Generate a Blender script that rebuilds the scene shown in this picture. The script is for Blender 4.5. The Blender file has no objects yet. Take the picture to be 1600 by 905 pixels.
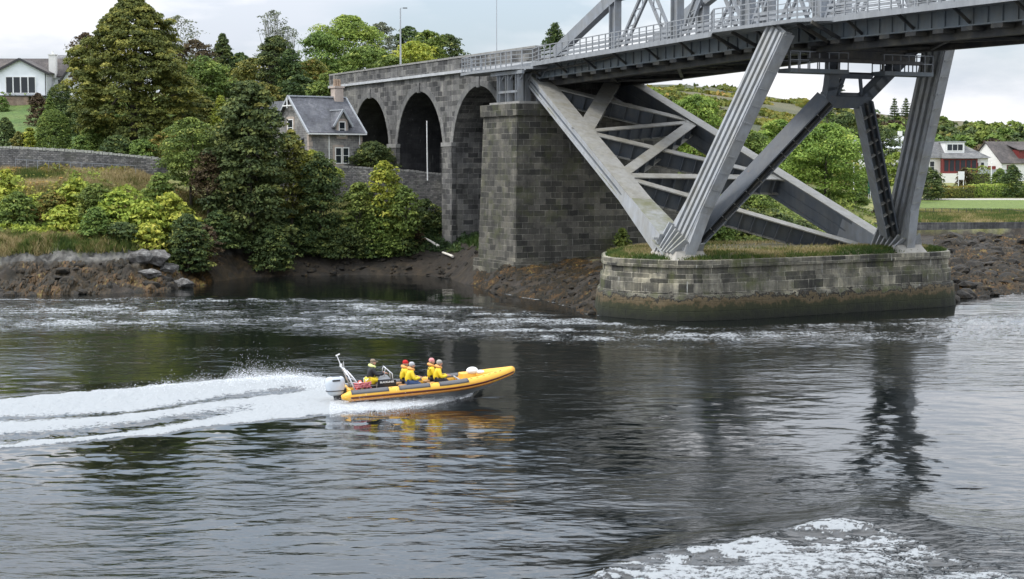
import bpy, bmesh, math, random
import numpy as np
from mathutils import Vector, Matrix

# ------------------------------------------------------------------ camera, world, sun, exposure
FPX, TILT, CAMH = 2500.0, math.atan(197.5 / 2500.0), 10.5
scene = bpy.context.scene
cam_data = bpy.data.cameras.new("camera")
cam_data.sensor_width = 36.0
cam_data.lens = 36.0 * FPX / 1600.0
cam_data.clip_start, cam_data.clip_end = 0.5, 8000.0
camera = bpy.data.objects.new("camera", cam_data)
scene.collection.objects.link(camera)
camera.location = (0, 0, CAMH)
camera.rotation_euler = (math.pi / 2 - TILT, 0, 0)
scene.camera = camera
scene.view_settings.view_transform = 'Standard'
scene.view_settings.look = 'None'
scene.view_settings.exposure = 0.42
scene.view_settings.gamma = 1.0
SUN_EL, SUN_AZ = math.radians(52), math.radians(-108)   # azimuth from +Y, clockwise

def N(nt, kind, **kw):
    n = nt.nodes.new(kind)
    for k, v in kw.items():
        if k in n.inputs.keys():
            n.inputs[k].default_value = v
        else:
            setattr(n, k, v)
    return n

world = bpy.data.worlds.new("World")
scene.world = world
world.use_nodes = True
wt = world.node_tree
wt.nodes.clear()
W_out = N(wt, 'ShaderNodeOutputWorld')
W_bg = N(wt, 'ShaderNodeBackground', Strength=0.08)
W_sky = N(wt, 'ShaderNodeTexSky')
W_sky.sky_type = 'NISHITA'
W_sky.sun_disc = False
W_sky.sun_elevation = SUN_EL
W_sky.sun_rotation = SUN_AZ % (2 * math.pi)
W_sky.air_density, W_sky.dust_density, W_sky.ozone_density = 1.0, 1.5, 1.0
W_tc = N(wt, 'ShaderNodeTexCoord')
W_mp = N(wt, 'ShaderNodeMapping')
W_mp.inputs['Scale'].default_value = (1.0, 1.0, 3.4)
W_mp.inputs['Location'].default_value = (0.35, 0.2, 0.15)
W_n1 = N(wt, 'ShaderNodeTexNoise', Scale=2.6, Detail=7.0, Roughness=0.52, Distortion=0.3)
W_r1 = N(wt, 'ShaderNodeValToRGB')
W_r1.color_ramp.elements[0].position, W_r1.color_ramp.elements[0].color = 0.40, (0, 0, 0, 1)
W_r1.color_ramp.elements[1].position, W_r1.color_ramp.elements[1].color = 0.56, (1, 1, 1, 1)
W_n2 = N(wt, 'ShaderNodeTexNoise', Scale=4.6, Detail=8.0, Roughness=0.55)
W_r2 = N(wt, 'ShaderNodeValToRGB')
cr = W_r2.color_ramp
cr.elements[0].position, cr.elements[0].color = 0.40, (6.9, 7.4, 8.2, 1)
cr.elements[1].position, cr.elements[1].color = 0.58, (10.8, 10.7, 10.9, 1)
W_mix = N(wt, 'ShaderNodeMix', data_type='RGBA')
W_blue = N(wt, 'ShaderNodeMix', data_type='RGBA')
W_blue.inputs[0].default_value = 0.55
W_blue.inputs[7].default_value = (7.0, 8.1, 9.3, 1)
L = wt.links.new
L(W_tc.outputs['Generated'], W_mp.inputs['Vector'])
L(W_mp.outputs[0], W_n1.inputs['Vector']); L(W_mp.outputs[0], W_n2.inputs['Vector'])
L(W_n1.outputs[0], W_r1.inputs[0]); L(W_n2.outputs[0], W_r2.inputs[0])
L(W_sky.outputs[0], W_blue.inputs[6])
L(W_r1.outputs[0], W_mix.inputs[0]); L(W_blue.outputs[2], W_mix.inputs[6]); L(W_r2.outputs[0], W_mix.inputs[7])
W_sx = N(wt, 'ShaderNodeSeparateXYZ'); L(W_tc.outputs['Generated'], W_sx.inputs[0])      # an overcast sky is brighter overhead
W_g = N(wt, 'ShaderNodeMapRange'); W_g.inputs['From Min'].default_value = 0.06; W_g.inputs['From Max'].default_value = 0.55; W_g.inputs['To Min'].default_value = 1.0; W_g.inputs['To Max'].default_value = 2.5
L(W_sx.outputs['Z'], W_g.inputs['Value'])
W_vm = N(wt, 'ShaderNodeVectorMath', operation='SCALE'); L(W_mix.outputs[2], W_vm.inputs[0]); L(W_g.outputs[0], W_vm.inputs['Scale'])
L(W_vm.outputs[0], W_bg.inputs['Color']); L(W_bg.outputs[0], W_out.inputs['Surface'])

sun_data = bpy.data.lights.new("sun", 'SUN')
sun_data.energy, sun_data.angle, sun_data.color = 1.5, math.radians(10), (1.0, 0.96, 0.9)
sun = bpy.data.objects.new("sun", sun_data)
scene.collection.objects.link(sun)
sd = Vector((math.sin(SUN_AZ) * math.cos(SUN_EL), math.cos(SUN_AZ) * math.cos(SUN_EL), math.sin(SUN_EL)))
sun.rotation_euler = sd.to_track_quat('Z', 'Y').to_euler()

# ------------------------------------------------------------------ measuring helpers
CT, ST = math.cos(TILT), math.sin(TILT)
def ray(px, py):
    u, v = (px - 800) / FPX, (452.5 - py) / FPX
    return u, v * ST + CT, v * CT - ST
def PY(px, py, Y):                      # the point seen at a pixel of the 1600 px photograph at distance Y
    x, y, z = ray(px, py)
    return Vector((x / y * Y, Y, CAMH + z / y * Y))
def PZ(px, py, Z):                      # same, at height Z
    x, y, z = ray(px, py)
    Y = (Z - CAMH) / z * y
    return Vector((x / y * Y, Y, Z))
def scr(p):                             # back to pixels
    d = p[1] * CT - (p[2] - CAMH) * ST
    return 800 + FPX * p[0] / d, 452.5 - FPX * (p[1] * ST + (p[2] - CAMH) * CT) / d

AX, CX = Vector((0.453, -0.8915, 0)), Vector((0.8915, 0.453, 0))     # along the bridge to the main span, across it
B0 = Vector((11.3, 109.0, 0))
def U(t, c, z):
    return B0 + AX * t + CX * c + Vector((0, 0, z))
def t_at(px, c, z=12.0):                # along-value of the line at cross c that shows at pixel column px
    lo, hi = -150.0, 60.0
    for _ in range(50):
        m = (lo + hi) / 2
        if scr(U(m, c, z))[0] < px: lo = m
        else: hi = m
    return lo
def z_at(t, c, py):                     # height at (t, c) that shows at pixel row py
    lo, hi = -40.0, 90.0
    for _ in range(50):
        m = (lo + hi) / 2
        if scr(U(t, c, m))[1] > py: lo = m
        else: hi = m
    return lo

# value noise in numpy
def vnoise(x, y, seed=0):
    xi, yi = np.floor(x).astype(np.int64), np.floor(y).astype(np.int64)
    xf, yf = x - xi, y - yi
    xf, yf = xf * xf * (3 - 2 * xf), yf * yf * (3 - 2 * yf)
    def h(a, b):
        n = (a * 374761393 + b * 668265263 + seed * 1442695041) & 0xffffffff
        n = ((n ^ (n >> 13)) * 1274126177) & 0xffffffff
        return ((n ^ (n >> 16)) & 0xffff) / 65535.0
    a, b, c, d = h(xi, yi), h(xi + 1, yi), h(xi, yi + 1), h(xi + 1, yi + 1)
    return (a + (b - a) * xf) * (1 - yf) + (c + (d - c) * xf) * yf
def fbm(x, y, seed=0, oct=4, gain=0.5):
    s, a, tot = 0.0, 1.0, 0.0
    for o in range(oct):
        s = s + a * vnoise(x * 2 ** o + 17.3 * o, y * 2 ** o - 9.1 * o, seed + o)
        tot += a
        a *= gain
    return s / tot

# ------------------------------------------------------------------ object helpers
COL = scene.collection
def tag(o, label=None, cat=None, group=None, kind=None):
    if label: o['label'] = label
    if cat: o['category'] = cat
    if group: o['group'] = group
    if kind: o['kind'] = kind
    return o
def thing(name, loc, label, cat, group=None, rz=0.0):
    o = bpy.data.objects.new(name, None)
    COL.objects.link(o)
    o.location = loc
    o.rotation_euler = (0, 0, rz)
    o.empty_display_size = 0.5
    return tag(o, label, cat, group)

class MB:
    def __init__(s):
        s.v, s.f, s.uv = [], [], []
    def add(s, verts, faces, uvs=None):
        b = len(s.v)
        s.v += [tuple(v) for v in verts]
        s.f += [tuple(i + b for i in f) for f in faces]
        if uvs is None: uvs = [[(0, 0)] * len(f) for f in faces]
        s.uv += uvs
        return s
    def quad(s, a, b, c, d, uv=None):
        return s.add([a, b, c, d], [(0, 1, 2, 3)], [uv] if uv else None)
    def hexa(s, p):                       # 8 corners: bottom 4, top 4
        p = [Vector(q) for q in p]
        F = [(3, 2, 1, 0), (4, 5, 6, 7), (0, 1, 5, 4), (1, 2, 6, 5), (2, 3, 7, 6), (3, 0, 4, 7)]
        uvs = []
        for k, f in enumerate(F):
            a, b, c, d = [p[i] for i in f]
            w, h = (b - a).length, (d - a).length
            if k < 2: uvs.append([(0, 0), (w, 0), (w, h), (0, h)])
            else:
                off = k * 7.3
                uvs.append([(off, a.z), (off + w, b.z), (off + w, c.z), (off, d.z)])
        return s.add(p, F, uvs)
    def box(s, c, size, rz=0.0):
        hx, hy, hz = size[0] / 2, size[1] / 2, size[2] / 2
        R = Matrix.Rotation(rz, 3, 'Z')
        c = Vector(c)
        P = [c + R @ Vector((sx * hx, sy * hy, sz * hz)) for sz in (-1, 1) for sx, sy in ((-1, -1), (1, -1), (1, 1), (-1, 1))]
        return s.hexa(P)
    def ubox(s, t0, t1, c0, c1, z0, z1):  # box in bridge coordinates
        return s.hexa([U(t, c, z) for z in (z0, z1) for t, c in ((t0, c0), (t1, c0), (t1, c1), (t0, c1))])
    def beam(s, P, Q, w, h, up=(0, 0, 1), w2=None, h2=None, drop=0.0):
        P, Q, up = Vector(P), Vector(Q), Vector(up)
        d = (Q - P).normalized()
        if abs(d.dot(up.normalized())) > 0.98: up = Vector((1, 0, 0))
        sd_ = d.cross(up).normalized()
        u = sd_.cross(d).normalized()
        w2, h2 = w2 or w, h2 or h
        a = [P + sd_ * (x * w / 2) + u * (y * h / 2 - drop) for x, y in ((-1, -1), (1, -1), (1, 1), (-1, 1))]
        b = [Q + sd_ * (x * w2 / 2) + u * (y * h2 / 2 - drop) for x, y in ((-1, -1), (1, -1), (1, 1), (-1, 1))]
        return s.hexa([a[0], a[1], b[1], b[0], a[3], a[2], b[2], b[3]])
    def tube(s, pts, r, n=8, cap=True):
        pts = [Vector(p) for p in pts]
        rs = r if isinstance(r, (list, tuple)) else [r] * len(pts)
        ref = Vector((0, 0, 1))
        rings = []
        prev = None
        for i, p in enumerate(pts):
            d = (pts[min(i + 1, len(pts) - 1)] - pts[max(i - 1, 0)])
            d = d.normalized() if d.length > 1e-9 else Vector((0, 0, 1))
            if prev is None:
                e = d.cross(ref if abs(d.z) < 0.95 else Vector((1, 0, 0))).normalized()
            else:
                e = (prev - d * prev.dot(d)).normalized()
            prev = e
            g = d.cross(e)
            rings.append([p + (e * math.cos(k * 2 * math.pi / n) + g * math.sin(k * 2 * math.pi / n)) * rs[i] for k in range(n)])
        V = [q for R_ in rings for q in R_]
        F = []
        for i in range(len(rings) - 1):
            for k in range(n):
                a, b = i * n + k, i * n + (k + 1) % n
                F.append((a, b, b + n, a + n))
        if cap:
            F.append(tuple(reversed(range(n))))
            F.append(tuple(range((len(rings) - 1) * n, len(rings) * n)))
        return s.add(V, F)
    def prism(s, poly, z0, z1):
        n = len(poly)
        V = [(p[0], p[1], z0) for p in poly] + [(p[0], p[1], z1) for p in poly]
        F = [tuple(reversed(range(n))), tuple(range(n, 2 * n))] + [(i, (i + 1) % n, (i + 1) % n + n, i + n) for i in range(n)]
        return s.add(V, F)
    def build(s, name, mat, parent=None, smooth=False, local=False):
        me = bpy.data.meshes.new(name)
        me.from_pydata(s.v, [], s.f)
        if any(any(q != (0, 0) for q in f) for f in s.uv):
            l = me.uv_layers.new(name="uv")
            flat = [c for f in s.uv for q in f for c in q]
            l.data.foreach_set("uv", flat)
        if smooth: me.polygons.foreach_set("use_smooth", [True] * len(me.polygons))
        me.materials.append(mat)
        me.update()
        o = bpy.data.objects.new(name, me)
        COL.objects.link(o)
        if parent is not None:
            o.parent = parent
            if not local: o.matrix_parent_inverse = inv_of(parent)
        return o
_INV = {}
def inv_of(p):
    M = Matrix.Identity(4)
    q = p
    while q is not None:
        loc = Matrix.LocRotScale(q.location, q.rotation_euler, q.scale)
        M = loc @ M if q.parent is None else (q.matrix_parent_inverse @ loc) @ M
        q = q.parent
    return M.inverted()
def np_mesh(name, V, Fq, mat, attrs=None, smooth=False, parent=None, local=False):
    me = bpy.data.meshes.new(name)
    V = np.ascontiguousarray(V, dtype=np.float32); Fq = np.ascontiguousarray(Fq, dtype=np.int32)
    k = Fq.shape[1]
    me.vertices.add(len(V)); me.vertices.foreach_set("co", V.ravel())
    me.loops.add(Fq.size); me.loops.foreach_set("vertex_index", Fq.ravel())
    me.polygons.add(len(Fq)); me.polygons.foreach_set("loop_start", np.arange(0, Fq.size, k, dtype=np.int32))
    me.polygons.foreach_set("use_smooth", np.full(len(Fq), smooth))
    for an, arr in (attrs or {}).items():
        a = np.asarray(arr, dtype=np.float32)
        if a.ndim == 1:
            at = me.attributes.new(an, 'FLOAT', 'POINT'); at.data.foreach_set("value", a)
        else:
            at = me.attributes.new(an, 'FLOAT_COLOR', 'POINT')
            at.data.foreach_set("color", np.hstack([a, np.ones((len(a), 1), np.float32)]).ravel())
    me.update(calc_edges=True)
    me.materials.append(mat)
    o = bpy.data.objects.new(name, me)
    COL.objects.link(o)
    if parent is not None:
        o.parent = parent
        if not local: o.matrix_parent_inverse = inv_of(parent)
    return o
def copy_tree(o, parent=None):
    c = o.copy(); COL.objects.link(c)
    if parent is not None: c.parent = parent
    for ch in [x for x in o.children]:
        k = copy_tree(ch, c)
        k.matrix_parent_inverse = ch.matrix_parent_inverse
    return c

# ------------------------------------------------------------------ materials
def mat_new(name):
    m = bpy.data.materials.new(name)
    m.use_nodes = True
    nt = m.node_tree
    b = nt.nodes['Principled BSDF']
    return m, nt, b
def ramp(nt, stops):
    r = N(nt, 'ShaderNodeValToRGB')
    e = r.color_ramp.elements
    while len(e) > 1: e.remove(e[-1])
    e[0].position = stops[0][0]; e[0].color = (*stops[0][1], 1)
    for p, c in stops[1:]:
        k = e.new(p); k.color = (*c, 1)
    return r
def simple(name, col, rough=0.6, metal=0.0, var=0.12, scale=3.0, bump=0.0):
    m, nt, b = mat_new(name)
    tc = N(nt, 'ShaderNodeTexCoord')
    n = N(nt, 'ShaderNodeTexNoise', Scale=scale, Detail=6.0, Roughness=0.6)
    r = ramp(nt, [(0.25, tuple(c * (1 - var) for c in col)), (0.75, tuple(min(1, c * (1 + var)) for c in col))])
    nt.links.new(tc.outputs['Object'], n.inputs['Vector']); nt.links.new(n.outputs[0], r.inputs[0])
    nt.links.new(r.outputs[0], b.inputs['Base Color'])
    b.inputs['Roughness'].default_value = rough; b.inputs['Metallic'].default_value = metal
    if bump:
        bp = N(nt, 'ShaderNodeBump', Strength=bump, Distance=0.05)
        nt.links.new(n.outputs[0], bp.inputs['Height']); nt.links.new(bp.outputs[0], b.inputs['Normal'])
    return m
def stone(name, c1, c2, mortar, bw=1.1, bh=0.50, stain=0.6, moss=0.15, streak=0.4, bump=0.7, white=0.25):
    m, nt, b = mat_new(name)
    Lk = nt.links.new
    tc = N(nt, 'ShaderNodeTexCoord')
    wob = N(nt, 'ShaderNodeTexNoise', Scale=1.3, Detail=3.0)
    addv = N(nt, 'ShaderNodeMix', data_type='RGBA', blend_type='LINEAR_LIGHT'); addv.inputs[0].default_value = 0.05
    Lk(tc.outputs['UV'], wob.inputs['Vector']); Lk(tc.outputs['UV'], addv.inputs[6]); Lk(wob.outputs['Color'], addv.inputs[7])
    br = N(nt, 'ShaderNodeTexBrick', Scale=1.0)
    br.inputs['Color1'].default_value = (*c1, 1); br.inputs['Color2'].default_value = (*c2, 1); br.inputs['Mortar'].default_value = (*mortar, 1)
    br.inputs['Mortar Size'].default_value = 0.026; br.inputs['Mortar Smooth'].default_value = 0.7
    br.inputs['Brick Width'].default_value = bw; br.inputs['Row Height'].default_value = bh; br.inputs['Bias'].default_value = -0.1
    Lk(addv.outputs[2], br.inputs['Vector'])
    mn = N(nt, 'ShaderNodeTexNoise', Scale=0.9, Detail=6.0, Roughness=0.75); Lk(tc.outputs['UV'], mn.inputs['Vector'])
    mr_ = ramp(nt, [(0.36, tuple(c * .3 for c in c1)), (0.45, tuple((a + b_) / 2 for a, b_ in zip(c1, mortar))), (0.62, tuple(min(1, c * 1.45) for c in mortar))])
    Lk(mn.outputs[0], mr_.inputs[0]); Lk(mr_.outputs[0], br.inputs['Mortar'])
    gm = N(nt, 'ShaderNodeNewGeometry')
    n1 = N(nt, 'ShaderNodeTexNoise', Scale=0.45, Detail=9.0, Roughness=0.74)
    Lk(gm.outputs['Position'], n1.inputs['Vector'])
    r1 = ramp(nt, [(0.34, (0.16, 0.16, 0.17)), (0.5, (0.8, 0.8, 0.8)), (0.66, (1.7, 1.65, 1.5))])
    Lk(n1.outputs[0], r1.inputs[0])
    mx = N(nt, 'ShaderNodeMix', data_type='RGBA', blend_type='MULTIPLY'); mx.inputs[0].default_value = stain
    Lk(br.outputs[0], mx.inputs[6]); Lk(r1.outputs[0], mx.inputs[7])
    # downward streaks
    mp = N(nt, 'ShaderNodeMapping'); mp.inputs['Scale'].default_value = (1.6, 1.6, 0.12)
    n2 = N(nt, 'ShaderNodeTexNoise', Scale=1.0, Detail=5.0, Roughness=0.7)
    Lk(gm.outputs['Position'], mp.inputs[0]); Lk(mp.outputs[0], n2.inputs['Vector'])
    r2 = ramp(nt, [(0.4, (0.35, 0.35, 0.36)), (0.6, (1, 1, 1))])
    Lk(n2.outputs[0], r2.inputs[0])
    mx2 = N(nt, 'ShaderNodeMix', data_type='RGBA', blend_type='MULTIPLY'); mx2.inputs[0].default_value = streak
    Lk(mx.outputs[2], mx2.inputs[6]); Lk(r2.outputs[0], mx2.inputs[7])
    # lime runs
    n4 = N(nt, 'ShaderNodeTexNoise', Scale=2.7, Detail=4.0, Roughness=0.6)
    Lk(mp.outputs[0], n4.inputs['Vector'])
    r4 = ramp(nt, [(0.66, (0, 0, 0)), (0.72, (1, 1, 1))])
    Lk(n4.outputs[0], r4.inputs[0])
    mw = N(nt, 'ShaderNodeMath', operation='MULTIPLY'); mw.inputs[1].default_value = white
    Lk(r4.outputs[0], mw.inputs[0])
    mx3 = N(nt, 'ShaderNodeMix', data_type='RGBA'); mx3.inputs[7].default_value = (0.5, 0.5, 0.46, 1)
    Lk(mw.outputs[0], mx3.inputs[0]); Lk(mx2.outputs[2], mx3.inputs[6])
    # moss
    n3 = N(nt, 'ShaderNodeTexNoise', Scale=0.55, Detail=8.0, Roughness=0.75)
    Lk(gm.outputs['Position'], n3.inputs['Vector'])
    r3 = ramp(nt, [(0.5, (0, 0, 0)), (0.66, (1, 1, 1))])
    Lk(n3.outputs[0], r3.inputs[0])
    mm = N(nt, 'ShaderNodeMath', operation='MULTIPLY'); mm.inputs[1].default_value = moss
    Lk(r3.outputs[0], mm.inputs[0])
    mx4 = N(nt, 'ShaderNodeMix', data_type='RGBA'); mx4.inputs[7].default_value = (0.085, 0.095, 0.03, 1)
    Lk(mm.outputs[0], mx4.inputs[0]); Lk(mx3.outputs[2], mx4.inputs[6])
    Lk(mx4.outputs[2], b.inputs['Base Color'])
    b.inputs['Roughness'].default_value = 0.9
    fine = N(nt, 'ShaderNodeTexNoise', Scale=6.0, Detail=6.0, Roughness=0.7)
    Lk(gm.outputs['Position'], fine.inputs['Vector'])
    hs = N(nt, 'ShaderNodeMath', operation='MULTIPLY_ADD'); hs.inputs[1].default_value = -0.8
    Lk(br.outputs['Fac'], hs.inputs[0]); Lk(fine.outputs[0], hs.inputs[2])
    bp = N(nt, 'ShaderNodeBump', Strength=bump, Distance=0.08)
    Lk(hs.outputs[0], bp.inputs['Height']); Lk(bp.outputs[0], b.inputs['Normal'])
    return m, nt, b, mx4
M = {}
M['stone_viaduct'] = stone('viaduct stone', (0.22, 0.215, 0.205), (0.035, 0.035, 0.037), (0.30, 0.29, 0.27), stain=0.65, moss=0.10, streak=0.55, white=0.35)[0]
M['stone_dark'] = stone('recess-shade stone', (0.045, 0.045, 0.05), (0.025, 0.025, 0.03), (0.03, 0.03, 0.03), streak=0.6, moss=0.0, white=0.3)[0]  # shade inside the arch recesses is painted into this stone colour
M['stone_abut'] = stone('abutment stone', (0.16, 0.15, 0.125), (0.03, 0.03, 0.026), (0.27, 0.26, 0.22), stain=0.65, moss=0.55, streak=0.45, white=0.3)[0]
M['string'] = simple('pale painted coping', (0.42, 0.43, 0.44), 0.8, var=0.25, scale=1.2)
M['coping'] = simple('weathered coping', (0.24, 0.235, 0.22), 0.9, var=0.35, scale=1.6, bump=0.4)
M['arch_ring'] = stone('arch ring stone', (0.25, 0.245, 0.235), (0.15, 0.15, 0.145), (0.1, 0.1, 0.1), bw=0.5, bh=3.0, moss=0.05, streak=0.4)[0]

def steel(name, col, dirt=(0.17, 0.15, 0.10), amount=0.35, moss=0.0, rough=0.55, streaky=True):
    m, nt, b = mat_new(name)
    Lk = nt.links.new
    gm = N(nt, 'ShaderNodeNewGeometry')
    n = N(nt, 'ShaderNodeTexNoise', Scale=0.7, Detail=8.0, Roughness=0.7)
    Lk(gm.outputs['Position'], n.inputs['Vector'])
    r = ramp(nt, [(0.42, (0, 0, 0)), (0.72, (1, 1, 1))])
    Lk(n.outputs[0], r.inputs[0])
    k = N(nt, 'ShaderNodeMath', operation='MULTIPLY'); k.inputs[1].default_value = amount
    Lk(r.outputs[0], k.inputs[0])
    mx = N(nt, 'ShaderNodeMix', data_type='RGBA'); mx.inputs[6].default_value = (*col, 1); mx.inputs[7].default_value = (*dirt, 1)
    Lk(k.outputs[0], mx.inputs[0])
    mp = N(nt, 'ShaderNodeMapping'); mp.inputs['Scale'].default_value = (2.4, 2.4, 0.35)
    n2 = N(nt, 'ShaderNodeTexNoise', Scale=1.0, Detail=5.0, Roughness=0.65)
    Lk(gm.outputs['Position'], mp.inputs[0]); Lk(mp.outputs[0], n2.inputs['Vector'])
    r2 = ramp(nt, [(0.3, (0.72, 0.72, 0.73)), (0.7, (1.12, 1.12, 1.12))])
    Lk(n2.outputs[0], r2.inputs[0])
    m2 = N(nt, 'ShaderNodeMix', data_type='RGBA', blend_type='MULTIPLY'); m2.inputs[0].default_value = 0.8
    Lk(mx.outputs[2], m2.inputs[6]); Lk(r2.outputs[0], m2.inputs[7])
    # rust freckles
    n3 = N(nt, 'ShaderNodeTexNoise', Scale=1.9, Detail=9.0, Roughness=0.8)
    Lk(gm.outputs['Position'], n3.inputs['Vector'])
    r3 = ramp(nt, [(0.62, (0, 0, 0)), (0.70, (0.75, 0.75, 0.75))])
    Lk(n3.outputs[0], r3.inputs[0])
    m3 = N(nt, 'ShaderNodeMix', data_type='RGBA'); m3.inputs[7].default_value = (0.20, 0.10, 0.06, 1)
    Lk(r3.outputs[0], m3.inputs[0]); Lk(m2.outputs[2], m3.inputs[6])
    last = m3
    # moss on upward faces
    if moss:
        sx = N(nt, 'ShaderNodeSeparateXYZ'); Lk(gm.outputs['Normal'], sx.inputs[0])
        ra = ramp(nt, [(0.3, (0, 0, 0)), (0.6, (1, 1, 1))]); Lk(sx.outputs['Z'], ra.inputs[0])
        n5 = N(nt, 'ShaderNodeTexNoise', Scale=0.22, Detail=6.0, Roughness=0.7); Lk(gm.outputs['Position'], n5.inputs['Vector'])
        rb = ramp(nt, [(0.42, (0, 0, 0)), (0.62, (1, 1, 1))]); Lk(n5.outputs[0], rb.inputs[0])
        mu = N(nt, 'ShaderNodeMath', operation='MULTIPLY'); Lk(ra.outputs[0], mu.inputs[0]); Lk(rb.outputs[0], mu.inputs[1])
        mu2 = N(nt, 'ShaderNodeMath', operation='MULTIPLY'); mu2.inputs[1].default_value = moss; Lk(mu.outputs[0], mu2.inputs[0])
        m5 = N(nt, 'ShaderNodeMix', data_type='RGBA'); m5.inputs[7].default_value = (0.13, 0.13, 0.045, 1)
        Lk(mu2.outputs[0], m5.inputs[0]); Lk(last.outputs[2], m5.inputs[6]); last = m5
    Lk(last.outputs[2], b.inputs['Base Color'])
    b.inputs['Roughness'].default_value = rough
    bp = N(nt, 'ShaderNodeBump', Strength=0.15, Distance=0.03)
    Lk(n3.outputs[0], bp.inputs['Height']); Lk(bp.outputs[0], b.inputs['Normal'])
    return m
M['steel'] = steel('grey painted steel', (0.24, 0.26, 0.285), amount=.5)
M['steel_leg'] = steel('pale painted steel', (0.36, 0.375, 0.39), dirt=(0.26, 0.24, 0.18), amount=.65, moss=0.9)
M['steel_deck'] = steel('deck steel', (0.11, 0.135, 0.155), amount=0.5)
M['steel_under'] = steel('shade-toned underside steel', (0.02, 0.022, 0.026), amount=0.5)  # near-black: the deep shadow below the deck is put into the colour
M['steel_brace'] = steel('shade-toned brace steel', (0.085, 0.10, 0.12), dirt=(0.22, 0.2, 0.15))  # darker than the legs: shade on webs and far chord painted in
M['steel_flange'] = steel('lit-toned flange', (0.31, 0.305, 0.28), dirt=(0.2, 0.18, 0.12), amount=0.75)  # pale tone paints the light caught by flanges; dirt patches lie over it
M['rail'] = steel('galvanised railing', (0.27, 0.285, 0.30), amount=0.15)
M['white_paint'] = simple('white paint', (0.8, 0.8, 0.78), 0.5, var=0.05)
M['black'] = simple('black rubber', (0.012, 0.012, 0.014), 0.5, var=0.2)
M['concrete'] = simple('concrete', (0.36, 0.34, 0.3), 0.9, var=0.3, scale=1.2, bump=0.3)
M['asphalt'] = simple('asphalt', (0.06, 0.06, 0.062), 0.9)
M['glass'] = simple('window glass', (0.02, 0.025, 0.03), 0.08, var=0.3, scale=0.4)
M['slate'] = stone('slate', (0.15, 0.155, 0.175), (0.105, 0.11, 0.125), (0.07, 0.07, 0.08), bw=0.3, bh=0.22, moss=0.1, streak=0.25, bump=0.4, white=0.0)[0]
M['zinc'] = simple('lead ridge', (0.36, 0.38, 0.40), 0.6)
# ------------------------------------------------------------------ ground
def Zp(px, py, Y): return PY(px, py, Y).z
STN = []                                # (pixel column, [(Y, z), ...])
def st(px, *rows):
    out = []
    for r in rows:
        Y, v = r
        out.append((Y, Zp(px, -v, Y) if v < 0 and v < -50 else v))   # values under -50 are pixel rows
    STN.append((px, out))
FAR = {-900: (30, 46), 600: (30, 50), 900: (26, 54), 1060: (26, 54), 1150: (25, 50), 1250: (22, 46), 1290: (22, 42), 1400: (20, 36), 1600: (14, 26), 2600: (12, 22)}
def far(px):
    k = sorted(FAR)
    return float(np.interp(px, k, [FAR[a][0] for a in k])), float(np.interp(px, k, [FAR[a][1] for a in k]))
def bank_left(px, w):
    a, b_ = far(px)
    st(px, (40, -5), (w - 6, -1.5), (w, 0.0), (w + 3, -425), (w + 5, 2.5), (w + 7, 3.9), (w + 13, 4.6), (w + 19, 7.4), (w + 26, 9.9),
       (w + 30, 10.3), (w + 38, 10.6), (w + 43, 11.9), (w + 54, 13.7), (w + 66, 15.8), (w + 77, 18.0), (w + 110, 20), (300, 23), (560, a), (900, b_), (2600, 20))
for px_, w_ in ((-900, 127), (-300, 127), (0, 127), (100, 128), (200, 130), (300, 137)):
    bank_left(px_, w_)
a_, b_ = far(500)
st(370, (40, -5), (141, -1.5), (146, 0), (149, 1.7), (150.5, 2.8), (156, 5.4), (160, 8.3), (165, 10.0), (185, 10.5), (205, 13), (235, 17), (300, 22), (560, a_), (900, b_), (2600, 20))
st(430, (40, -5), (141, -1.5), (149, 0), (151, 1.0), (155, 2.6), (158.5, 4.6), (162.5, 7.0), (164, 9.9), (185, 10.2), (215, 13), (240, 17), (300, 22), (560, a_), (900, b_), (2600, 20))
st(520, (40, -5), (141, -1.5), (150, 0), (153, 1.0), (156, 2.3), (158.5, 4.4), (161.9, 5.2), (162.4, 9.9), (185, 10.1), (215, 12), (240, 16), (300, 22), (560, a_), (900, b_), (2600, 20))
st(640, (40, -5), (141, -1.5), (150, 0), (153, 1.1), (156.5, 2.5), (158.5, 4.0), (161.9, 5.0), (162.4, 9.3), (185, 10.0), (215, 11), (240, 14), (300, 20), (560, a_), (900, b_), (2600, 20))
st(690, (40, -5), (141, -1.5), (149, 0), (152, 1.0), (156.5, 2.6), (159, 3.8), (170, 4.4), (185, 8.0), (215, 11), (240, 14), (300, 20), (560, a_), (900, b_), (2600, 20))
st(745, (40, -5), (128, -1.2), (137, 0), (140, 1.1), (143, 2.0), (156, 3.3), (170, 4.2), (185, 7.0), (215, 10), (240, 13), (300, 20), (560, a_), (900, b_), (2600, 20))
st(790, (40, -5), (121, -1.2), (128.5, 0), (132, 1.0), (135.5, 1.9), (156, 3.0), (170, 4.2), (185, 7.0), (215, 10), (240, 13), (300, 20), (560, a_), (900, b_), (2600, 20))
a_, b_ = far(900)
st(850, (40, -5), (117, -1.2), (123, 0), (130, 1.1), (137, 2.0), (150, 2.9), (165, 4.5), (190, 7.0), (240, 12), (300, 18), (560, a_), (900, b_), (2600, 20))
st(930, (40, -5), (104, -1.2), (111, 0), (119, 1.4), (127, 2.0), (140, 2.6), (160, 4.5), (185, 7.0), (240, 11), (300, 17), (560, a_), (900, b_), (2600, 20))
for px_ in (1010, 1120, 1240):
    a_, b_ = far(px_)
    st(px_, (40, -5), (104, -1.8), (114, .4), (124, 1.9), (140, 2.8), (155, 3.6), (175, 4.8), (186, 6.6), (200, 7.0), (240, 8), (300, 12), (420, 17), (560, a_), (900, b_), (2600, 20))
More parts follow.
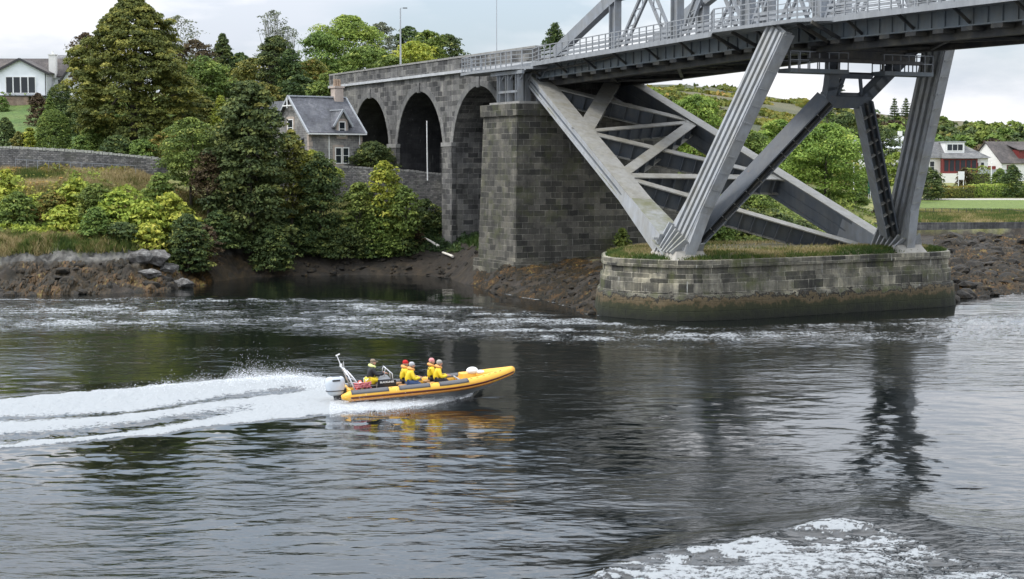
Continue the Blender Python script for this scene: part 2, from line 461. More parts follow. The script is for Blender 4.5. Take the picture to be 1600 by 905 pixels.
for px_, w_ in ((1400, 118), (1480, 121), (1500, 124), (1540, 127), (1600, 129), (1700, 132), (2600, 135)):
    a_, b_ = far(px_)
    st(px_, (40, -5), (w_ - 8, -1.6), (w_, 0), (w_ + 8, .6), (w_ + 24, 1.3), (w_ + 44, 1.7), (189.5, 1.9), (190.0, 3.3), (205, 3.8), (213, 4.1), (238, 5.0), (252, 5.4), (275, 6.9), (300, 7.6), (340, 9), (420, 13), (560, a_), (900, b_), (2600, 20))
STN.sort()
def ground_h(px, Y):
    px, Y = np.atleast_1d(np.asarray(px, float)), np.atleast_1d(np.asarray(Y, float))
    xs = [s[0] for s in STN]
    T = np.stack([np.interp(Y, [r[0] for r in s[1]], [r[1] for r in s[1]]) for s in STN])
    i = np.clip(np.searchsorted(xs, px) - 1, 0, len(xs) - 2)
    x0, x1 = np.array(xs)[i], np.array(xs)[i + 1]
    f = np.clip((px - x0) / (x1 - x0), 0, 1)
    j = np.arange(len(px))
    z = T[i, j] * (1 - f) + T[i + 1, j] * f
    return z
def relief(X, Y, z, px):
    rocky = np.clip((z + 0.5) / 0.8, 0, 1) * np.clip((4.6 - z) / 1.0, 0, 1) * (Y < 189)
    r = (fbm(X * 0.45, Y * 0.45, 3, 5, .6) - .5) * 1.7 + (np.abs(fbm(X * 1.3, Y * 1.3, 9, 3) - .5) * 1.4 - .2)
    left = np.clip((420 - px) / 60, 0, 1)
    r = r * (0.42 + 0.7 * left + 0.35 * (px > 1490))
    veg = np.clip((z - 4.2) / 1.5, 0, 1) * (fbm(X * .25, Y * .25, 21, 4) - .5) * np.where(px > 1380, .15, 1.1)
    big = np.clip((Y - 380) / 150, 0, 1) * (fbm(X * .012, Y * .012, 5, 5) - .5) * 14
    return rocky * r + veg * (Y < 330) + big
def gz(px, Y):
    z = ground_h(px, Y)
    X = (np.asarray(px, float) - 800) / FPX * np.asarray(Y, float)
    return z + relief(X, np.asarray(Y, float) + 0 * X, z, np.asarray(px, float))
def G(px, Y, lift=0.0):                 # a point standing on the ground
    return Vector(((px - 800) / FPX * Y, Y, float(gz([px], [Y])[0]) + lift))

gx = np.concatenate([np.arange(-900, -60, 20), np.arange(-60, 1660, 3.5), np.arange(1660, 2600, 20)])
gy = np.concatenate([np.linspace(40, 100, 12), np.arange(100.5, 170, 0.3), np.arange(170, 260, 0.9), np.geomspace(261, 2600, 170)])
PXg, Yg = np.meshgrid(gx, gy)
zb = ground_h(PXg.ravel(), Yg.ravel())
Xg = (PXg.ravel() - 800) / FPX * Yg.ravel()
Yf, pxf = Yg.ravel(), PXg.ravel()
zz = zb + relief(Xg, Yf, zb, pxf)
nx, ny = len(gx), len(gy)
idx = np.arange(nx * ny).reshape(ny, nx)
Fq = np.stack([idx[:-1, :-1], idx[:-1, 1:], idx[1:, 1:], idx[1:, :-1]], -1).reshape(-1, 4)
# surface kinds -> base colours
def lerp(a, b, f): return a + (b - a) * f[:, None]
n1 = fbm(Xg * .35, Yf * .35, 31, 5, .6); n2 = fbm(Xg * 1.6, Yf * 1.6, 41, 4, .6); n3 = fbm(Xg * .09, Yf * .09, 51, 4)
mud = lerp(np.array([.020, .016, .011]), np.array([.042, .032, .022]), np.clip((n2 - .35) * 2.6, 0, 1))
weed = lerp(np.array([.014, .011, .005]), np.array([.06, .038, .012]), np.clip((n2 - .3) * 2.2, 0, 1))
shore = lerp(mud, weed, np.clip((n1 - .46) * 7, 0, 1) * np.where((pxf < 420) | (pxf > 1480), 1.0, .45))
rock = lerp(np.array([.025, .023, .02]), np.array([.17, .165, .15]), np.clip((n2 - .36) * 3.4, 0, 1))
grass = lerp(np.array([.085, .12, .025]), np.array([.26, .25, .08]), np.clip((n1 - .3) * 2.5, 0, 1))
lawn = lerp(np.array([.10, .15, .02]), np.array([.14, .19, .035]), n1)
moor = lerp(np.array([.045, .055, .02]), np.array([.12, .105, .05]), np.clip((fbm(Xg * .02, Yf * .02, 61, 5, .65) - .35) * 3, 0, 1))
zl = zz + (n1 - .5) * 1.3
c = lerp(shore, rock, np.clip((zl - np.where(pxf < 420, 2.05, 2.5)) / .35, 0, 1) * np.where((pxf < 700) | (pxf > 1480), 1.0, .25))
c = lerp(c, grass, np.clip((zl - np.where(pxf < 420, 2.95, 2.6)) / .4, 0, 1))
isl = (pxf > 1380) & (Yf > 190)
c = lerp(c, lawn, (isl & (Yf > 213) & (Yf < 239)).astype(float))
gpath = ((pxf > 1380) & (((Yf > 206.5) & (Yf < 210)) | ((Yf > 239) & (Yf < 243))))
c = lerp(c, np.array([[.42, .40, .36]]) * np.ones((len(c), 1)), gpath.astype(float))
c = lerp(c, moor, np.clip((Yf - 330) / 60, 0, 1))
c = lerp(c, np.array([.06, .13, .02]) * np.ones((len(c), 1)), ((pxf < 140) & (Yf > 172) & (Yf < 206)) * .75)
gm_, nt, b = mat_new('ground')
at = N(nt, 'ShaderNodeAttribute', attribute_name='tone')
ge = N(nt, 'ShaderNodeNewGeometry')
nn = N(nt, 'ShaderNodeTexNoise', Scale=2.2, Detail=8.0, Roughness=0.75)
rr = ramp(nt, [(0.3, (.45, .45, .45)), (0.5, (.95, .95, .95)), (0.72, (1.7, 1.65, 1.5))])
mu = N(nt, 'ShaderNodeMix', data_type='RGBA', blend_type='MULTIPLY'); mu.inputs[0].default_value = 0.9
nt.links.new(ge.outputs['Position'], nn.inputs['Vector']); nt.links.new(nn.outputs[0], rr.inputs[0])
nt.links.new(at.outputs['Color'], mu.inputs[6]); nt.links.new(rr.outputs[0], mu.inputs[7]); nt.links.new(mu.outputs[2], b.inputs['Base Color'])
bp = N(nt, 'ShaderNodeBump', Strength=0.9, Distance=0.22); nt.links.new(nn.outputs[0], bp.inputs['Height']); nt.links.new(bp.outputs[0], b.inputs['Normal'])
b.inputs['Roughness'].default_value = 0.85
ground = np_mesh('ground', np.stack([Xg, Yf, zz], 1), Fq, gm_, {'tone': c}, smooth=True)
tag(ground, kind='structure')

# ------------------------------------------------------------------ water
wx = np.concatenate([np.arange(-1400, -20, 12), np.arange(-20, 1624, 2.0), np.arange(1624, 3000, 12)])
pr = np.concatenate([np.arange(424, 470, 1.0), np.arange(470, 925, 1.15), np.arange(930, 2200, 14)])
wy = np.array([CAMH * FPX / (p - 255.0) for p in pr])[::-1]
PXw, Yw = np.meshgrid(wx, wy)
pxw, yw = PXw.ravel(), Yw.ravel()
xw = (pxw - 800) / FPX * yw
pyw = 255 + CAMH * FPX / yw                     # approximate pixel row
def near(v, w): return np.exp(-(v / w) ** 2)
fade = np.clip((105 - yw) / 50, 0, 1)
hgt = (fbm(xw * .22, yw * .3, 71, 3) - .5) * .09 * (.35 + .65 * fade) + (fbm(xw * .8, yw * 1.1, 75, 3) - .5) * .035 * (.25 + fade) + (fbm(xw * 2.0, yw * 3.2, 78, 3) - .5) * .014 * np.clip((75 - yw) / 25, 0, 1)
# race of broken water under the far bank
band = np.interp(pxw, [-400, 0, 300, 560, 800, 1000, 1150, 1500, 1700], [462, 462, 462, 464, 480, 506, 509, 492, 480])
bandlo = np.interp(pxw, [-400, 0, 300, 420, 800, 1000, 1150, 1500, 1700], [530, 530, 528, 530, 545, 556, 556, 545, 530])
inb = np.clip((pyw - band) / 5, 0, 1) * np.clip((bandlo - pyw) / 22, 0, 1)
streak = fbm(xw * .11 + fbm(xw * .05, yw * .1, 5, 3) * 3, yw * .55, 81, 5, .6)
chop = fbm(xw * .9, yw * .9, 83, 4, .6)
hgt += inb * (chop - .5) * .26
foam = inb * np.clip((streak * .75 + chop * .5 - .46) * 2.8, 0, 1) * .58
# thin lace of foam further out
lace = np.clip((fbm(xw * .07, yw * .35, 87, 5, .62) - .60) * 9, 0, 1) * np.clip((600 - pyw) / 50, 0, 1) * np.clip((pyw - 500) / 30, 0, 1)
foam = np.maximum(foam, lace * .25)
# shore and pier fringe of foam
gh = gz(pxw, yw)
edge = near(gh + .12, .10) * (pxw > 780) * np.clip((chop - .40) * 5, 0, 1) * .7
foam = np.maximum(foam, edge)
# calm slicks (low ripple) and ripple patches
rip = np.clip((fbm(xw * .045, yw * .06, 91, 4) - .36) * 3.4, 0.18, 1) * np.interp(pyw, [430, 520, 620, 720, 905], [.22, .24, .5, .95, 1.0])
rip = np.maximum(rip, inb)
slick = near(pxw - 60, 260) * near(pyw - 745, 60)
rip = rip * (1 - .75 * slick)
# wake of the boat
up = np.interp(pxw, [-1400, 0, 150, 250, 330, 400, 450, 500, 540, 560, 700, 745], [640, 626, 612, 604, 597, 592, 589, 593, 604, 612, 617, 613])
lo = np.interp(pxw, [-1400, 0, 120, 200, 350, 420, 520, 600, 660, 710, 740, 750], [780, 707, 696, 688, 668, 661, 652, 646, 639, 628, 618, 612])
jit = (fbm(xw * 1.2, yw * 1.2, 95, 4) - .5)
wk = np.clip((pyw - up - jit * 9) / 5.0, 0, 1) * np.clip((lo + jit * 7 - pyw) / 2.5, 0, 1) * (pxw < 745)
frac = np.clip((pyw - up) / np.maximum(lo - up, 1), 0, 1)
v1c = np.interp(pxw, [0, 200, 350, 520], [.40, .50, .40, .30]); v2c = np.interp(pxw, [0, 150, 330, 430], [.78, .80, .72, .62])
val = near(frac - v1c, .06) * np.clip((520 - pxw) / 80, 0, 1) * .75 + near(frac - v2c, .09) * np.clip((430 - pxw) / 150, 0, 1)
lump = fbm(xw * 1.5, yw * 1.5, 99, 5, .6)
ridge = near(frac - .18, .16) * .30 + near(frac - .62, .12) * .12 + near(frac - .95, .08) * .07
hullspray = near(frac - .25, .3) * np.clip((pxw - 540) / 40, 0, 1) * .15
hgt += wk * (ridge * (.8 + lump * .4) + hullspray + (lump - .5) * .10 - val * .05)
foam = np.maximum(foam, wk * np.clip(1.1 - val * (1.65 - lump) - np.clip(.42 - lump, 0, 1) * 1.2, 0, 1))
# smooth slick beside the wake
side = near(pyw - lo - 12, 14) * (pxw < 640)
rip = rip * (1 - .85 * side)
# breaking wave at the bottom right
crest = np.interp(pxw, [900, 960, 1060, 1150, 1260, 1350, 1430, 1520, 1600, 2400], [925, 893, 862, 848, 832, 812, 815, 838, 846, 860])
dcr = pyw - crest
on = np.clip((pxw - 880) / 60, 0, 1)
hgt += on * (near(dcr - 6, 26) * .24 * np.interp(pxw, [900, 1100, 1350, 1600], [.5, .7, 1.1, .8]))
n9 = fbm(xw * 1.6 + 2.0 * fbm(xw * .5, yw * .5, 7, 3), yw * 3.4, 103, 6, .78); n8 = fbm(xw * .35, yw * .8, 107, 4)
wave_f = on * np.clip((dcr - np.interp(pxw, [900, 1150, 1300, 1420, 1600], [0, 12, 2, 30, 62])) / 8, 0, 1) * np.clip(1.25 - dcr / 150, .5, 1)
foam = np.maximum(foam, wave_f * np.clip((n9 - .50 + (n8 - .5) * .5 + np.clip(dcr, 0, 90) * .0012) * 11, 0, 1) * .78)
hgt += wave_f * (n8 - .5) * .35 + on * np.clip(foam, 0, 1) * (dcr > -20) * .05
rip = np.where(wave_f > .1, .55, rip)
wz = hgt
nx, ny = len(wx), len(wy)
idx = np.arange(nx * ny).reshape(ny, nx)
Fw = np.stack([idx[:-1, :-1], idx[:-1, 1:], idx[1:, 1:], idx[1:, :-1]], -1).reshape(-1, 4)
wm, nt, b = mat_new('tidal water')
Lk = nt.links.new
aF = N(nt, 'ShaderNodeAttribute', attribute_name='foam'); aR = N(nt, 'ShaderNodeAttribute', attribute_name='ripple')
ge = N(nt, 'ShaderNodeNewGeometry')
mpa = N(nt, 'ShaderNodeMapping'); mpa.inputs['Scale'].default_value = (0.42, 1.0, 1.0); mpa.inputs['Rotation'].default_value = (0, 0, math.radians(8))
Lk(ge.outputs['Position'], mpa.inputs[0])
na = N(nt, 'ShaderNodeTexNoise', Scale=1.0, Detail=2.0, Roughness=0.5, Distortion=0.8)
nb = N(nt, 'ShaderNodeTexNoise', Scale=3.2, Detail=2.5, Roughness=0.5, Distortion=0.6)
nc = N(nt, 'ShaderNodeTexNoise', Scale=0.28, Detail=2.0)
nd = N(nt, 'ShaderNodeTexNoise', Scale=9.0, Detail=5.0, Roughness=0.6)
for q in (na, nb, nc, nd): Lk(mpa.outputs[0], q.inputs['Vector'])
b4 = N(nt, 'ShaderNodeBump', Distance=0.012)
b1 = N(nt, 'ShaderNodeBump', Strength=1.0, Distance=0.15); b2 = N(nt, 'ShaderNodeBump', Distance=0.055); b3 = N(nt, 'ShaderNodeBump', Strength=1.0, Distance=0.06)
Lk(nc.outputs[0], b3.inputs['Height']); Lk(b3.outputs[0], b1.inputs['Normal'])
Lk(na.outputs[0], b1.inputs['Height']); Lk(b1.outputs[0], b2.inputs['Normal']); Lk(nb.outputs[0], b2.inputs['Height']); Lk(aR.outputs['Fac'], b2.inputs['Strength']); Lk(aR.outputs['Fac'], b1.inputs['Strength']); Lk(aR.outputs['Fac'], b3.inputs['Strength'])
b.inputs['Base Color'].default_value = (0.004, 0.006, 0.006, 1); b.inputs['Roughness'].default_value = 0.015; b.inputs['IOR'].default_value = 1.5
Lk(nd.outputs[0], b4.inputs['Height']); Lk(b2.outputs[0], b4.inputs['Normal']); Lk(aR.outputs['Fac'], b4.inputs['Strength'])
Lk(b4.outputs[0], b.inputs['Normal'])
df = N(nt, 'ShaderNodeBsdfPrincipled'); df.inputs['Base Color'].default_value = (0.37, 0.39, 0.40, 1); df.inputs['Roughness'].default_value = 0.75
df.inputs['Subsurface Weight'].default_value = 0.0
nf = N(nt, 'ShaderNodeTexNoise', Scale=4.2, Detail=7.0, Roughness=0.72); Lk(ge.outputs['Position'], nf.inputs['Vector'])
fb = N(nt, 'ShaderNodeBump', Strength=0.9, Distance=0.16); Lk(nf.outputs[0], fb.inputs['Height']); Lk(fb.outputs[0], df.inputs['Normal'])
th = N(nt, 'ShaderNodeMath', operation='MULTIPLY_ADD'); th.inputs[1].default_value = 1.0; th.inputs[2].default_value = -0.5     # noise-0.5
Lk(nf.outputs[0], th.inputs[0])
sc_ = N(nt, 'ShaderNodeMath', operation='MULTIPLY_ADD'); sc_.inputs[1].default_value = 2.6
Lk(th.outputs[0], sc_.inputs[0]); Lk(aF.outputs['Fac'], sc_.inputs[2])
rf = ramp(nt, [(0.36, (0, 0, 0)), (0.66, (1, 1, 1))]); Lk(sc_.outputs[0], rf.inputs[0])
gt = N(nt, 'ShaderNodeMath', operation='GREATER_THAN'); gt.inputs[1].default_value = 0.03; Lk(aF.outputs['Fac'], gt.inputs[0])
cl = N(nt, 'ShaderNodeMath', operation='MULTIPLY', use_clamp=True); cl.inputs[1].default_value = 1.7; Lk(aF.outputs['Fac'], cl.inputs[0])
mf0 = N(nt, 'ShaderNodeMath', operation='MULTIPLY'); Lk(rf.outputs[0], mf0.inputs[0]); Lk(cl.outputs[0], mf0.inputs[1])
mf = N(nt, 'ShaderNodeMath', operation='MULTIPLY'); Lk(mf0.outputs[0], mf.inputs[0]); Lk(gt.outputs[0], mf.inputs[1])
ms = N(nt, 'ShaderNodeMixShader'); Lk(mf.outputs[0], ms.inputs[0]); Lk(b.outputs[0], ms.inputs[1]); Lk(df.outputs[0], ms.inputs[2])
Lk(ms.outputs[0], nt.nodes['Material Output'].inputs['Surface'])
water = np_mesh('water', np.stack([xw, yw, wz], 1), Fw, wm, {'foam': foam, 'ripple': rip}, smooth=True)
tag(water, kind='structure')
# spray thrown off the wake
rs = np.random.RandomState(4)
sp_v, sp_f = [], []
octv = np.array([(1, 0, 0), (-1, 0, 0), (0, 1, 0), (0, -1, 0), (0, 0, 1), (0, 0, -1)], float)
octf = np.array([(0, 2, 4), (2, 1, 4), (1, 3, 4), (3, 0, 4), (2, 0, 5), (1, 2, 5), (3, 1, 5), (0, 3, 5)])
for k in range(60000):
    px = 545 - rs.gamma(1.8, 95)
    if px < 60: continue
    uy = np.interp(px, [0, 150, 250, 330, 400, 450, 500, 540], [626, 612, 604, 597, 592, 589, 593, 604])
    p = PZ(px, uy + 6 + abs(rs.normal()) * 5, 0)
    amp = np.interp(px, [60, 230, 330, 450, 490, 545], [.12, .32, .55, .6, .35, .12])
    z = rs.exponential(.26) * amp * (.45 + 1.1 * float(vnoise(np.array([px * .035]), np.array([3.3]), 8)[0])) + .05
    r = rs.uniform(.003, .013)
    sp_v.append(octv * r * rs.uniform(.6, 1.6, (1, 3)) + np.array([p.x, p.y, z])); sp_f.append(octf + 6 * (len(sp_v) - 1))
for k in range(16000):                     # rooster tail behind the engine and sheet off the hull
    px = rs.uniform(515, 740); lo_ = np.interp(px, [520, 600, 660, 710, 740], [652, 646, 639, 628, 618])
    p = PZ(px, rs.uniform(lo_ - 20, lo_ + 1), 0)
    r = rs.uniform(.003, .012)
    sp_v.append(octv * r + np.array([p.x, p.y, rs.exponential(.09) + .03])); sp_f.append(octf + 6 * (len(sp_v) - 1))
spray_m = simple('spray', (.86, .88, .9), .5, var=.03)
tag(np_mesh('spray', np.concatenate(sp_v), np.concatenate(sp_f), spray_m), 'white spray flying off the top of the boat wake', 'spray', kind='stuff')
# ------------------------------------------------------------------ stone viaduct
VC, ZS, ZP = 5.7, 19.05, 20.45          # face line, string course, parapet top
via = thing('stone_viaduct', U(-60, VC, 9), 'dark masonry viaduct with three tall arches carrying the road to the steel bridge', 'viaduct')
TL, TR = t_at(517, VC, 19.5), -31.5
arches = []
for l, r, topy, bot in ((551, 608, 152, 9.8), (620, 693, 143, 9.2), (707, 795, 134, 2.5)):
    a, c_ = t_at(l, VC, 14), t_at(r, VC, 14)
    arches.append((a, c_, z_at((a + c_) / 2, VC, topy), bot))
arches[2] = (arches[2][0], arches[2][0] + (arches[1][1] - arches[1][0]) * 1.0, arches[2][2], 2.5)
def arch_z(t, A):
    a, c_, top, bot = A
    w = (c_ - a) / 2; m_ = (a + c_) / 2
    rise = w * 1.12
    x = (t - m_) / w
    return top - rise + rise * math.sqrt(max(0, 1 - x * x))
wall = MB()
def wq(t0, t1, z00, z01, z1, c=VC, mb=None):       # strip between t0,t1 ; bottoms z00,z01 ; top z1
    (mb or wall).quad(U(t0, c, z00), U(t1, c, z01), U(t1, c, z1), U(t0, c, z1), [(t0, z00), (t1, z01), (t1, z1), (t0, z1)])
edges = [TL] + [e for A in arches for e in A[:2]] + [TR]
for k in range(0, len(edges), 2):
    if edges[k + 1] > edges[k]: wq(edges[k], edges[k + 1], 1.0, 1.0, ZS)
NA = 28
for A in arches:
    a, c_, top, bot = A
    ts = [(a + c_) / 2 - (c_ - a) / 2 * math.cos(math.pi * i / NA) for i in range(NA + 1)]
    for i in range(NA): wq(ts[i], ts[i + 1], arch_z(ts[i], A), arch_z(ts[i + 1], A), ZS)
wall.quad(U(TL, VC, 1), U(TL, VC + 9, 1), U(TL, VC + 9, ZP), U(TL, VC, ZP), [(0, 1), (9, 1), (9, ZP), (0, ZP)])
wall.quad(U(TR, VC, 1), U(TR, VC + 9, 1), U(TR, VC + 9, ZS), U(TR, VC, ZS), [(0, 1), (9, 1), (9, ZS), (0, ZS)])
wall.build('spandrel_wall', M['stone_viaduct'], via)
for A in arches:
    a, c_, top, bot = A
    so = MB()
    pts = [(a, 1.0)] + [((a + c_) / 2 - (c_ - a) / 2 * math.cos(math.pi * i / NA), 0) for i in range(NA + 1)] + [(c_, 1.0)]
    pts = [pts[0]] + [(t, arch_z(t, A)) for t, _ in pts[1:-1]] + [pts[-1]]
    s = 0
    for (t0, z0), (t1, z1) in zip(pts, pts[1:]):
        d = math.hypot(t1 - t0, z1 - z0)
        so.quad(U(t0, VC, z0), U(t0, VC + 5.5, z0), U(t1, VC + 5.5, z1), U(t1, VC, z1), [(0, s), (5.5, s), (5.5, s + d), (0, s + d)])
        s += d
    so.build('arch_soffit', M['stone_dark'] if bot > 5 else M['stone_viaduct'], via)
    bk = MB()
    wq(a - .3, c_ + .3, 1.0, 1.0, top + .5, VC + 5.5, bk)
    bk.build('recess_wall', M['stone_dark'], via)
    # lower part of the recess, paler with lime runs
    if bot < 9.7:
        lw = MB(); lw.ubox(a - .2, c_ + .2, VC + 4.9 if bot > 5 else VC + 3.2, VC + 5.48, 1.0, 12.3 if bot > 5 else 11.0)
        lw.build('infill_wall', M['stone_viaduct'], via)
    ring = MB()
    n = 24; w = (c_ - a) / 2; m_ = (a + c_) / 2; rise = w * 1.12; zc = top - rise
    for i in range(n):
        p0, p1 = math.pi * i / n, math.pi * (i + 1) / n
        for (ra, rb) in ((0.0, .62),):
            P = []
            for c0 in (VC - .05, VC + .06):
                for ph, rr_ in ((p0, ra), (p1, ra), (p1, rb), (p0, rb)):
                    P.append(U(m_ - (w + rr_) * math.cos(ph), c0, zc + (rise + rr_) * math.sin(ph)))
            ring.hexa([P[0], P[1], P[5], P[4], P[3], P[2], P[6], P[7]])
    key = m_
    ring.ubox(key - .28, key + .28, VC - .14, VC + .07, top - .15, top + .85)
    ring.build('arch_ring', M['arch_ring'], via)
# string courses, piers caps, parapet
sc1 = MB(); sc1.ubox(TL - .1, TR + .2, VC - .32, VC + .1, ZS, ZS + .26); sc1.build('string_course', M['string'], via)
pp = MB(); pp.ubox(TL, TR, VC - .04, VC + .46, ZS + .262, ZP); pp.ubox(TL - .25, TL + 1.6, VC - .12, VC + .5, ZS + .263, ZP + .02)
pp.build('parapet', M['stone_viaduct'], via)
pc = MB(); pc.ubox(TL - .3, TR, VC - .12, VC + .54, ZP + .022, ZP + .2); pc.build('coping', M['coping'], via)
p2 = MB(); p2.ubox(TL, TR, VC + 8.5, VC + 9, ZS + .1, ZP + .2); p2.build('parapet', M['stone_viaduct'], via)
dk = MB(); dk.ubox(TL, TR, VC + .47, VC + 8.49, ZS - .6, ZS + .25); dk.build('road_deck', M['asphalt'], via)
for k, tc_ in enumerate((arches[0][1] + .5 * (arches[1][0] - arches[0][1]), arches[1][1] + .5 * (arches[2][0] - arches[1][1]))):
    wdt = (arches[k + 1][0] - arches[k][1])
    cp = MB(); cp.ubox(tc_ - wdt / 2 - .18, tc_ + wdt / 2 + .18, VC - .22, VC + .3, 12.1, 12.5); cp.build('impost', M['coping'], via)
    pb = MB(); pb.ubox(tc_ - wdt / 2 - .1, tc_ + wdt / 2 + .1, VC - .16, VC + .3, 1.0, 12.098); pb.build('pier_face', M['stone_viaduct'], via)

# abutment block in front of the viaduct
ab = thing('bridge_abutment', U(-31, 8, 1), 'massive battered masonry abutment under the shore end of the steel bridge, moss on its top', 'abutment')
def batter(mb, t0, t1, c0, c1, z0, z1, b0, b1, du=0):
    mb.hexa([U(t0 - b0, c0 - b0, z0), U(t1 + b0, c0 - b0, z0), U(t1 + b0, c1, z0), U(t0 - b0, c1, z0),
             U(t0 - b1, c0 - b1, z1), U(t1 + b1, c0 - b1, z1), U(t1 + b1, c1, z1), U(t0 - b1, c1, z1)])
m1 = MB(); batter(m1, -34.6, -28.1, 2.1, 18, 0.2, 14.5, .42, 0.0); m1.build('body', M['stone_abut'], ab)
m2 = MB(); batter(m2, -34.6, -28.1, 2.1, 18, 14.502, 15.5, .2, .22); m2.build('cap_course', M['stone_abut'], ab)
m3 = MB(); m3.ubox(-34.2, -28.5, 2.5, 18, 15.502, 15.72); m3.build('top_slab', M['coping'], ab)
m4 = MB(); batter(m4, -34.6, -28.1, 2.1, 18, 0.15, 2.2, .75, .7); m4.build('footing', M['stone_abut'], ab)
# tall dark side wall between abutment and rising ground
# ------------------------------------------------------------------ island pier
M['stone_pier'], ntp, bpn, last = stone('river pier stone', (0.30, 0.28, 0.22), (0.035, 0.035, 0.03), (0.46, 0.43, 0.35), bw=1.35, bh=0.62, stain=0.9, moss=0.85, streak=0.75, white=0.85)
# weed zone below the high-water line
ge = N(ntp, 'ShaderNodeNewGeometry'); sx = N(ntp, 'ShaderNodeSeparateXYZ'); ntp.links.new(ge.outputs['Position'], sx.inputs[0])
wn = N(ntp, 'ShaderNodeTexNoise', Scale=1.1, Detail=7.0, Roughness=0.75); ntp.links.new(ge.outputs['Position'], wn.inputs['Vector'])
ma = N(ntp, 'ShaderNodeMath', operation='MULTIPLY_ADD'); ma.inputs[1].default_value = 2.4; ntp.links.new(wn.outputs[0], ma.inputs[0]); ntp.links.new(sx.outputs['Z'], ma.inputs[2])
mrp = N(ntp, 'ShaderNodeMapRange'); mrp.inputs['From Min'].default_value = 0.15; mrp.inputs['From Max'].default_value = 3.55; ntp.links.new(ma.outputs[0], mrp.inputs['Value'])
rz_ = ramp(ntp, [(0.34, (.010, .012, .007)), (0.50, (.022, .026, .010)), (0.60, (.035, .036, .014)), (0.64, (.085, .062, .03)), (0.72, (.13, .10, .055)), (0.74, (.02, .018, .014)), (0.775, (.02, .018, .014)), (.79, (.3, .28, .23))])
ntp.links.new(mrp.outputs[0], rz_.inputs[0])
gt = N(ntp, 'ShaderNodeMath', operation='LESS_THAN'); gt.inputs[1].default_value = 0.785; ntp.links.new(mrp.outputs[0], gt.inputs[0])
mz = N(ntp, 'ShaderNodeMix', data_type='RGBA'); ntp.links.new(gt.outputs[0], mz.inputs[0]); ntp.links.new(last.outputs[2], mz.inputs[6]); ntp.links.new(rz_.outputs[0], mz.inputs[7])
ntp.links.new(mz.outputs[2], bpn.inputs['Base Color'])
pier = thing('island_pier', (20, 116, 0), 'long low rounded masonry pier in the river carrying the bridge legs, weed round its foot', 'bridge pier')
plan0 = [(12.1, 106.6), (17.3, 109.0), (22.5, 111.9), (28.0, 115.2), (31.4, 117.3), (32.6, 119.2), (32.4, 122.2), (30, 127), (25, 129.5), (14, 124.5), (8.3, 120.5), (6.9, 117.6), (6.45, 113.6), (6.7, 110.2), (8.8, 107.9)]
def smooth_poly(P, n=3):
    out = []
    m_ = len(P)
    for i in range(m_):
        p0, p1, p2, p3 = [np.array(P[(i + k) % m_], float) for k in (-1, 0, 1, 2)]
        for j in range(n):
            t = j / n
            out.append(0.5 * ((2 * p1) + (-p0 + p2) * t + (2 * p0 - 5 * p1 + 4 * p2 - p3) * t * t + (-p0 + 3 * p1 - 3 * p2 + p3) * t ** 3))
    return np.array(out)
plan = smooth_poly(plan0, 4)
def offset_poly(P, d):
    nx_ = np.roll(P, -1, 0) - np.roll(P, 1, 0)
    nrm = np.stack([nx_[:, 1], -nx_[:, 0]], 1); nrm /= np.linalg.norm(nrm, axis=1)[:, None]
    return P + nrm * d
def ringwall(name, levels, mat, parent, cap=True, zv=None):
    mb = MB(); n = len(plan)
    rings = []
    for d, z in levels:
        q = offset_poly(plan, d)
        rings.append([Vector((a, b_, z)) for a, b_ in q])
    s = [0]
    for i in range(n): s.append(s[-1] + (rings[0][(i + 1) % n] - rings[0][i]).length)
    zz_ = [l[1] for l in levels]
    for k in range(len(rings) - 1):
        for i in range(n):
            j = (i + 1) % n
            mb.quad(rings[k][i], rings[k][j], rings[k + 1][j], rings[k + 1][i], [(s[i], zz_[k]), (s[i + 1], zz_[k]), (s[i + 1], zz_[k + 1]), (s[i], zz_[k + 1])])
    if cap: mb.add(rings[-1], [tuple(range(n))])
    return mb.build(name, mat, parent)
ringwall('foot', [(.75, -1.5), (.55, .3), (.42, 1.5), (.34, 1.7), (.2, 1.75)], M['stone_pier'], pier)
ringwall('lower_course', [(.20, 1.6), (.16, 2.72), (.02, 2.78)], M['stone_pier'], pier)
ringwall('wall', [(0.0, 2.6), (-.04, 3.52)], M['stone_pier'], pier)
ringwall('coping', [(.10, 3.522), (.09, 3.98), (.0, 4.02)], M['stone_pier'], pier)
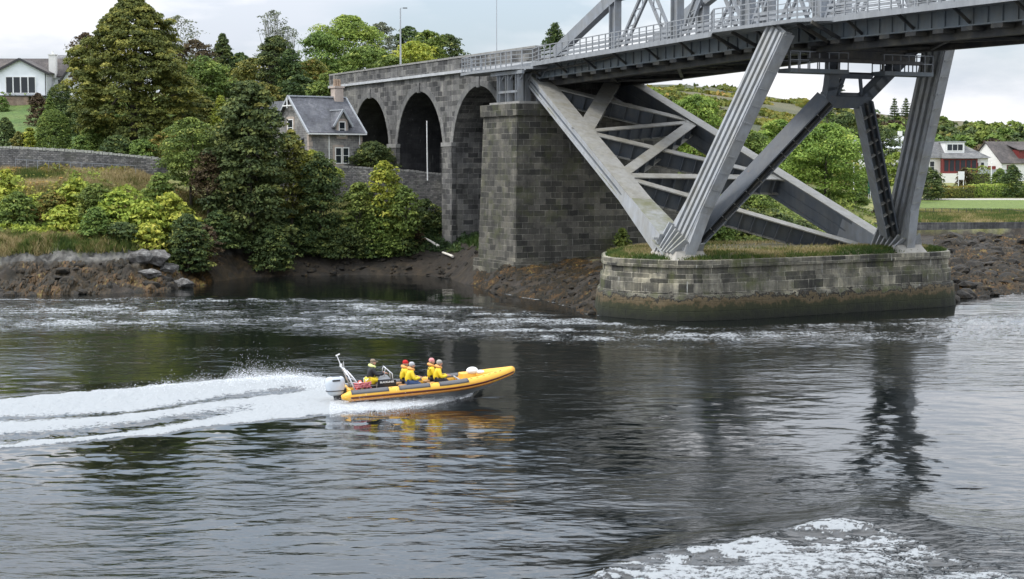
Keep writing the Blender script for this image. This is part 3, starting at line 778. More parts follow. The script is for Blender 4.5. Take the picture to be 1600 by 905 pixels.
# earth mound and rough grass on top
ms_ = simple('pier soil', (.11, .10, .05), .95, var=.4, scale=1.0)
inner = offset_poly(plan, -.25); cen = inner.mean(0)
V = [(*p, 4.0) for p in inner] + [(*(cen + (p - cen) * .82), 4.32 + .1 * random.Random(i).random()) for i, p in enumerate(inner)] + [(*cen, 4.45)]
n = len(inner); Fc = [(i, (i + 1) % n, n + (i + 1) % n, n + i) for i in range(n)] + [(n + i, n + (i + 1) % n, 2 * n) for i in range(n)]
sm = MB(); sm.add(V, Fc); sm.build('earth_top', ms_, pier, smooth=True)
def tint_mat(name, stops, rough=0.75, transl=0.25, attr='tint'):
    m, nt, b = mat_new(name)
    at = N(nt, 'ShaderNodeAttribute', attribute_name=attr)
    r = ramp(nt, stops); nt.links.new(at.outputs['Fac'], r.inputs[0])
    oi = N(nt, 'ShaderNodeObjectInfo'); hs = N(nt, 'ShaderNodeHueSaturation')
    mr = N(nt, 'ShaderNodeMapRange'); mr.inputs['To Min'].default_value = .485; mr.inputs['To Max'].default_value = .515
    nt.links.new(oi.outputs['Random'], mr.inputs['Value']); nt.links.new(mr.outputs[0], hs.inputs['Hue'])
    nt.links.new(r.outputs[0], hs.inputs['Color']); nt.links.new(hs.outputs[0], b.inputs['Base Color'])
    b.inputs['Roughness'].default_value = rough
    if 'Specular IOR Level' in b.inputs: b.inputs['Specular IOR Level'].default_value = 0.3
    t = N(nt, 'ShaderNodeBsdfTranslucent'); nt.links.new(hs.outputs[0], t.inputs['Color'])
    ms = N(nt, 'ShaderNodeMixShader'); ms.inputs[0].default_value = transl
    nt.links.new(b.outputs[0], ms.inputs[1]); nt.links.new(t.outputs[0], ms.inputs[2]); nt.links.new(ms.outputs[0], nt.nodes['Material Output'].inputs['Surface'])
    return m
GR = tint_mat('rough grass', [(0, (.05, .09, .02)), (.45, (.11, .14, .03)), (.75, (.27, .22, .09)), (1, (.42, .34, .18))])
def blades(name, P, hgt_, tints, label, width=.05, lean=.35, seed=1):
    r = np.random.RandomState(seed); n = len(P)
    ang = r.uniform(0, 2 * np.pi, n); h = hgt_ * r.uniform(.5, 1.3, n); w = width * r.uniform(.6, 1.4, n)
    dx, dy = np.cos(ang), np.sin(ang); la = r.normal(0, lean, (n, 2)) * h[:, None]
    v = np.zeros((n, 3, 3))
    v[:, 0] = P + np.stack([-dx * w, -dy * w, -.05 + 0 * w], 1); v[:, 1] = P + np.stack([dx * w, dy * w, -.05 + 0 * w], 1)
    v[:, 2] = P + np.stack([la[:, 0], la[:, 1], h], 1)
    return tag(np_mesh(name, v.reshape(-1, 3), np.arange(3 * n).reshape(n, 3), GR, {'tint': np.repeat(tints, 3)}), label, 'grass', kind='stuff')
r = np.random.RandomState(11)
i_ = r.randint(0, n, 26000); f_ = r.uniform(0, 1, 26000); q_ = 1 - np.abs(r.normal(0, .25, 26000)).clip(0, .97)
Pg = inner[i_] * (1 - f_)[:, None] + inner[(i_ + 1) % n] * f_[:, None]
Pg = cen + (Pg - cen) * q_[:, None]
zg = np.interp(q_, [0, .82, 1], [4.42, 4.33, 4.0])
tn = np.clip(fbm(Pg[:, 0] * .5, Pg[:, 1] * .5, 7, 4) * 1.6 - .35 + np.where(q_ > .9, -.2, .25) + r.normal(0, .12, 26000), 0, 1)
blades('grass', np.stack([Pg[:, 0], Pg[:, 1], zg], 1), .24, tn, 'rough green and straw coloured grass on the pier top')
# ------------------------------------------------------------------ the steel bridge
bridge = thing('steel_bridge', U(0, 9.5, 4), 'grey steel cantilever bridge with raking ribbed legs, lattice bracing, deck and railings', 'bridge')
LT, LN, DZ = 8.0, 3.0, 15.6             # lean along, lean inward, rise of the upright legs
ZB, ZT = 4.45, 19.9
def upright(c0, inw, name='upright_leg'):
    P, Q = U(0, c0, ZB), U(LT, c0 + inw * LN, ZT)
    d = (Q - P).normalized()
    # section: wide along the bridge, thin across
    wide = (AX - d * AX.dot(d)).normalized(); thin = d.cross(wide).normalized()
    if thin.dot(CX) < 0: thin = -thin
    W, T = 2.1, .78
    def seg(mb, w0, w1, t0, t1, fa, fb):
        pts = []
        for f in (fa, fb):
            o = P + (Q - P) * f
            for a, b_ in ((w0, t0), (w1, t0), (w1, t1), (w0, t1)): pts.append(o + wide * a + thin * b_)
        mb.hexa(pts)
    body = MB(); seg(body, -W / 2 + .12, W / 2 - .12, -T / 2 + .12, T / 2 - .12, -.02, .955)
    # edge plates
    for s_ in (-1, 1): seg(body, s_ * (W / 2 - .11), s_ * W / 2, -T / 2 - .04, T / 2 + .04, -.015, .95)
    for f in np.linspace(.02, .94, 14):
        seg(body, -W / 2 + .1, W / 2 + .05, -T / 2 + .1, T / 2 - .1, f, f + .006)
    leg = body.build(name, M['steel_leg'], bridge)
    rb = []
    for side in (-1, 1):
        for k in range(4):
            x = -W / 2 + .22 + k * (W - .44) / 3
            mb = MB()
            lo_, hi_ = (-T / 2 - .12, -T / 2 + .13) if side < 0 else (T / 2 - .13, T / 2 + .12)
            hw = .14 if k in (1, 2) else .11
            seg(mb, x - hw, x + hw, lo_, hi_, 0.02, .945)
            mb.build('rib', M['steel_leg'], leg)
    fl_ = MB()
    for a in (-1, 1):
        pa = P + d * 3.6
        fl_.hexa([P + wide * (a * W / 2) + thin * q_ + d * -.1 for q_ in (-T / 2, T / 2)] [:1] + [P + wide * (a * (W / 2 + .55)) + thin * (-T / 2), P + wide * (a * (W / 2 + .55)) + thin * (T / 2), P + wide * (a * W / 2) + thin * (T / 2), pa + wide * (a * W / 2) + thin * (-T / 2), pa + wide * (a * (W / 2 + .04)) + thin * (-T / 2), pa + wide * (a * (W / 2 + .04)) + thin * (T / 2), pa + wide * (a * W / 2) + thin * (T / 2)])
    fl_.build('flared_foot', M['steel_leg'], leg)
    # foot: splayed gussets and concrete block
    ft = MB()
    for k in range(6):
        x = -W / 2 - .2 + k * (W + .4) / 5
        o = P + wide * x
        for s_ in (-1, 1):
            a = o + thin * s_ * .6 + d * 1.5; b_ = o + thin * s_ * 1.15; b_.z = ZB - .02
            ft.beam(a, b_, .1, .45, up=thin)
    ft.build('foot_gusset', M['steel_leg'], leg)
    pl = MB(); Pb = P.copy()
    pts = []
    for z, e in ((4.0, .35), (4.58, .0)):
        for a, b_ in ((-1, -1), (1, -1), (1, 1), (-1, 1)):
            pts.append(Vector((*(Pb + AX * a * (W / 2 + .45 + e) + CX * b_ * (1.05 + e)).xy, z)))
    pl.hexa(pts); pl.build('plinth', M['concrete'], leg)
    return leg
upright(0, 1); upright(19, -1)

# inclined lattice from the abutment down to the leg feet
NN = lambda f: U(-31 * (1 - f) - .8 * f, 5.5 * (1 - f), 17.6 * (1 - f) + 4.9 * f)      # near chord, f from abutment (0) to foot (1)
FN = lambda f: U(-31 * (1 - f) - .8 * f, 13.6 * (1 - f) + 19 * f, 17.5 * (1 - f) + 3.75 * f)
upn = (NN(1) - NN(0)).cross(FN(0) - NN(0)); upn = upn if upn.z > 0 else -upn; upn.normalize()
def chord(fn, w, h, name, inward, mt='steel_leg'):
    P, Q = fn(-.03), fn(1.0)
    mb = MB(); mb.beam(P, Q, w, h, upn)
    d = (Q - P).normalized(); sd_ = d.cross(upn).normalized()
    for s_ in (-1, 1):                       # angle flanges standing proud along the edges
        for u_ in (-1, 1):
            o = sd_ * s_ * (w / 2 + .03) + upn * u_ * (h / 2 - .10)
            mb.beam(P + o, Q + o, .10, .22, upn)
    ch = mb.build(name, M[mt], bridge)
    mb = MB(); o = upn * (h / 2 + .05); mb.beam(P + o, Q + o, w + .25, .07, upn); mb.build('top_flange', M['steel_flange'], ch)
    mb = MB()
    for s_ in (-1, 1):
        o = sd_ * s_ * (w / 2 + .035)
        mb.beam(P + o, Q + o, .05, .12, upn)
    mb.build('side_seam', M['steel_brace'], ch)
    return ch
def f_at(fn, px):
    lo, hi = -.1, 1.05
    for _ in range(40):
        m_ = (lo + hi) / 2
        if scr(fn(m_))[0] < px: lo = m_
        else: hi = m_
    return lo
cn = chord(NN, 1.4, 1.05, 'inclined_chord', 1)
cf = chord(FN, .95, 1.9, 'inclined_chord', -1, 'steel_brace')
# widened lower end of the near chord
mb = MB(); mb.beam(NN(.72), NN(1.0), 1.46, 1.1, upn, w2=2.1, h2=1.5); mb.build('gusset_sleeve', M['steel_leg'], cn)
mb = MB(); mb.beam(FN(.86), FN(1.0), 1.0, 1.95, upn, w2=1.5, h2=2.0); mb.build('gusset_sleeve', M['steel'], cf)
def ibeam(P, Q, h, w=.75, nst=8, name='cross_brace', up=None, mat_w=None, mat_f=None, end=0.0, gus=1.0):
    up = up or upn; h = h * 1.22; w = w * 1.1
    P, Q = Vector(P), Vector(Q); d = (Q - P).normalized()
    up = (up - d * up.dot(d)).normalized(); sd_ = d.cross(up).normalized()
    web = MB(); web.beam(P, Q, .09, h - .1, up, drop=h / 2)
    L_ = (Q - P).length
    for k in range(1, nst + 1):
        o = P + d * (L_ * k / (nst + 1))
        for s_ in (-1, 1):
            a = o + sd_ * s_ * (.045 + w * .22) - up * .09; web.beam(a, a - up * (h - .18), .05, w * .44, sd_)
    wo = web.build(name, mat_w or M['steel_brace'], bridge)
    fl = MB(); fl.beam(P, Q, w, .09, up, drop=.02); fl.beam(P, Q, w * .8, .08, up, drop=h - .05)
    if gus:                                   # flange widening into the gussets
        fl.beam(P, P + d * gus, w + .8, .1, up, w2=w + .02, drop=.01)
        fl.beam(Q - d * gus, Q, w + .02, .1, up, w2=w + .8, drop=.01)
    fl.build('flange', mat_f or M['steel_flange'], wo)
    return wo
def node(fn, px, lift): return fn(f_at(fn, px)) + upn * lift
LNn, LFn = .50, .85
n1_, n2_, n3_ = node(NN, 852, LNn), node(NN, 911, LNn), node(NN, 968, LNn)
f1_, f2_, f3_, f4_ = node(FN, 962, LFn), node(FN, 1082, LFn), node(FN, 1222, LFn), node(FN, 1372, LFn - 1.0)
e = upn * .015
ibeam(n1_, f2_, 1.15, nst=10); ibeam(n2_ + e, f1_ + e, .7, w=1.2, nst=3)
ibeam(n2_ - e, f2_ - e, .95, w=.5, nst=9); ibeam(n2_ - 2 * e, f3_ - 2 * e, 1.15, nst=15)
ibeam(n3_ + 2 * e, f2_ + 2 * e, .85, w=.8, nst=7); ibeam(n3_, f3_, 1.1, nst=12)
ibeam(n3_ - 3 * e, f4_, 1.2, nst=20, w=.7)
# corner stiffeners at the foot nodes
for P0, s_ in ((NN(1.0), 1), (FN(1.0), -1)):
    mb = MB()
    for k in range(4):
        a = P0 + CX * (k * .5 - .9) + upn * .4 - AX * 1.0; b_ = P0 + CX * (k * .6 - 1.1) + AX * 1.1; b_.z = 4.3
        mb.beam(a, b_, .09, .5, CX)
    mb.beam(P0 - CX * 1.4 + upn * .5 - AX * .4, P0 + CX * 1.4 + upn * .5 - AX * .4, .3, .16)
    mb.build('node_stiffener', M['steel_leg'], bridge)

# A-frame between the uprights
def plane_pt(f, c): return U(LT * f, c, ZB + (ZT - ZB) * f)
pn = (plane_pt(1, 3) - plane_pt(0, 0)).cross(CX).normalized(); pn = pn if pn.y < 0 else -pn
J0, J1 = plane_pt(.665, 8.3), plane_pt(.665, 11.3)
def brace(P, Q, nst):
    d = (Q - P).normalized(); sd_ = d.cross(pn).normalized()
    mb = MB(); mb.beam(P, Q, .1, 1.3, pn)
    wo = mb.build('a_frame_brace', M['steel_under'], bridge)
    fl = MB()
    for s_ in (-1, 1):
        pass
    # broad faces: upper plate light, lower side ribbed
    up_ = sd_ if sd_.z > 0 else -sd_
    fl.beam(P + up_ * .42, Q + up_ * .42, 1.35, .12, up_)
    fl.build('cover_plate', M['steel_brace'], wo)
    rb = MB()
    L_ = (Q - P).length
    for k in range(1, nst + 1):
        o = P + d * (L_ * k / (nst + 1))
        rb.beam(o + up_ * .36, o - up_ * .42, .06, 1.1, pn)
    rb.build('web_stiffener', M['steel_flange'], wo)
    lf = MB(); lf.beam(P - up_ * .44, Q - up_ * .44, 1.0, .09, up_); lf.build('flange', M['steel'], wo)
    # front web
    fw = MB(); fw.beam(P + pn * .25, Q + pn * .25, .78, .06, pn); fw.build('front_web', M['steel_deck'], wo)
brace(plane_pt(.06, 1.2), J0, 10)
brace(plane_pt(.06, 17.9), J1, 10)
# collar: curved arms from the leg heads to the junction
collar = MB()
def curve_beam(mb, pts, w, h, up):
    for a, b_ in zip(pts, pts[1:]):
        d = (b_ - a).normalized() * .12
        mb.beam(a - d, b_ + d, w, h, up)
def bez(a, b_, c_, n=9): return [a * (1 - t) ** 2 + b_ * 2 * t * (1 - t) + c_ * t * t for t in np.linspace(0, 1, n)]
curve_beam(collar, bez(plane_pt(.98, 5.3), plane_pt(.90, 8.0), plane_pt(.665, 8.4)), .8, .62, pn)
curve_beam(collar, bez(plane_pt(.98, 15.2), plane_pt(.78, 12.6), plane_pt(.665, 11.2)), .8, .62, pn)
collar.beam(plane_pt(.665, 7.9), plane_pt(.665, 11.7), .85, .7, pn)
for a, b_ in ((8.3, 9.1), (11.3, 10.4), (9.1, 9.1)): collar.beam(plane_pt(.665, a), plane_pt(.77, b_), .18, .2, pn)
collar.beam(plane_pt(.77, 8.2), plane_pt(.77, 11.4), .35, .3, pn)
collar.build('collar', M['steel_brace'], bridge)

# deck
def zd(t): return 19.45 + (0.022 * t if t < 0 else -.004 * t)
tsd = [-37, -31, -26, -18, -9, 0, 10, 20, 30, 42, 56]
fas, wk_, slab, under = MB(), MB(), MB(), MB()
for t0, t1 in zip(tsd, tsd[1:]):
    def seg(mb, c0, c1, a, b_):
        mb.hexa([U(t, c, zd(t) + o) for o, in ((a,), (b_,)) for t, c in ((t0, c0), (t1, c0), (t1, c1), (t0, c1))])
    seg(fas, 5.0, 5.14, -1.05, -.02); seg(fas, 14.4, 14.54, -1.25, -.02)
    seg(fas, 4.82, 5.3, -1.14, -1.052); seg(fas, 14.2, 14.7, -1.34, -1.252)
    seg(slab, 5.145, 14.395, -.35, -.05)
    if t1 <= 56: seg(wk_, 3.62, 4.995, -.12, 0.0)
    seg(wk_, 3.5, 3.615, -.2, .12)
    seg(wk_, 14.6, 15.9, -.12, 0.0)
    for c in (7.0, 8.8, 10.6, 12.4): seg(under, c, c + .3, -1.1, -.36)
    seg(under, 5.75, 6.35, -1.75, -.36); seg(under, 13.3, 13.9, -1.55, -.36)
fas.build('deck_girder', M['steel_deck'], bridge)
slab.build('deck_slab', M['asphalt'], bridge)
wk_.build('walkway', M['rail'], bridge)
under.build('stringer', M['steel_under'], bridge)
cross0 = None
for k in range(38):
    t = -34 + k * 2.35
    mb = MB(); mb.ubox(t - .13, t + .13, 5.6, 14.0, zd(t) - 1.2, zd(t) - .4)
    mb.hexa([U(t + a, c, z) for z, in ((zd(t) - 1.4,), (zd(t) - 1.16,)) for a, c in ((-.45, 4.72), (.45, 4.72), (.45, 5.6), (-.45, 5.6))])
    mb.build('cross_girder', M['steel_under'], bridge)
    if k % 2 == 0:
        mb = MB(); mb.beam(U(t, 4.95, zd(t) - .95), U(t, 3.7, zd(t) - .12), .12, .16); mb.build('bracket', M['steel_under'], bridge)
# stiffeners on the near girder face
for k in range(80):
    t = -36 + k * 1.15
    mb = MB(); mb.ubox(t - .03, t + .03, 4.9, 4.998, zd(t) - 1.04, zd(t) - .13)
    mb.build('girder_stiffener', M['steel_deck'], bridge)
# bottom laterals and pipe
mb = MB()
for k in range(8):
    t = -30 + k * 10
    mb.beam(U(t, 6.4, zd(t) - 1.4), U(t + 10, 13.2, zd(t) - 1.4), .25, .15); mb.beam(U(t, 13.2, zd(t) - 1.42), U(t + 10, 6.4, zd(t) - 1.42), .25, .15)
mb.tube([U(t, 4.4, zd(t) - .55) for t in (-33, -28, -22)] + [U(-16, 4.6, zd(-16) - .28)], .09)
mb.build('lateral_brace', M['steel_under'], bridge)
# widened platform over the near leg
plat = MB()
pl_poly = [U(-1.5, 3.5, 0), U(1.0, 2.0, 0), U(10.2, 2.0, 0), U(12.0, 3.5, 0), U(12.0, 4.99, 0), U(-1.5, 4.99, 0)]
plat.prism([(p.x, p.y) for p in pl_poly], 19.28, 19.5); plat.build('leg_platform', M['rail'], bridge)
for t in (0, 2.4, 9.6, 11):
    pu = MB(); pu.beam(U(t, 5.0, 18.2), U(t, 2.6, 19.25), .14, .22)
    pu.build('platform_bracket', M['steel_under'], bridge)
# widened refuge over the abutment and its posts
pl2 = MB(); q = [U(-41, 2.9, 0), U(-38, 2.4, 0), U(-30, 2.4, 0), U(-28, 3.5, 0), U(-28, 5.2, 0), U(-41, 5.2, 0)]
pl2.prism([(p.x, p.y) for p in q], 18.42, 18.64); pl2.build('refuge_platform', M['rail'], bridge)
for (t, c) in ((-33.2, 3.1), (-31.6, 3.1), (-29.7, 3.1), (-33.0, 4.7), (-29.5, 5.0), (-31.2, 4.6)):
    mb = MB(); z0 = 15.722
    mb.ubox(t - .22, t + .22, c - .05, c + .05, z0, 18.41); mb.ubox(t - .26, t - .20, c - .25, c + .25, z0, 18.41); mb.ubox(t + .20, t + .26, c - .25, c + .25, z0, 18.41)
    for s_ in (-1, 1): mb.beam(U(t, c, 17.4), U(t + s_ * 1.1, c, 18.38), .12, .12)
    mb.build('bearing_post', M['steel'], bridge)
mb = MB(); mb.beam(U(-33.2, 2.95, 16.6), U(-29.7, 2.95, 16.6), .15, .2); mb.beam(U(-34.6, 2.9, 18.2), U(-28.6, 2.9, 18.2), .2, .3)
mb.build('post_tie', M['steel'], bridge)

# railings: posts stand one by one, rails run along
def railing(path, hgt_, step, nrail=4, mesh=True):
    rl = MB(); P = [Vector(p) for p in path]
    for a, b_ in zip(P, P[1:]):
        for k in range(nrail):
            z = hgt_ * (k + 1) / nrail
            rl.beam(a + Vector((0, 0, z)), b_ + Vector((0, 0, z)), .05 if k < nrail - 1 else .08, .05 if k < nrail - 1 else .07)
    ro = rl.build('railing', M['rail'], bridge)
    acc = 0.0
    for a, b_ in zip(P, P[1:]):
        L_ = (b_ - a).length; n_ = max(1, round(L_ / step)); d = (b_ - a).normalized()
        for k in range(n_):
            p = a + (b_ - a) * (k / n_)
            mb = MB(); mb.beam(p + Vector((0, 0, -.1)), p + Vector((0, 0, hgt_)), .07, .09, up=d)
            mb.build('railing_post', M['rail'], ro)
    return ro
railing([U(-40.9, 5.0, 18.64), U(-40.9, 3.0, 18.64), U(-38, 2.5, 18.64), U(-30, 2.5, 18.64), U(-28.1, 3.55, 18.7), U(-27, 3.55, zd(-27))], 1.35, 1.05, 4)
railing([U(-27, 3.55, zd(-27)), U(-18, 3.55, zd(-18)), U(-9, 3.55, zd(-9)), U(-1.5, 3.55, zd(-1.5))], 1.35, 1.0, 4)
railing([U(-1.5, 3.55, 19.5), U(1.0, 2.1, 19.5), U(10.2, 2.1, 19.5), U(12.0, 3.55, 19.5)], 1.35, 1.0, 4)
railing([U(12, 3.55, zd(12)), U(30, 3.55, zd(30)), U(50, 3.55, zd(50))], 1.35, 1.05, 4)
railing([U(-27, 15.8, zd(-27)), U(0, 15.8, zd(0)), U(30, 15.8, zd(30))], 1.35, 1.6, 3)
# traffic barrier panels between road and walkway
mb = MB()
for t0, t1 in ((-30, -18.6), (-17.4, -9.5), (-8.3, -.6), (1, 7.2), (9, 16), (17, 27)):
    for z in (.35, .7, 1.05): mb.hexa([U(t, c, zd(t) + z + o) for o in (0, .16) for t, c in ((t0, 5.35), (t1, 5.35), (t1, 5.42), (t0, 5.42))])
mb.build('road_barrier', M['rail'], bridge)
# trusses above the deck
ta_, tb_ = t_at(893, 5.6, 20.2), t_at(946, 5.6, 22.5)
za_, zb2_ = z_at(ta_, 5.6, 60), z_at(tb_, 5.6, 9)
ks_ = (zb2_ - za_) / (tb_ - ta_)
TOP = [(ta_ - 2.6, za_ - 2.6 * ks_), (ta_, za_), (tb_, zb2_), (tb_ + 4.5, zb2_ + 4.5 * ks_ * .9), (tb_ + 10, zb2_ + 10 * ks_ * .78), (0, zb2_ + 13.5 * ks_ * .8), (8, zb2_ + 15.5 * ks_ * .82), (18, zb2_ + 13 * ks_ * .8), (28, zb2_ + 9 * ks_ * .8), (40, zb2_ + 6 * ks_ * .7)]
def ztop(t): return float(np.interp(t, [a for a, _ in TOP], [b_ for _, b_ in TOP]))
for c in (5.6, 13.9):
    mb = MB()
    for (t0, z0), (t1, z1) in zip(TOP, TOP[1:]):
        mb.beam(U(t0, c, z0), U(t1 + .05, c, z1), .62, .95)
    ch = mb.build('top_chord', M['steel'], bridge)
    for t in (-18, -9, 0, 8, 18, 28):
        mb = MB()
        z1 = ztop(t) - .3
        for s_ in (-1, 1): mb.hexa([U(t + a, c + b_, z) for z in (zd(t) - .3, z1) for a, b_ in ((s_ * .42 - .05, -.3), (s_ * .42 + .05, -.3), (s_ * .42 + .05, .3), (s_ * .42 - .05, .3))])
        mb.ubox(t - .368, t + .368, c - .04, c + .04, zd(t) - .3, z1)
        mb.build('truss_post', M['steel'], bridge)
    for t0, t1 in ((-17.4, -12.2), (-9.6, -13.5), (-8.4, -3.6), (-.6, -5), (.6, 5), (7.4, 3), (8.8, 13), (17.4, 13), (18.6, 23), (27.4, 22)):
        mb = MB(); P0, P1 = U(t0, c, zd(t0)), U(t1, c, ztop(t1) - .6)
        d = (P1 - P0).normalized(); sd_ = d.cross(CX).normalized()
        for s_ in (-1, 1): mb.beam(P0 + sd_ * s_ * .38, P1 + sd_ * s_ * .38, .2, .2)
        n_ = int((P1 - P0).length / .8)
        for k in range(n_):
            a = P0 + d * (k * .8) + sd_ * (.38 if k % 2 else -.38); b_ = P0 + d * ((k + 1) * .8) - sd_ * (.38 if k % 2 else -.38)
            mb.beam(a, b_, .08, .08)
        mb.build('lattice_diagonal', M['steel'], bridge)
for t in (-9, 0, 8, 18):
    z1 = ztop(t) - .8; zb_ = max(zd(t) + 4.6, z1 - 3.2) if t > -9 else z1 - .1
    mb = MB()
    pts = [U(t, c, zb_ - 1.5 * (abs(c - 9.75) / 4.15) ** 2.2) for c in np.linspace(5.6, 13.9, 13)]
    for a, b_ in zip(pts, pts[1:]): mb.beam(a, b_, .3, .35)
    mb.beam(U(t, 5.6, z1), U(t, 13.9, z1), .4, .5)
    if z1 - zb_ > 2:
        mb.beam(U(t, 5.6, z1), U(t, 9.75, zb_), .2, .2); mb.beam(U(t, 13.9, z1), U(t, 9.75, zb_), .2, .2)
    mb.build('portal_arch', M['steel'], bridge)
for t0, t1 in ((-18, -9), (-9, 0), (0, 8)):
    mb = MB(); mb.beam(U(t0, 5.6, ztop(t0) - .3), U(t1, 13.9, ztop(t1) - .3), .22, .22); mb.beam(U(t0, 13.9, ztop(t0) - .34), U(t1, 5.6, ztop(t1) - .34), .22, .22)
    mb.build('wind_brace', M['steel'], bridge)
# inspection catwalks either side of the collar
for c0, c1 in ((3.7, 8.4), (11.4, 15.6)):
    mb = MB(); t0 = 6.2
    mb.hexa([U(t0 + a, c, z) for z in (16.35, 16.62) for a, c in ((-.1, c0), (1.3, c0), (1.3, c1), (-.1, c1))])
    cw = mb.build('catwalk', M['steel_deck'], bridge)
    rl = MB()
    for a in (0, 1.2):
        for z in (.55, 1.1): rl.beam(U(t0 + a, c0, 16.62 + z), U(t0 + a, c1, 16.62 + z), .06, .06)
        for k in range(7):
            c = c0 + (c1 - c0) * k / 6; rl.beam(U(t0 + a, c, 16.62), U(t0 + a, c, 17.72), .06, .06, up=AX)
    for c in (c0, c1): rl.beam(U(t0, c, 17.72), U(t0 + 1.2, c, 17.72), .06, .06)
    rl.build('guard_rail', M['steel'], cw)
    hg = MB()
    for c in (c0 + .4, c1 - .4): hg.beam(U(t0 + .6, c, 16.6), U(t0 + .6, c, 18.2), .12, .12, up=AX)
    hg.build('hanger', M['steel_under'], cw)
# sway truss under the deck between the leg heads
mb = MB()
for z in (17.2, 18.0): mb.beam(U(7.4, 5.2, z), U(7.4, 14.6, z), .3, .22)
mb.ubox(7.1, 7.16, 5.5, 14.3, 17.25, 17.95)
mb.build('sway_beam', M['steel_under'], bridge)
for p_, q_ in ((NN(0), 'near'), (FN(0), 'far')):
    mb = MB(); mb.beam(p_ + Vector((0, 0, -.2)), p_ + Vector((0, 0, 1.0)), 1.3, 1.3); mb.build('bearing_shoe', M['steel'], bridge)
# ------------------------------------------------------------------ vegetation
LEAF = {
 'olive':   tint_mat('olive foliage', [(0, (0.049, 0.063, 0.018)), (.45, (0.134, 0.149, 0.034)), (.8, (0.281, 0.262, 0.055)), (1, (0.427, 0.366, 0.098))]),
 'dark':    tint_mat('dark foliage', [(0, (0.029, 0.051, 0.020)), (.5, (0.078, 0.116, 0.037)), (.85, (0.177, 0.213, 0.055)), (1, (0.329, 0.329, 0.085))]),
 'green':   tint_mat('green foliage', [(0, (0.051, 0.088, 0.022)), (.5, (0.140, 0.201, 0.044)), (.85, (0.262, 0.329, 0.067)), (1, (0.390, 0.415, 0.110))]),
 'bright':  tint_mat('bright foliage', [(0, (0.073, 0.122, 0.024)), (.5, (0.201, 0.287, 0.051)), (.85, (0.366, 0.439, 0.085)), (1, (0.512, 0.537, 0.134))]),
 'lime':    tint_mat('lime foliage', [(0, (0.098, 0.146, 0.024)), (.4, (0.268, 0.329, 0.049)), (.75, (0.464, 0.488, 0.073)), (1, (0.600, 0.561, 0.134))]),
 'brown':   tint_mat('brown foliage', [(0, (0.037, 0.027, 0.018)), (.5, (0.098, 0.073, 0.037)), (.85, (0.159, 0.122, 0.055)), (1, (0.146, 0.171, 0.049))]),
 'grey':    tint_mat('grey foliage', [(0, (0.061, 0.073, 0.055)), (.5, (0.171, 0.189, 0.122)), (.85, (0.268, 0.293, 0.183)), (1, (0.366, 0.366, 0.268))]),
 'autumn':  tint_mat('turning foliage', [(0, (0.049, 0.079, 0.018)), (.4, (0.159, 0.183, 0.037)), (.75, (0.281, 0.232, 0.049)), (1, (0.390, 0.220, 0.073))]),
}
M['bark'] = simple('bark', (.07, .06, .045), .9, var=.4, scale=2.0, bump=.5)
M['lichen_bark'] = simple('lichen bark', (.33, .33, .30), .9, var=.35, scale=2.0)

def crown(rs, h, w, prof, nclu, nleaf, leaf, rc, core=.35, flat=.65, droop=0.0, lean=(0, 0)):
    amp = .12 if core > .8 else 1.0
    """leaf quads of a crown h high and w half-width, base at z=0"""
    hh = rs.uniform(0, 1, nclu) ** .9
    R = np.interp(hh, [p[0] for p in prof], [p[1] for p in prof]) * w
    an = rs.uniform(0, 2 * np.pi, nclu)
    bump_ = 1 + amp * (.16 * np.sin(an * 3 + hh * 9 + rs.uniform(0, 6)) + .13 * np.sin(an * 5 - hh * 17 + rs.uniform(0, 6)) + rs.normal(0, .12, nclu))
    rad = R * bump_ * (core + (1 - core) * rs.uniform(0, 1, nclu) ** .45)
    C = np.stack([rad * np.cos(an) + lean[0] * hh * h, rad * np.sin(an) + lean[1] * hh * h, hh * h], 1)
    rcl = rc * rs.uniform(.6, 1.35, nclu) * np.clip(R / w + .35, .35, 1.1)
    k = rs.randint(0, nclu, nleaf)
    d = rs.normal(0, 1, (nleaf, 3)); d /= np.linalg.norm(d, axis=1)[:, None]
    d[:, 2] = np.abs(d[:, 2]) * 1.0 - .25
    rr_ = rcl[k] * rs.uniform(.35, 1.0, nleaf) ** .6
    P = C[k] + d * rr_[:, None] * np.array([1, 1, flat])
    P[:, 2] = np.maximum(P[:, 2] - droop * (rr_ ** 2), -.1)
    # leaf frames
    nrm = d * .9 + np.array([0, 0, .7]) + rs.normal(0, .55, (nleaf, 3)); nrm /= np.linalg.norm(nrm, axis=1)[:, None]
    a = np.cross(nrm, rs.normal(0, 1, (nleaf, 3))); a /= np.linalg.norm(a, axis=1)[:, None]
    b_ = np.cross(nrm, a)
    sz = leaf * rs.uniform(.55, 1.35, nleaf)[:, None]
    V = np.stack([P - a * sz * .6, P - b_ * sz * .36, P + a * sz * .6, P + b_ * sz * .36], 1).reshape(-1, 3)
    ct = rs.normal(.46, .17, nclu)
    tint = np.clip(ct[k] + rs.normal(0, .13, nleaf) + .10 * d[:, 2], 0, 1)
    return V, np.arange(4 * nleaf).reshape(nleaf, 4), np.repeat(tint, 4), C

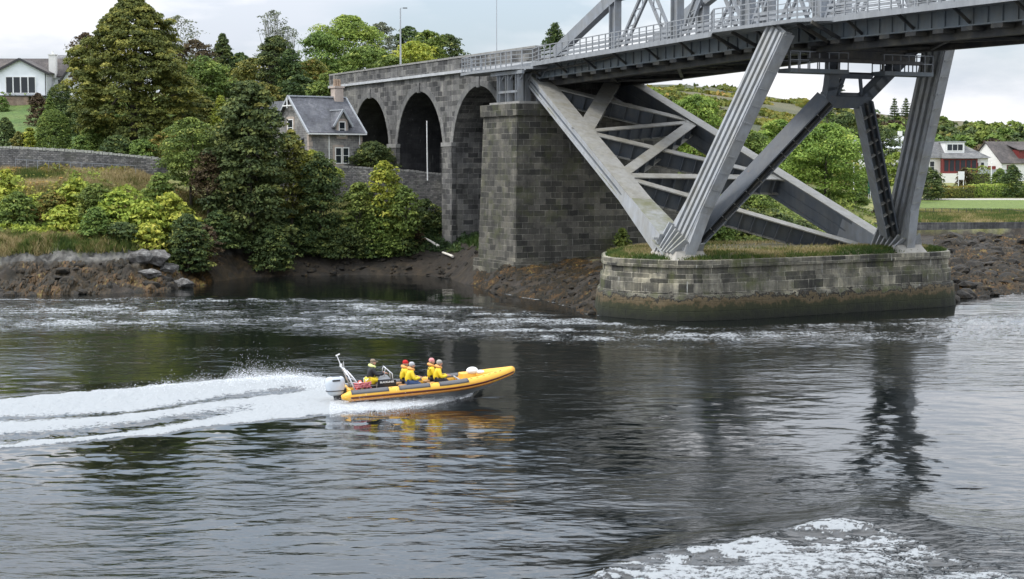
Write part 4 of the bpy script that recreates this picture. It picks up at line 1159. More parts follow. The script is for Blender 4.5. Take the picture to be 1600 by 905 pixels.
ROUND = [(0, .45), (.2, .9), (.45, 1.0), (.7, .85), (.9, .5), (1, .12)]
OVAL = [(0, .55), (.15, .9), (.35, 1.0), (.6, .8), (.85, .42), (1, .06)]
CONE = [(0, 1.0), (.3, .8), (.6, .5), (.85, .22), (1, .03)]
DOME = [(0, 1.0), (.3, .98), (.6, .82), (.85, .5), (1, .12)]
COLUMN = [(0, .8), (.3, 1.0), (.7, .9), (.9, .6), (1, .2)]
def limb_mesh(rs, h, cw, C, r0, nl, bare=False):
    mb = MB()
    top = h * .72
    pts = [Vector((0, 0, -.6)), Vector((rs.normal(0, .1), rs.normal(0, .1), top * .4)), Vector((rs.normal(0, .25), rs.normal(0, .25), top))]
    mb.tube(pts, [r0, r0 * .7, r0 * .25], 7)
    for i in range(nl):
        c_ = C[rs.randint(len(C))]
        f = rs.uniform(.25, .9); s = pts[0].lerp(pts[2], f)
        m_ = Vector((c_[0] * .45, c_[1] * .45, (s.z + c_[2]) / 2 - .2))
        mb.tube([s, m_, Vector(c_)], [r0 * .38 * (1.1 - f), r0 * .2, r0 * .06], 5, cap=False)
    return mb
def tree(name, px, Y, top, hw, leafk, label, cat='tree', group=None, bot=None, prof=ROUND, dens=1.0, leaf=.34, rc=None, seed=None, trunk=.12, sink=0.0,
         core=.45, flat=.65, nlimb=9, droop=0.0, base_z=None, bark='bark', crown_from=.12, parts=True, asym=1.0):
    s_ = Y / FPX
    base = G(px, Y)
    if base_z is not None: base.z = base_z
    ztop_ = PY(px, top, Y).z
    zbot = PY(px, bot, Y).z if bot is not None else base.z
    h = ztop_ - base.z; ch0 = max(0.0, (zbot - base.z)) if bot is not None else h * crown_from
    ch = h - ch0; w = hw * s_
    rs = np.random.RandomState(seed if seed is not None else int(px * 7 + top * 3) % 10000)
    leaf = leaf * .8 if leaf < .6 else leaf
    rc = rc or max(.35, min(w * .25, 1.3))
    surf = 2 * math.pi * w * ch * .75 + math.pi * w * w
    nclu = int(max(14, surf / (rc * rc) * (1.5 if dens > .6 else 1.0)))
    nleaf = int(min(120000, surf / (leaf * leaf * .42) * 2.7 * dens))
    V, F_, T, C = crown(rs, ch, w, prof, nclu, nleaf, leaf, rc, core, flat, droop)
    V[:, 2] += ch0; C = C + np.array([0, 0, ch0])
    V[:, 1] *= asym
    t = thing(name, base, label, cat, group)
    tr = limb_mesh(rs, h, w, C, max(.06, trunk * (h / 6) * 1.0), nlimb)
    if name in ('shrub', 'hedge', 'topiary', 'bracken_clump', 'box_hedge'):
        tr.build('stem', M[bark], t, local=True)
        np_mesh('foliage', V, F_, LEAF[leafk], {'tint': T}, parent=t, local=True)
    else:
        tr.build('trunk', M[bark], t, smooth=True, local=True)
        np_mesh('crown', V, F_, LEAF[leafk], {'tint': T}, parent=t, local=True)
    return t

# --- trees of the left hillside
tree('broadleaf_tree', 212, 172, -2, 88, 'olive', 'huge olive green tree with pointed top behind the roadside wall', prof=[(0, .80), (.12, .95), (.35, 1.0), (.55, .88), (.75, .62), (.9, .36), (1, .10)], leaf=.33, rc=.82, bot=214, dens=2.2, trunk=.2, nlimb=16, core=.62)
tree('brown_tree', 140, 205, 52, 26, 'brown', 'thin brownish tree behind the left shoulder of the huge olive tree', bot=135, dens=.5, leaf=.3)
tree('olive_tree', 152, 200, 92, 22, 'olive', 'low olive tree between the white house and the huge pointed tree', bot=165, dens=.8)
tree('lichened_tree', 283, 215, 26, 34, 'grey', 'nearly bare grey twigged tree rising behind the right shoulder of the huge olive tree', bot=90, dens=.16, leaf=.3, bark='lichen_bark', nlimb=40, trunk=.10)
tree('grey_green_tree', 308, 210, 64, 32, 'brown', 'dull grey brown tree just below the bare grey twigs', bot=130, dens=.7)
tree('spiky_dark_tree', 352, 214, 54, 34, 'dark', 'dark tree with several thin spires behind the round green tree', prof=CONE, bot=150, dens=1.1)
tree('dark_round_tree', 378, 214, 84, 26, 'dark', 'low dark tree right of the dark spires', bot=150)
tree('round_green_tree', 325, 190, 90, 32, 'green', 'round mid green tree standing right of the huge olive tree', bot=158, dens=1.1, rc=1.2)
tree('olive_tree', 398, 200, 92, 32, 'olive', 'olive yellow tree between the dark spires and the ivy clad trunk', bot=150, dens=.9)
tree('dark_shrubby_tree', 372, 192, 128, 34, 'dark', 'small dark tree above the sycamore crown, left of the ivy clad tree', bot=165)
tree('ivy_clad_tree', 432, 196, 58, 27, 'dark', 'tall ivy clad trunk, dense dark column with thin twigs above', prof=COLUMN, bot=165, dens=1.4, leaf=.28, rc=.8)
tree('thin_top_tree', 430, 197, 17, 20, 'grey', 'thin open tree top rising above the ivy column', bot=62, dens=.18, leaf=.26, nlimb=46, trunk=.10, rc=.5, bark='lichen_bark')
tree('thin_top_tree', 452, 198, 42, 18, 'grey', 'lower thin twiggy tree top right of the ivy column', bot=70, dens=.2, leaf=.26, nlimb=30, trunk=.08, rc=.5, bark='lichen_bark')
tree('dark_leafy_tree', 455, 194, 78, 22, 'dark', 'dark leafy tree leaning on the right side of the ivy column', bot=160, dens=1.1)
tree('tall_green_tree', 548, 222, 26, 46, 'bright', 'tall bright green tree highest in the row behind the cottage', bot=120, dens=1.1, rc=1.5)
tree('tall_green_tree', 504, 216, 52, 32, 'green', 'mid green tree on the left flank of the tall bright green one', bot=130, dens=1.0, rc=1.3)
tree('ghostly_tree', 596, 232, 36, 28, 'grey', 'pale grey green tree between the tall bright tree and the street lamp', bot=118, dens=.55, nlimb=26, bark='lichen_bark')
tree('turning_tree', 492, 200, 94, 30, 'autumn', 'tree with rusty yellow leaves just above the cottage roof', bot=158, dens=1.0)
tree('roofside_tree', 520, 190, 112, 22, 'green', 'small green tree wedged between cottage roof and viaduct end', bot=160, dens=1.1)
tree('back_tree', 575, 214, 74, 42, 'green', 'green tree filling the gap below the pale grey green tree', bot=128)
tree('light_green_tree', 648, 208, 66, 32, 'lime', 'light green tree behind the foot of the street lamp', bot=118, dens=.9)
tree('back_dark_tree', 640, 236, 42, 24, 'dark', 'dark tree top just right of the street lamp', bot=110)
tree('back_green_tree', 668, 222, 48, 28, 'green', 'green tree between the two dark tops right of the street lamp', bot=110)
tree('back_dark_tree', 697, 228, 54, 26, 'dark', 'dark round tree at the right end of the row behind the viaduct parapet', bot=110, dens=1.1)
for (px, Y, top, hw, lk, bot, lab) in ((300, 196, 112, 30, 'dark', 165, 'dark tree filling the gap between the huge olive tree and the round green one'), (415, 188, 130, 26, 'olive', 175, 'olive bushy tree at the foot of the ivy column'),
   (470, 190, 118, 26, 'dark', 165, 'dark bushy tree behind the cottage ridge'), (545, 186, 118, 24, 'dark', 150, 'dark tree behind the viaduct end pilaster'), (505, 186, 128, 24, 'green', 165, 'bushy green tree behind the cottage chimney'),
   (612, 205, 88, 24, 'green', 120, 'green tree directly behind the street lamp base'), (450, 205, 96, 30, 'green', 150, 'green tree behind the ivy clad tree')):
    tree('hillside_garden_tree', px, Y, top, hw, lk, lab, bot=bot, dens=1.0)
# monkey puzzle like conifer behind the bridge end
def conifer(px, Y, top, bot, hw, label, group=None, leafk='dark', seed=1, name='conifer', tiers=11, droop=.15):
    rs = np.random.RandomState(seed)
    base = G(px, Y); zt_, zb_ = PY(px, top, Y).z, PY(px, bot, Y).z
    h = zt_ - base.z; w = hw * Y / FPX
    V, T = [], []
    t = thing(name, base, label, 'tree', group)
    tr = MB(); tr.tube([Vector((0, 0, -.4)), Vector((0, 0, h))], [max(.12, h * .018), .03], 6)
    lo_ = zb_ - base.z
    for k in range(tiers):
        f = k / tiers; z = lo_ + (h - lo_) * f; R = w * (1 - f) ** .85 + .15
        for j in range(7):
            an = j * 2 * math.pi / 7 + k * .9 + rs.normal(0, .15); r_ = R * rs.uniform(.75, 1.1)
            e_ = Vector((math.cos(an) * r_, math.sin(an) * r_, z + r_ * (.22 - droop)))
            tr.tube([Vector((0, 0, z)), e_], [.04, .015], 4, cap=False)
            n_ = int(26 * max(.5, r_))
            u = rs.uniform(.15, 1, n_)[:, None]
            P = np.array([0, 0, z]) * (1 - u) + np.array(e_) * u + rs.normal(0, .11, (n_, 3))
            a = rs.normal(0, 1, (n_, 3)); a /= np.linalg.norm(a, axis=1)[:, None]; b_ = np.cross(a, rs.normal(0, 1, (n_, 3))); b_ /= np.linalg.norm(b_, axis=1)[:, None]
            s_ = .22 * rs.uniform(.6, 1.3, (n_, 1))
            V.append(np.stack([P - a * s_, P - b_ * s_ * .35, P + a * s_, P + b_ * s_ * .35], 1).reshape(-1, 3)); T.append(np.repeat(np.clip(rs.normal(.4, .2, n_), 0, 1), 4))
    V = np.concatenate(V); T = np.concatenate(T)
    tr.build('trunk', M['bark'], t, local=True)
    np_mesh('crown', V, np.arange(len(V)).reshape(-1, 4), LEAF[leafk], {'tint': T}, parent=t, local=True)
    return t
conifer(866, 195, 35, 90, 26, 'dark spiky branched conifer rising behind the bridge walkway railing', seed=3, droop=-.05)

# --- bank trees in front
tree('sycamore', 392, 151.5, 130, 60, 'dark', 'big dark sycamore with yellow green sprays leaning over the water left of the cottage', prof=[(0, .75), (.15, .95), (.4, 1.0), (.65, .85), (.85, .55), (1, .15)], leaf=.38, rc=1.0, bot=385, dens=1.5, trunk=.16, nlimb=14)
tree('sycamore', 372, 155, 186, 50, 'olive', 'olive sycamore crown behind the left edge of the big dark one', leaf=.36, rc=.9, bot=300, dens=1.0)
tree('willow', 300, 153, 186, 42, 'green', 'loose grey green tree in front of the roadside wall end', leaf=.26, rc=.8, bot=292, dens=.9)
tree('thorn_tree', 325, 150, 236, 20, 'brown', 'small reddish brown tree in the shade left of the big sycamore', leaf=.26, rc=.6, bot=312, dens=1.0)
tree('bank_tree', 502, 154, 238, 26, 'dark', 'dark tree on the bank just below the cottage', leaf=.32, rc=.8, bot=385, dens=1.2)
tree('bank_tree', 455, 156, 205, 26, 'olive', 'olive leaved tree hiding the left corner of the cottage', leaf=.3, rc=.7, bot=340, dens=1.1)
tree('yellowing_tree', 487, 159, 236, 24, 'lime', 'small yellow green tree with pink flushed leaves in front of the cottage door side', leaf=.28, rc=.6, bot=320, dens=1.1)
tree('young_sycamore', 600, 155, 254, 25, 'lime', 'bright yellow green young sycamore below arch one', leaf=.34, rc=.7, bot=372, dens=1.2)
tree('young_sycamore', 562, 154, 285, 22, 'green', 'mid green sapling left of the bright young sycamore', leaf=.32, rc=.7, bot=375, dens=1.1)
tree('young_sycamore', 632, 154, 292, 20, 'green', 'dull green sapling right of the bright young sycamore', leaf=.32, rc=.7, bot=372, dens=1.1)

def shrub(px, Y, top, hw, leafk, label, name='shrub', cat='shrub', leaf=.24, **kw):
    kw.setdefault('prof', DOME); kw.setdefault('crown_from', 0.0); kw.setdefault('nlimb', 5); kw.setdefault('dens', 1.1)
    return tree(name, px, Y, top, hw, leafk, label, cat=cat, leaf=leaf, **kw)
shrub(583, 166, 222, 32, 'dark', 'round dark green shrub in front of the left arch', base_z=10.0, group=None)
shrub(664, 159.2, 312, 26, 'dark', 'dark rounded shrub above the white driftwood log')
shrub(702, 158.6, 335, 16, 'dark', 'small dark shrub at the foot of the viaduct pier')
shrub(640, 156, 335, 18, 'brown', 'brownish bush between the young sycamores and the dark rounded shrub')
shrub(545, 153.5, 345, 30, 'dark', 'dark bush on the bank edge under the middle sapling')
for (px, top, hw, lk, lab) in ((575, 360, 20, 'dark', 'dark low bush at the mud edge under the young sycamores'), (612, 362, 20, 'green', 'low green bush at the mud edge below the bright sycamore'), (634, 364, 14, 'dark', 'dark bush at the mud edge left of the white log'),
    (480, 352, 30, 'dark', 'dark bush at the water edge under the cottage'), (515, 350, 28, 'dark', 'dark trailing bush between the water edge and the cottage wall'), (425, 350, 34, 'dark', 'dark skirt of bush under the big sycamore'), (362, 355, 28, 'dark', 'dark bush where the rocks meet the big sycamore'), (590, 312, 24, 'green', 'green undergrowth inside the young sycamores')):
    shrub(px, 154.0 if px > 450 else 149.5, top, hw, lk, lab)
shrub(520, 160, 262, 16, 'lime', 'low light green shrub against the foot of the cottage wall', base_z=9.0)
# --- knotweed and bracken of the left bank
clumps = [(185, 140.5, 300, 40, 'lime', 'bright yellow green knotweed clump in the middle of the left bank'), (225, 140, 312, 36, 'lime', 'yellow green leafy clump right of the knotweed centre'),
 (150, 141.5, 288, 34, 'green', 'green leafy clump left of the bright knotweed'), (265, 142, 302, 34, 'lime', 'yellow green clump beside the loose grey green tree'),
 (120, 143.5, 280, 28, 'lime', 'pale yellow bracken on the upper left bank'), (80, 142, 300, 24, 'autumn', 'yellow and rust coloured bracken below the roadside wall'),
 (190, 137.5, 348, 28, 'dark', 'dark leafy bush at the foot of the knotweed'), (230, 138, 350, 26, 'lime', 'bright leafy clump above the rock gap'),
 (28, 140, 300, 26, 'green', 'green bush at the left end of the bank'), (12, 143, 266, 16, 'lime', 'light green bush against the roadside wall at the far left'),
 (292, 139, 335, 34, 'dark', 'dark tangled bush above the right rock outcrop'), (318, 142, 352, 26, 'brown', 'brown green bush under the sycamore edge'),
 (250, 146, 270, 24, 'green', 'green bush just under the right end of the roadside wall'),
 (100, 138.5, 322, 26, 'lime', 'straw and lime coloured clump in the centre left of the bank'),
 (340, 147, 330, 24, 'dark', 'black green bush in the shade of the sycamore'), (150, 137.2, 325, 22, 'green', 'middle green bush left of the dark leafy bush')]
for (px, Y, top, hw, lk, lab) in clumps:
    shrub(px, Y, top, hw, lk, lab, name='bracken_clump' if lk in ('lime', 'autumn') else 'shrub', leaf=.42 if lk == 'lime' else .27, rc=.62 if lk == 'lime' else .5, flat=.45, dens=1.3)
# --- garden of the white house
gard = [(87, 166, 172, 25, 'green', 'large egg shaped clipped topiary shrub in the garden', 'topiary', [(0, .72), (.2, .95), (.5, 1), (.8, .82), (.93, .55), (1, .2)]),
 (97, 190, 132, 18, 'dark', 'square clipped dark hedge below the white house corner', 'box_hedge', COLUMN), (64, 188, 146, 15, 'brown', 'brown green bush under the white house windows', 'shrub', DOME),
 (82, 186, 150, 13, 'green', 'small conical green bush beside the square hedge', 'shrub', CONE), (12, 171, 184, 15, 'dark', 'clipped round bush at the left edge of the garden', 'topiary', DOME),
 (33, 168, 206, 12, 'olive', 'small bright garden bush left of the egg shaped topiary', 'shrub', DOME), (50, 168, 200, 12, 'lime', 'pale green bush touching the egg shaped topiary', 'shrub', DOME),
 (124, 182, 160, 22, 'dark', 'dark laurel bush between square hedge and big tree', 'shrub', DOME), (158, 170, 190, 32, 'green', 'wide green bush under the left skirt of the huge tree', 'shrub', DOME),
 (128, 164, 212, 16, 'green', 'low green bush behind the wall right of the topiary', 'shrub', DOME), (185, 163, 212, 28, 'dark', 'dark bush behind the wall below the huge tree', 'shrub', DOME),
 (225, 163, 218, 26, 'green', 'green bush behind the wall near its right end', 'shrub', DOME), (260, 164, 205, 28, 'autumn', 'tawny bush behind the right end of the wall', 'shrub', DOME),
 (320, 180, 152, 36, 'olive', 'broad olive bush between the round green tree and the willow', 'shrub', DOME), (285, 176, 178, 24, 'olive', 'olive bush under the right skirt of the huge tree', 'shrub', DOME),
 (348, 172, 150, 18, 'lime', 'light green dome of leaves left of the sycamore top', 'shrub', DOME), (6, 200, 152, 12, 'green', 'green climber at the far left of the brick terrace', 'shrub', DOME)]
for (px, Y, top, hw, lk, lab, nm, pf) in gard:
    shrub(px, Y, top, hw, lk, lab, name=nm, prof=pf, cat='topiary' if nm == 'topiary' else 'shrub', leaf=.16 if nm in ('topiary', 'box_hedge') else .24, rc=.24 if nm in ('topiary', 'box_hedge') else None, core=.9 if nm in ('topiary', 'box_hedge') else .35, dens=1.6 if nm == 'topiary' else 1.1, trunk=.05)
# --- right bank
rt = [('ash_tree', 1288, 196, 196, 62, 'bright', 'large bright green tree seen between the two bridge legs', 312, 1.6), ('ash_tree', 1232, 204, 212, 34, 'bright', 'bright green tree behind the slanting brace', 300, 1.4),
 ('green_tree', 1215, 230, 188, 30, 'bright', 'light green tree just right of the near bridge leg', 270, 1.4), ('green_tree', 1085, 215, 150, 40, 'bright', 'bright green tree left of the near bridge leg', 250, 1.4),
 ('brownish_tree', 1048, 222, 148, 30, 'autumn', 'tawny tree above the lattice chord', 240, 1.3), ('green_tree', 1015, 226, 138, 28, 'bright', 'green tree at the top of the lattice under the deck', 240, 1.3),
 ('brownish_tree', 1120, 235, 178, 26, 'olive', 'olive tree hard against the near bridge leg', 250, 1.3), ('dark_tree', 1320, 235, 178, 32, 'dark', 'dark tree behind the large bright green one', 250, 1.5),
 ('brownish_tree', 1255, 245, 192, 32, 'olive', 'olive brown tree on the slope over the bright trees', 250, 1.5), ('dark_tree', 1378, 262, 200, 26, 'dark', 'dark tree left of the far bridge leg', 250, 1.5),
 ('garden_tree', 1398, 232, 240, 22, 'bright', 'small bright green tree between slim brace and far leg', 290, 1.2), ('dark_tree', 1172, 225, 205, 26, 'green', 'mid green tree between leg and brace', 280, 1.3)]
for nm, px, Y, top, hw, lk, lab, bot, rc in rt:
    tree(nm, px, Y, top, hw, lk, lab, bot=bot, rc=rc, leaf=.36, dens=.95)
for (px, Y, top, hw, lk, lab) in [(1150, 150, 318, 42, 'dark', 'dark bush under the crossing of leg and lattice'), (1205, 152, 328, 38, 'dark', 'wide dark bush on the shore behind the pier'),
 (1250, 153, 345, 28, 'dark', 'low dark bush at the right end of the shore thicket'), (1125, 146, 345, 22, 'green', 'green bush beside the near leg foot'), (1060, 165, 300, 34, 'dark', 'shaded bush behind the inclined chord'),
 (1025, 160, 318, 30, 'green', 'green bush below the parked white van'), (1100, 175, 290, 30, 'green', 'leafy bush under the lattice crossing'), (1180, 178, 300, 30, 'green', 'green scrub behind the lattice right of the leg'),
 (972, 138, 358, 12, 'green', 'thin green sapling at the right foot of the abutment'), (1330, 200, 300, 28, 'green', 'scrub under the large bright tree'), (1385, 196, 312, 20, 'brown', 'thin brown scrub left of the far leg foot'),
 (1448, 240, 262, 24, 'dark', 'dark round bush against the far bridge leg'), (1505, 262, 262, 12, 'brown', 'brown shrub beside the white notice board'), (1580, 246, 258, 16, 'dark', 'dark shrub in front of the red gabled house'),
 (1560, 250, 264, 16, 'green', 'green shrub left of the dark garden shrub'), (1350, 230, 262, 18, 'green', 'bush beside the green hoarding')]:
    shrub(px, Y, top, hw, lk, lab, leaf=.28)
def hedge(px0, px1, Y, top, bot, leafk, label, seed=1, d=1.1):
    rs = np.random.RandomState(seed); a, b_ = G(px0, Y), G(px1, Y)
    zt_ = PY((px0 + px1) / 2, top, Y).z; L_ = b_.x - a.x; n_ = int(L_ * 330)
    x = rs.uniform(0, L_, n_); h = zt_ - min(a.z, b_.z)
    f = rs.uniform(0, 1, n_); face = rs.uniform(0, 1, n_) < .6
    hn = h * (1 + .14 * (fbm(x * .8, x * 0, seed, 3) - .5) * 2)
    z = np.where(face, f * hn, hn + rs.normal(0, .05, n_)); y = np.where(face, -d / 2 + rs.normal(0, .10, n_) - .15 * np.sin(f * 3.1), rs.uniform(-d / 2, d / 2, n_))
    P = np.stack([x, y, z], 1); nr = rs.normal(0, .6, (n_, 3)) + np.where(face[:, None], [0, -1, .3], [0, 0, 1]); nr /= np.linalg.norm(nr, axis=1)[:, None]
    A = np.cross(nr, rs.normal(0, 1, (n_, 3))); A /= np.linalg.norm(A, axis=1)[:, None]; B_ = np.cross(nr, A); s_ = .2 * rs.uniform(.6, 1.3, (n_, 1))
    V = np.stack([P - A * s_ * .6, P - B_ * s_ * .4, P + A * s_ * .6, P + B_ * s_ * .4], 1).reshape(-1, 3)
    T = np.clip(rs.normal(.42, .14, n_) + .25 * (z > hn * .9) + .5 * (fbm(x * .3, z * .6, seed + 5, 3) - .5), 0, 1)
    t = thing('hedge', Vector((a.x, Y, min(a.z, b_.z))), label, 'hedge')
    np_mesh('foliage', V, np.arange(len(V)).reshape(-1, 4), LEAF[leafk], {'tint': np.repeat(T, 4)}, parent=t, local=True)
    mb = MB(); mb.hexa([(q[0], q[1], q[2]) for q in [(.2, -d * .3, -.3), (L_ - .2, -d * .3, -.3), (L_ - .2, d * .3, -.3), (.2, d * .3, -.3), (.2, -d * .3, h * .75), (L_ - .2, -d * .3, h * .75), (L_ - .2, d * .3, h * .75), (.2, d * .3, h * .75)]])
    mb.build('branch_core', M['bark'], t, local=True)
hedge(1446, 1520, 245, 291, 308, 'autumn', 'tawny uneven hedge along the shore path near the far bridge leg', 3, 1.6)
hedge(1510, 1640, 246, 288, 308, 'bright', 'long clipped green hedge in front of the right hand houses', 4, 1.4)
hedge(1508, 1545, 262, 263, 280, 'green', 'short green hedge under the red porch', 5)
# --- trees along the ridge, each a tree of its own
rs0 = np.random.RandomState(77)
kinds = []
def far_tree(px, Y, top, hw, lk, lab, prof=ROUND, grp=None):
    t = tree('hillside_tree', px, Y, top, hw, lk, lab, prof=prof, leaf=.8, rc=1.6, dens=.9, nlimb=3, crown_from=.05, group=grp)
    return t
for k, (px, top, hw, nm) in enumerate([(1312, 128, 12, 'lone ragged conifer standing on the ridge left of the slim brace'), (1394, 152, 9, 'left dark fir on the skyline between brace and far leg'), (1412, 152, 10, 'dark fir on the skyline touching the far leg'),
                          (1290, 150, 12, 'ragged bush like pine on the skyline beside the junction')]):
    conifer(px, 420, top, 182, hw, nm, seed=20 + k, tiers=8, droop=.1)
base_kinds = []
for k, (lk, prof) in enumerate([('dark', ROUND), ('green', ROUND), ('olive', DOME), ('dark', CONE), ('brown', ROUND), ('green', DOME)]):
    rs = np.random.RandomState(300 + k)
    V, F_, T, C = crown(rs, 7.6, 4.6 if prof is not CONE else 3.0, prof, 40, 1500, .95, 1.5)
    V[:, 2] += .6
    me_o = (V, F_, T, lk, C); base_kinds.append(me_o)
lbls = {0: 'dark round tree in the far hillside wood', 1: 'mid green tree in the far hillside wood', 2: 'olive domed tree in the far hillside wood', 3: 'dark pointed fir in the far hillside wood', 4: 'brownish tree in the far hillside wood', 5: 'broad green tree in the far hillside wood'}
proto = {}
cnt = 0
cand = []
for k in range(2600):
    px = rs0.uniform(1285, 1690); Y = 300 + 260 * rs0.uniform(0, 1) ** .8
    cand.append((px, Y))
placed = []
for px, Y in cand:
    if len(placed) >= 190: break
    X = (px - 800) / FPX * Y
    if any((X - a) ** 2 + (Y - b_) ** 2 < 36 for a, b_ in placed): continue
    placed.append((X, Y))
    k = int(rs0.choice(6, p=[.3, .22, .16, .10, .08, .14]))
    if k not in proto:
        V, F_, T, lk, C = base_kinds[k]
        t = thing('hillside_tree', (0, 0, 0), lbls[k], 'tree', lbls[k].replace('tree in', 'trees of').replace('fir in', 'firs of'))
        tr = MB(); tr.tube([Vector((0, 0, -1)), Vector((0, 0, 6))], [.3, .1], 6); tr.build('trunk', M['bark'], t, local=True)
        np_mesh('crown', V, F_, LEAF[lk], {'tint': T}, parent=t, local=True)
        proto[k] = t
    else:
        t = copy_tree(proto[k])
    t.location = G(px, Y); s_ = rs0.uniform(.65, 1.1) * float(np.interp(px, [1285, 1400, 1600], [.7, 1, 1])); t.scale = (s_, s_, s_); t.rotation_euler = (0, 0, rs0.uniform(0, 6.28))
# scrub over the moorland slope behind the lattice
rs = np.random.RandomState(9)
n_ = 75000
px = rs.uniform(940, 1340, n_); Y = 235 + 680 * rs.uniform(0, 1, n_) ** 1.1
X = (px - 800) / FPX * Y
msk = fbm(X * .035, Y * .035, 19, 4, .6) > (.38 + .09 * (Y - 235) / 420)
px, Y, X = px[msk], Y[msk], X[msk]; n_ = len(px)
Z = gz(px, Y) + rs.uniform(0, 2.2, n_) * (fbm(X * .12, Y * .12, 29, 3) + .1)
P = np.stack([X, Y, Z], 1)
A = rs.normal(0, 1, (n_, 3)); A[:, 2] *= .4; A /= np.linalg.norm(A, axis=1)[:, None]; B_ = np.cross(A, rs.normal(0, 1, (n_, 3))); B_ /= np.linalg.norm(B_, axis=1)[:, None]
s_ = (.3 + .0012 * Y[:, None]) * rs.uniform(.7, 1.4, (n_, 1))
V = np.stack([P - A * s_, P - B_ * s_ * .6, P + A * s_, P + B_ * s_ * .6], 1).reshape(-1, 3)
T = np.clip(fbm(X * .06, Y * .06, 39, 4) + rs.normal(0, .12, n_) - .05, 0, 1)
tag(np_mesh('moorland_scrub', V, np.arange(len(V)).reshape(-1, 4), LEAF['autumn'], {'tint': np.repeat(T, 4)}), 'patchy heather and gorse scrub covering the hillside', 'scrub', kind='stuff')
# low undergrowth knitting the banks together
def undergrowth(n_, pxr, Yr, zmin, hmax, leafk, label, seed, sz=.2, skip=None, tb=0.0, thr=.40):
    rs = np.random.RandomState(seed); px = rs.uniform(*pxr, n_); Y = rs.uniform(*Yr, n_); X = (px - 800) / FPX * Y; z = gz(px, Y)
    f = fbm(X * .5, Y * .5, seed + 3, 4, .6); m_ = (z > zmin) & (f > thr)
    if skip is not None: m_ &= ~skip(px, Y)
    px, Y, X, z, f = px[m_], Y[m_], X[m_], z[m_], f[m_]; n_ = len(X)
    z = z + rs.uniform(0, 1, n_) * hmax * np.clip((f - thr) * 5, .2, 1.2)
    P = np.stack([X, Y, z], 1); nr = rs.normal(0, .6, (n_, 3)) + np.array([0, -.3, .9]); nr /= np.linalg.norm(nr, axis=1)[:, None]
    A = np.cross(nr, rs.normal(0, 1, (n_, 3))); A /= np.linalg.norm(A, axis=1)[:, None]; B_ = np.cross(nr, A); s_ = sz * rs.uniform(.5, 1.4, (n_, 1))
    V = np.stack([P - A * s_, P - B_ * s_ * .5, P + A * s_, P + B_ * s_ * .5], 1).reshape(-1, 3)
    T = np.clip(fbm(X * .3, Y * .3, seed + 9, 4) * 1.5 - .3 + tb + rs.normal(0, .14, n_), 0, 1)
    tag(np_mesh('undergrowth', V, np.arange(len(V)).reshape(-1, 4), LEAF[leafk], {'tint': np.repeat(T, 4)}), label, 'undergrowth', kind='stuff')
undergrowth(16000, (-30, 430), (136, 155), 3.6, .6, 'autumn', 'tangled bracken and brambles covering the left bank', 5, .17, tb=.18)
undergrowth(50000, (-30, 430), (137, 152), 3.3, .7, 'lime', 'light green weeds among the bracken of the left bank', 6, .17, thr=.42, tb=-.05)
undergrowth(60000, (-30, 560), (158, 225), 9.9, 1.2, 'green', 'weeds and low shrubs under the hillside trees', 7, .24, skip=lambda px, Y: ((px < 130) & (Y > 163) & (Y < 204)) | ((px > 425) & (Y < 186)), thr=.36)
undergrowth(36000, (400, 770), (152.5, 161.5), 1.9, .7, 'dark', 'dark creeping undergrowth along the foot of the retaining wall', 8, .17, thr=.38)
undergrowth(40000, (960, 1440), (128, 196), 2.6, .8, 'green', 'weedy undergrowth on the right shore behind the pier', 9, .22, thr=.42)
# rough grass of the banks
rs = np.random.RandomState(13)
def bank_grass(n_, pxr, Yr, hgt_, label, seed, tb=.3, zmin=3.1, thr=.0):
    px = rs.uniform(*pxr, n_); Y = rs.uniform(*Yr, n_); X = (px - 800) / FPX * Y; z = gz(px, Y)
    f = fbm(X * .35, Y * .35, 31, 5, .6)
    m_ = (z + (f - .5) * 1.3 > zmin) & (f > thr)
    T = np.clip((f - .5) * 2.2 + tb + rs.normal(0, .15, n_), 0, 1)
    blades('grass', np.stack([X, Y, z], 1)[m_], hgt_, T[m_], label, width=.06, seed=seed)
bank_grass(130000, (-30, 350), (132, 156), .5, 'long green and straw grass on the left bank', 1, .68, 2.9)
bank_grass(14000, (640, 800), (138, 158), .45, 'fresh green grass at the foot of the viaduct', 2, .08, 2.4)
bank_grass(16000, (1000, 1440), (122, 160), .5, 'shore grass behind the bridge pier', 3, .3, 2.2)
bank_grass(22000, (1420, 1640), (190, 213), .45, 'rough grass on top of the sea wall', 4, .45, 2.0)
# ------------------------------------------------------------------ buildings and small structures
M['harl_white'] = simple('white harled wall', (.78, .80, .82), .9, var=.06, scale=1.5)
M['cream'] = simple('white wall', (.74, .73, .69), .9, var=.06)
M['granite'] = stone('cottage granite', (.30, .29, .28), (.20, .195, .19), (.34, .33, .31), bw=.5, bh=.24, moss=0, white=0, streak=.25)[0]
M['quoin'] = simple('pink sandstone', (.42, .35, .30), .9, var=.25, scale=2)
M['brick_tan'] = stone('tan brick terrace', (.34, .23, .17), (.28, .19, .14), (.3, .25, .2), bw=.23, bh=.08, moss=0, white=0, streak=.3, bump=.3)[0]
M['red_wood'] = simple('dark red timber', (.16, .022, .02), .6)
M['tile_brown'] = stone('brown roof tiles', (.12, .105, .10), (.09, .08, .075), (.06, .05, .05), bw=.3, bh=.3, moss=.1, white=0, streak=.2, bump=.4)[0]
M['tile_grey'] = stone('grey roof tiles', (.20, .20, .20), (.15, .15, .155), (.1, .1, .1), bw=.3, bh=.3, moss=.15, white=0, streak=.2, bump=.4)[0]
M['white_roof'] = simple('pale metal roof', (.5, .52, .52), .6)
M['fascia_dark'] = simple('dark fascia', (.03, .028, .03), .5)
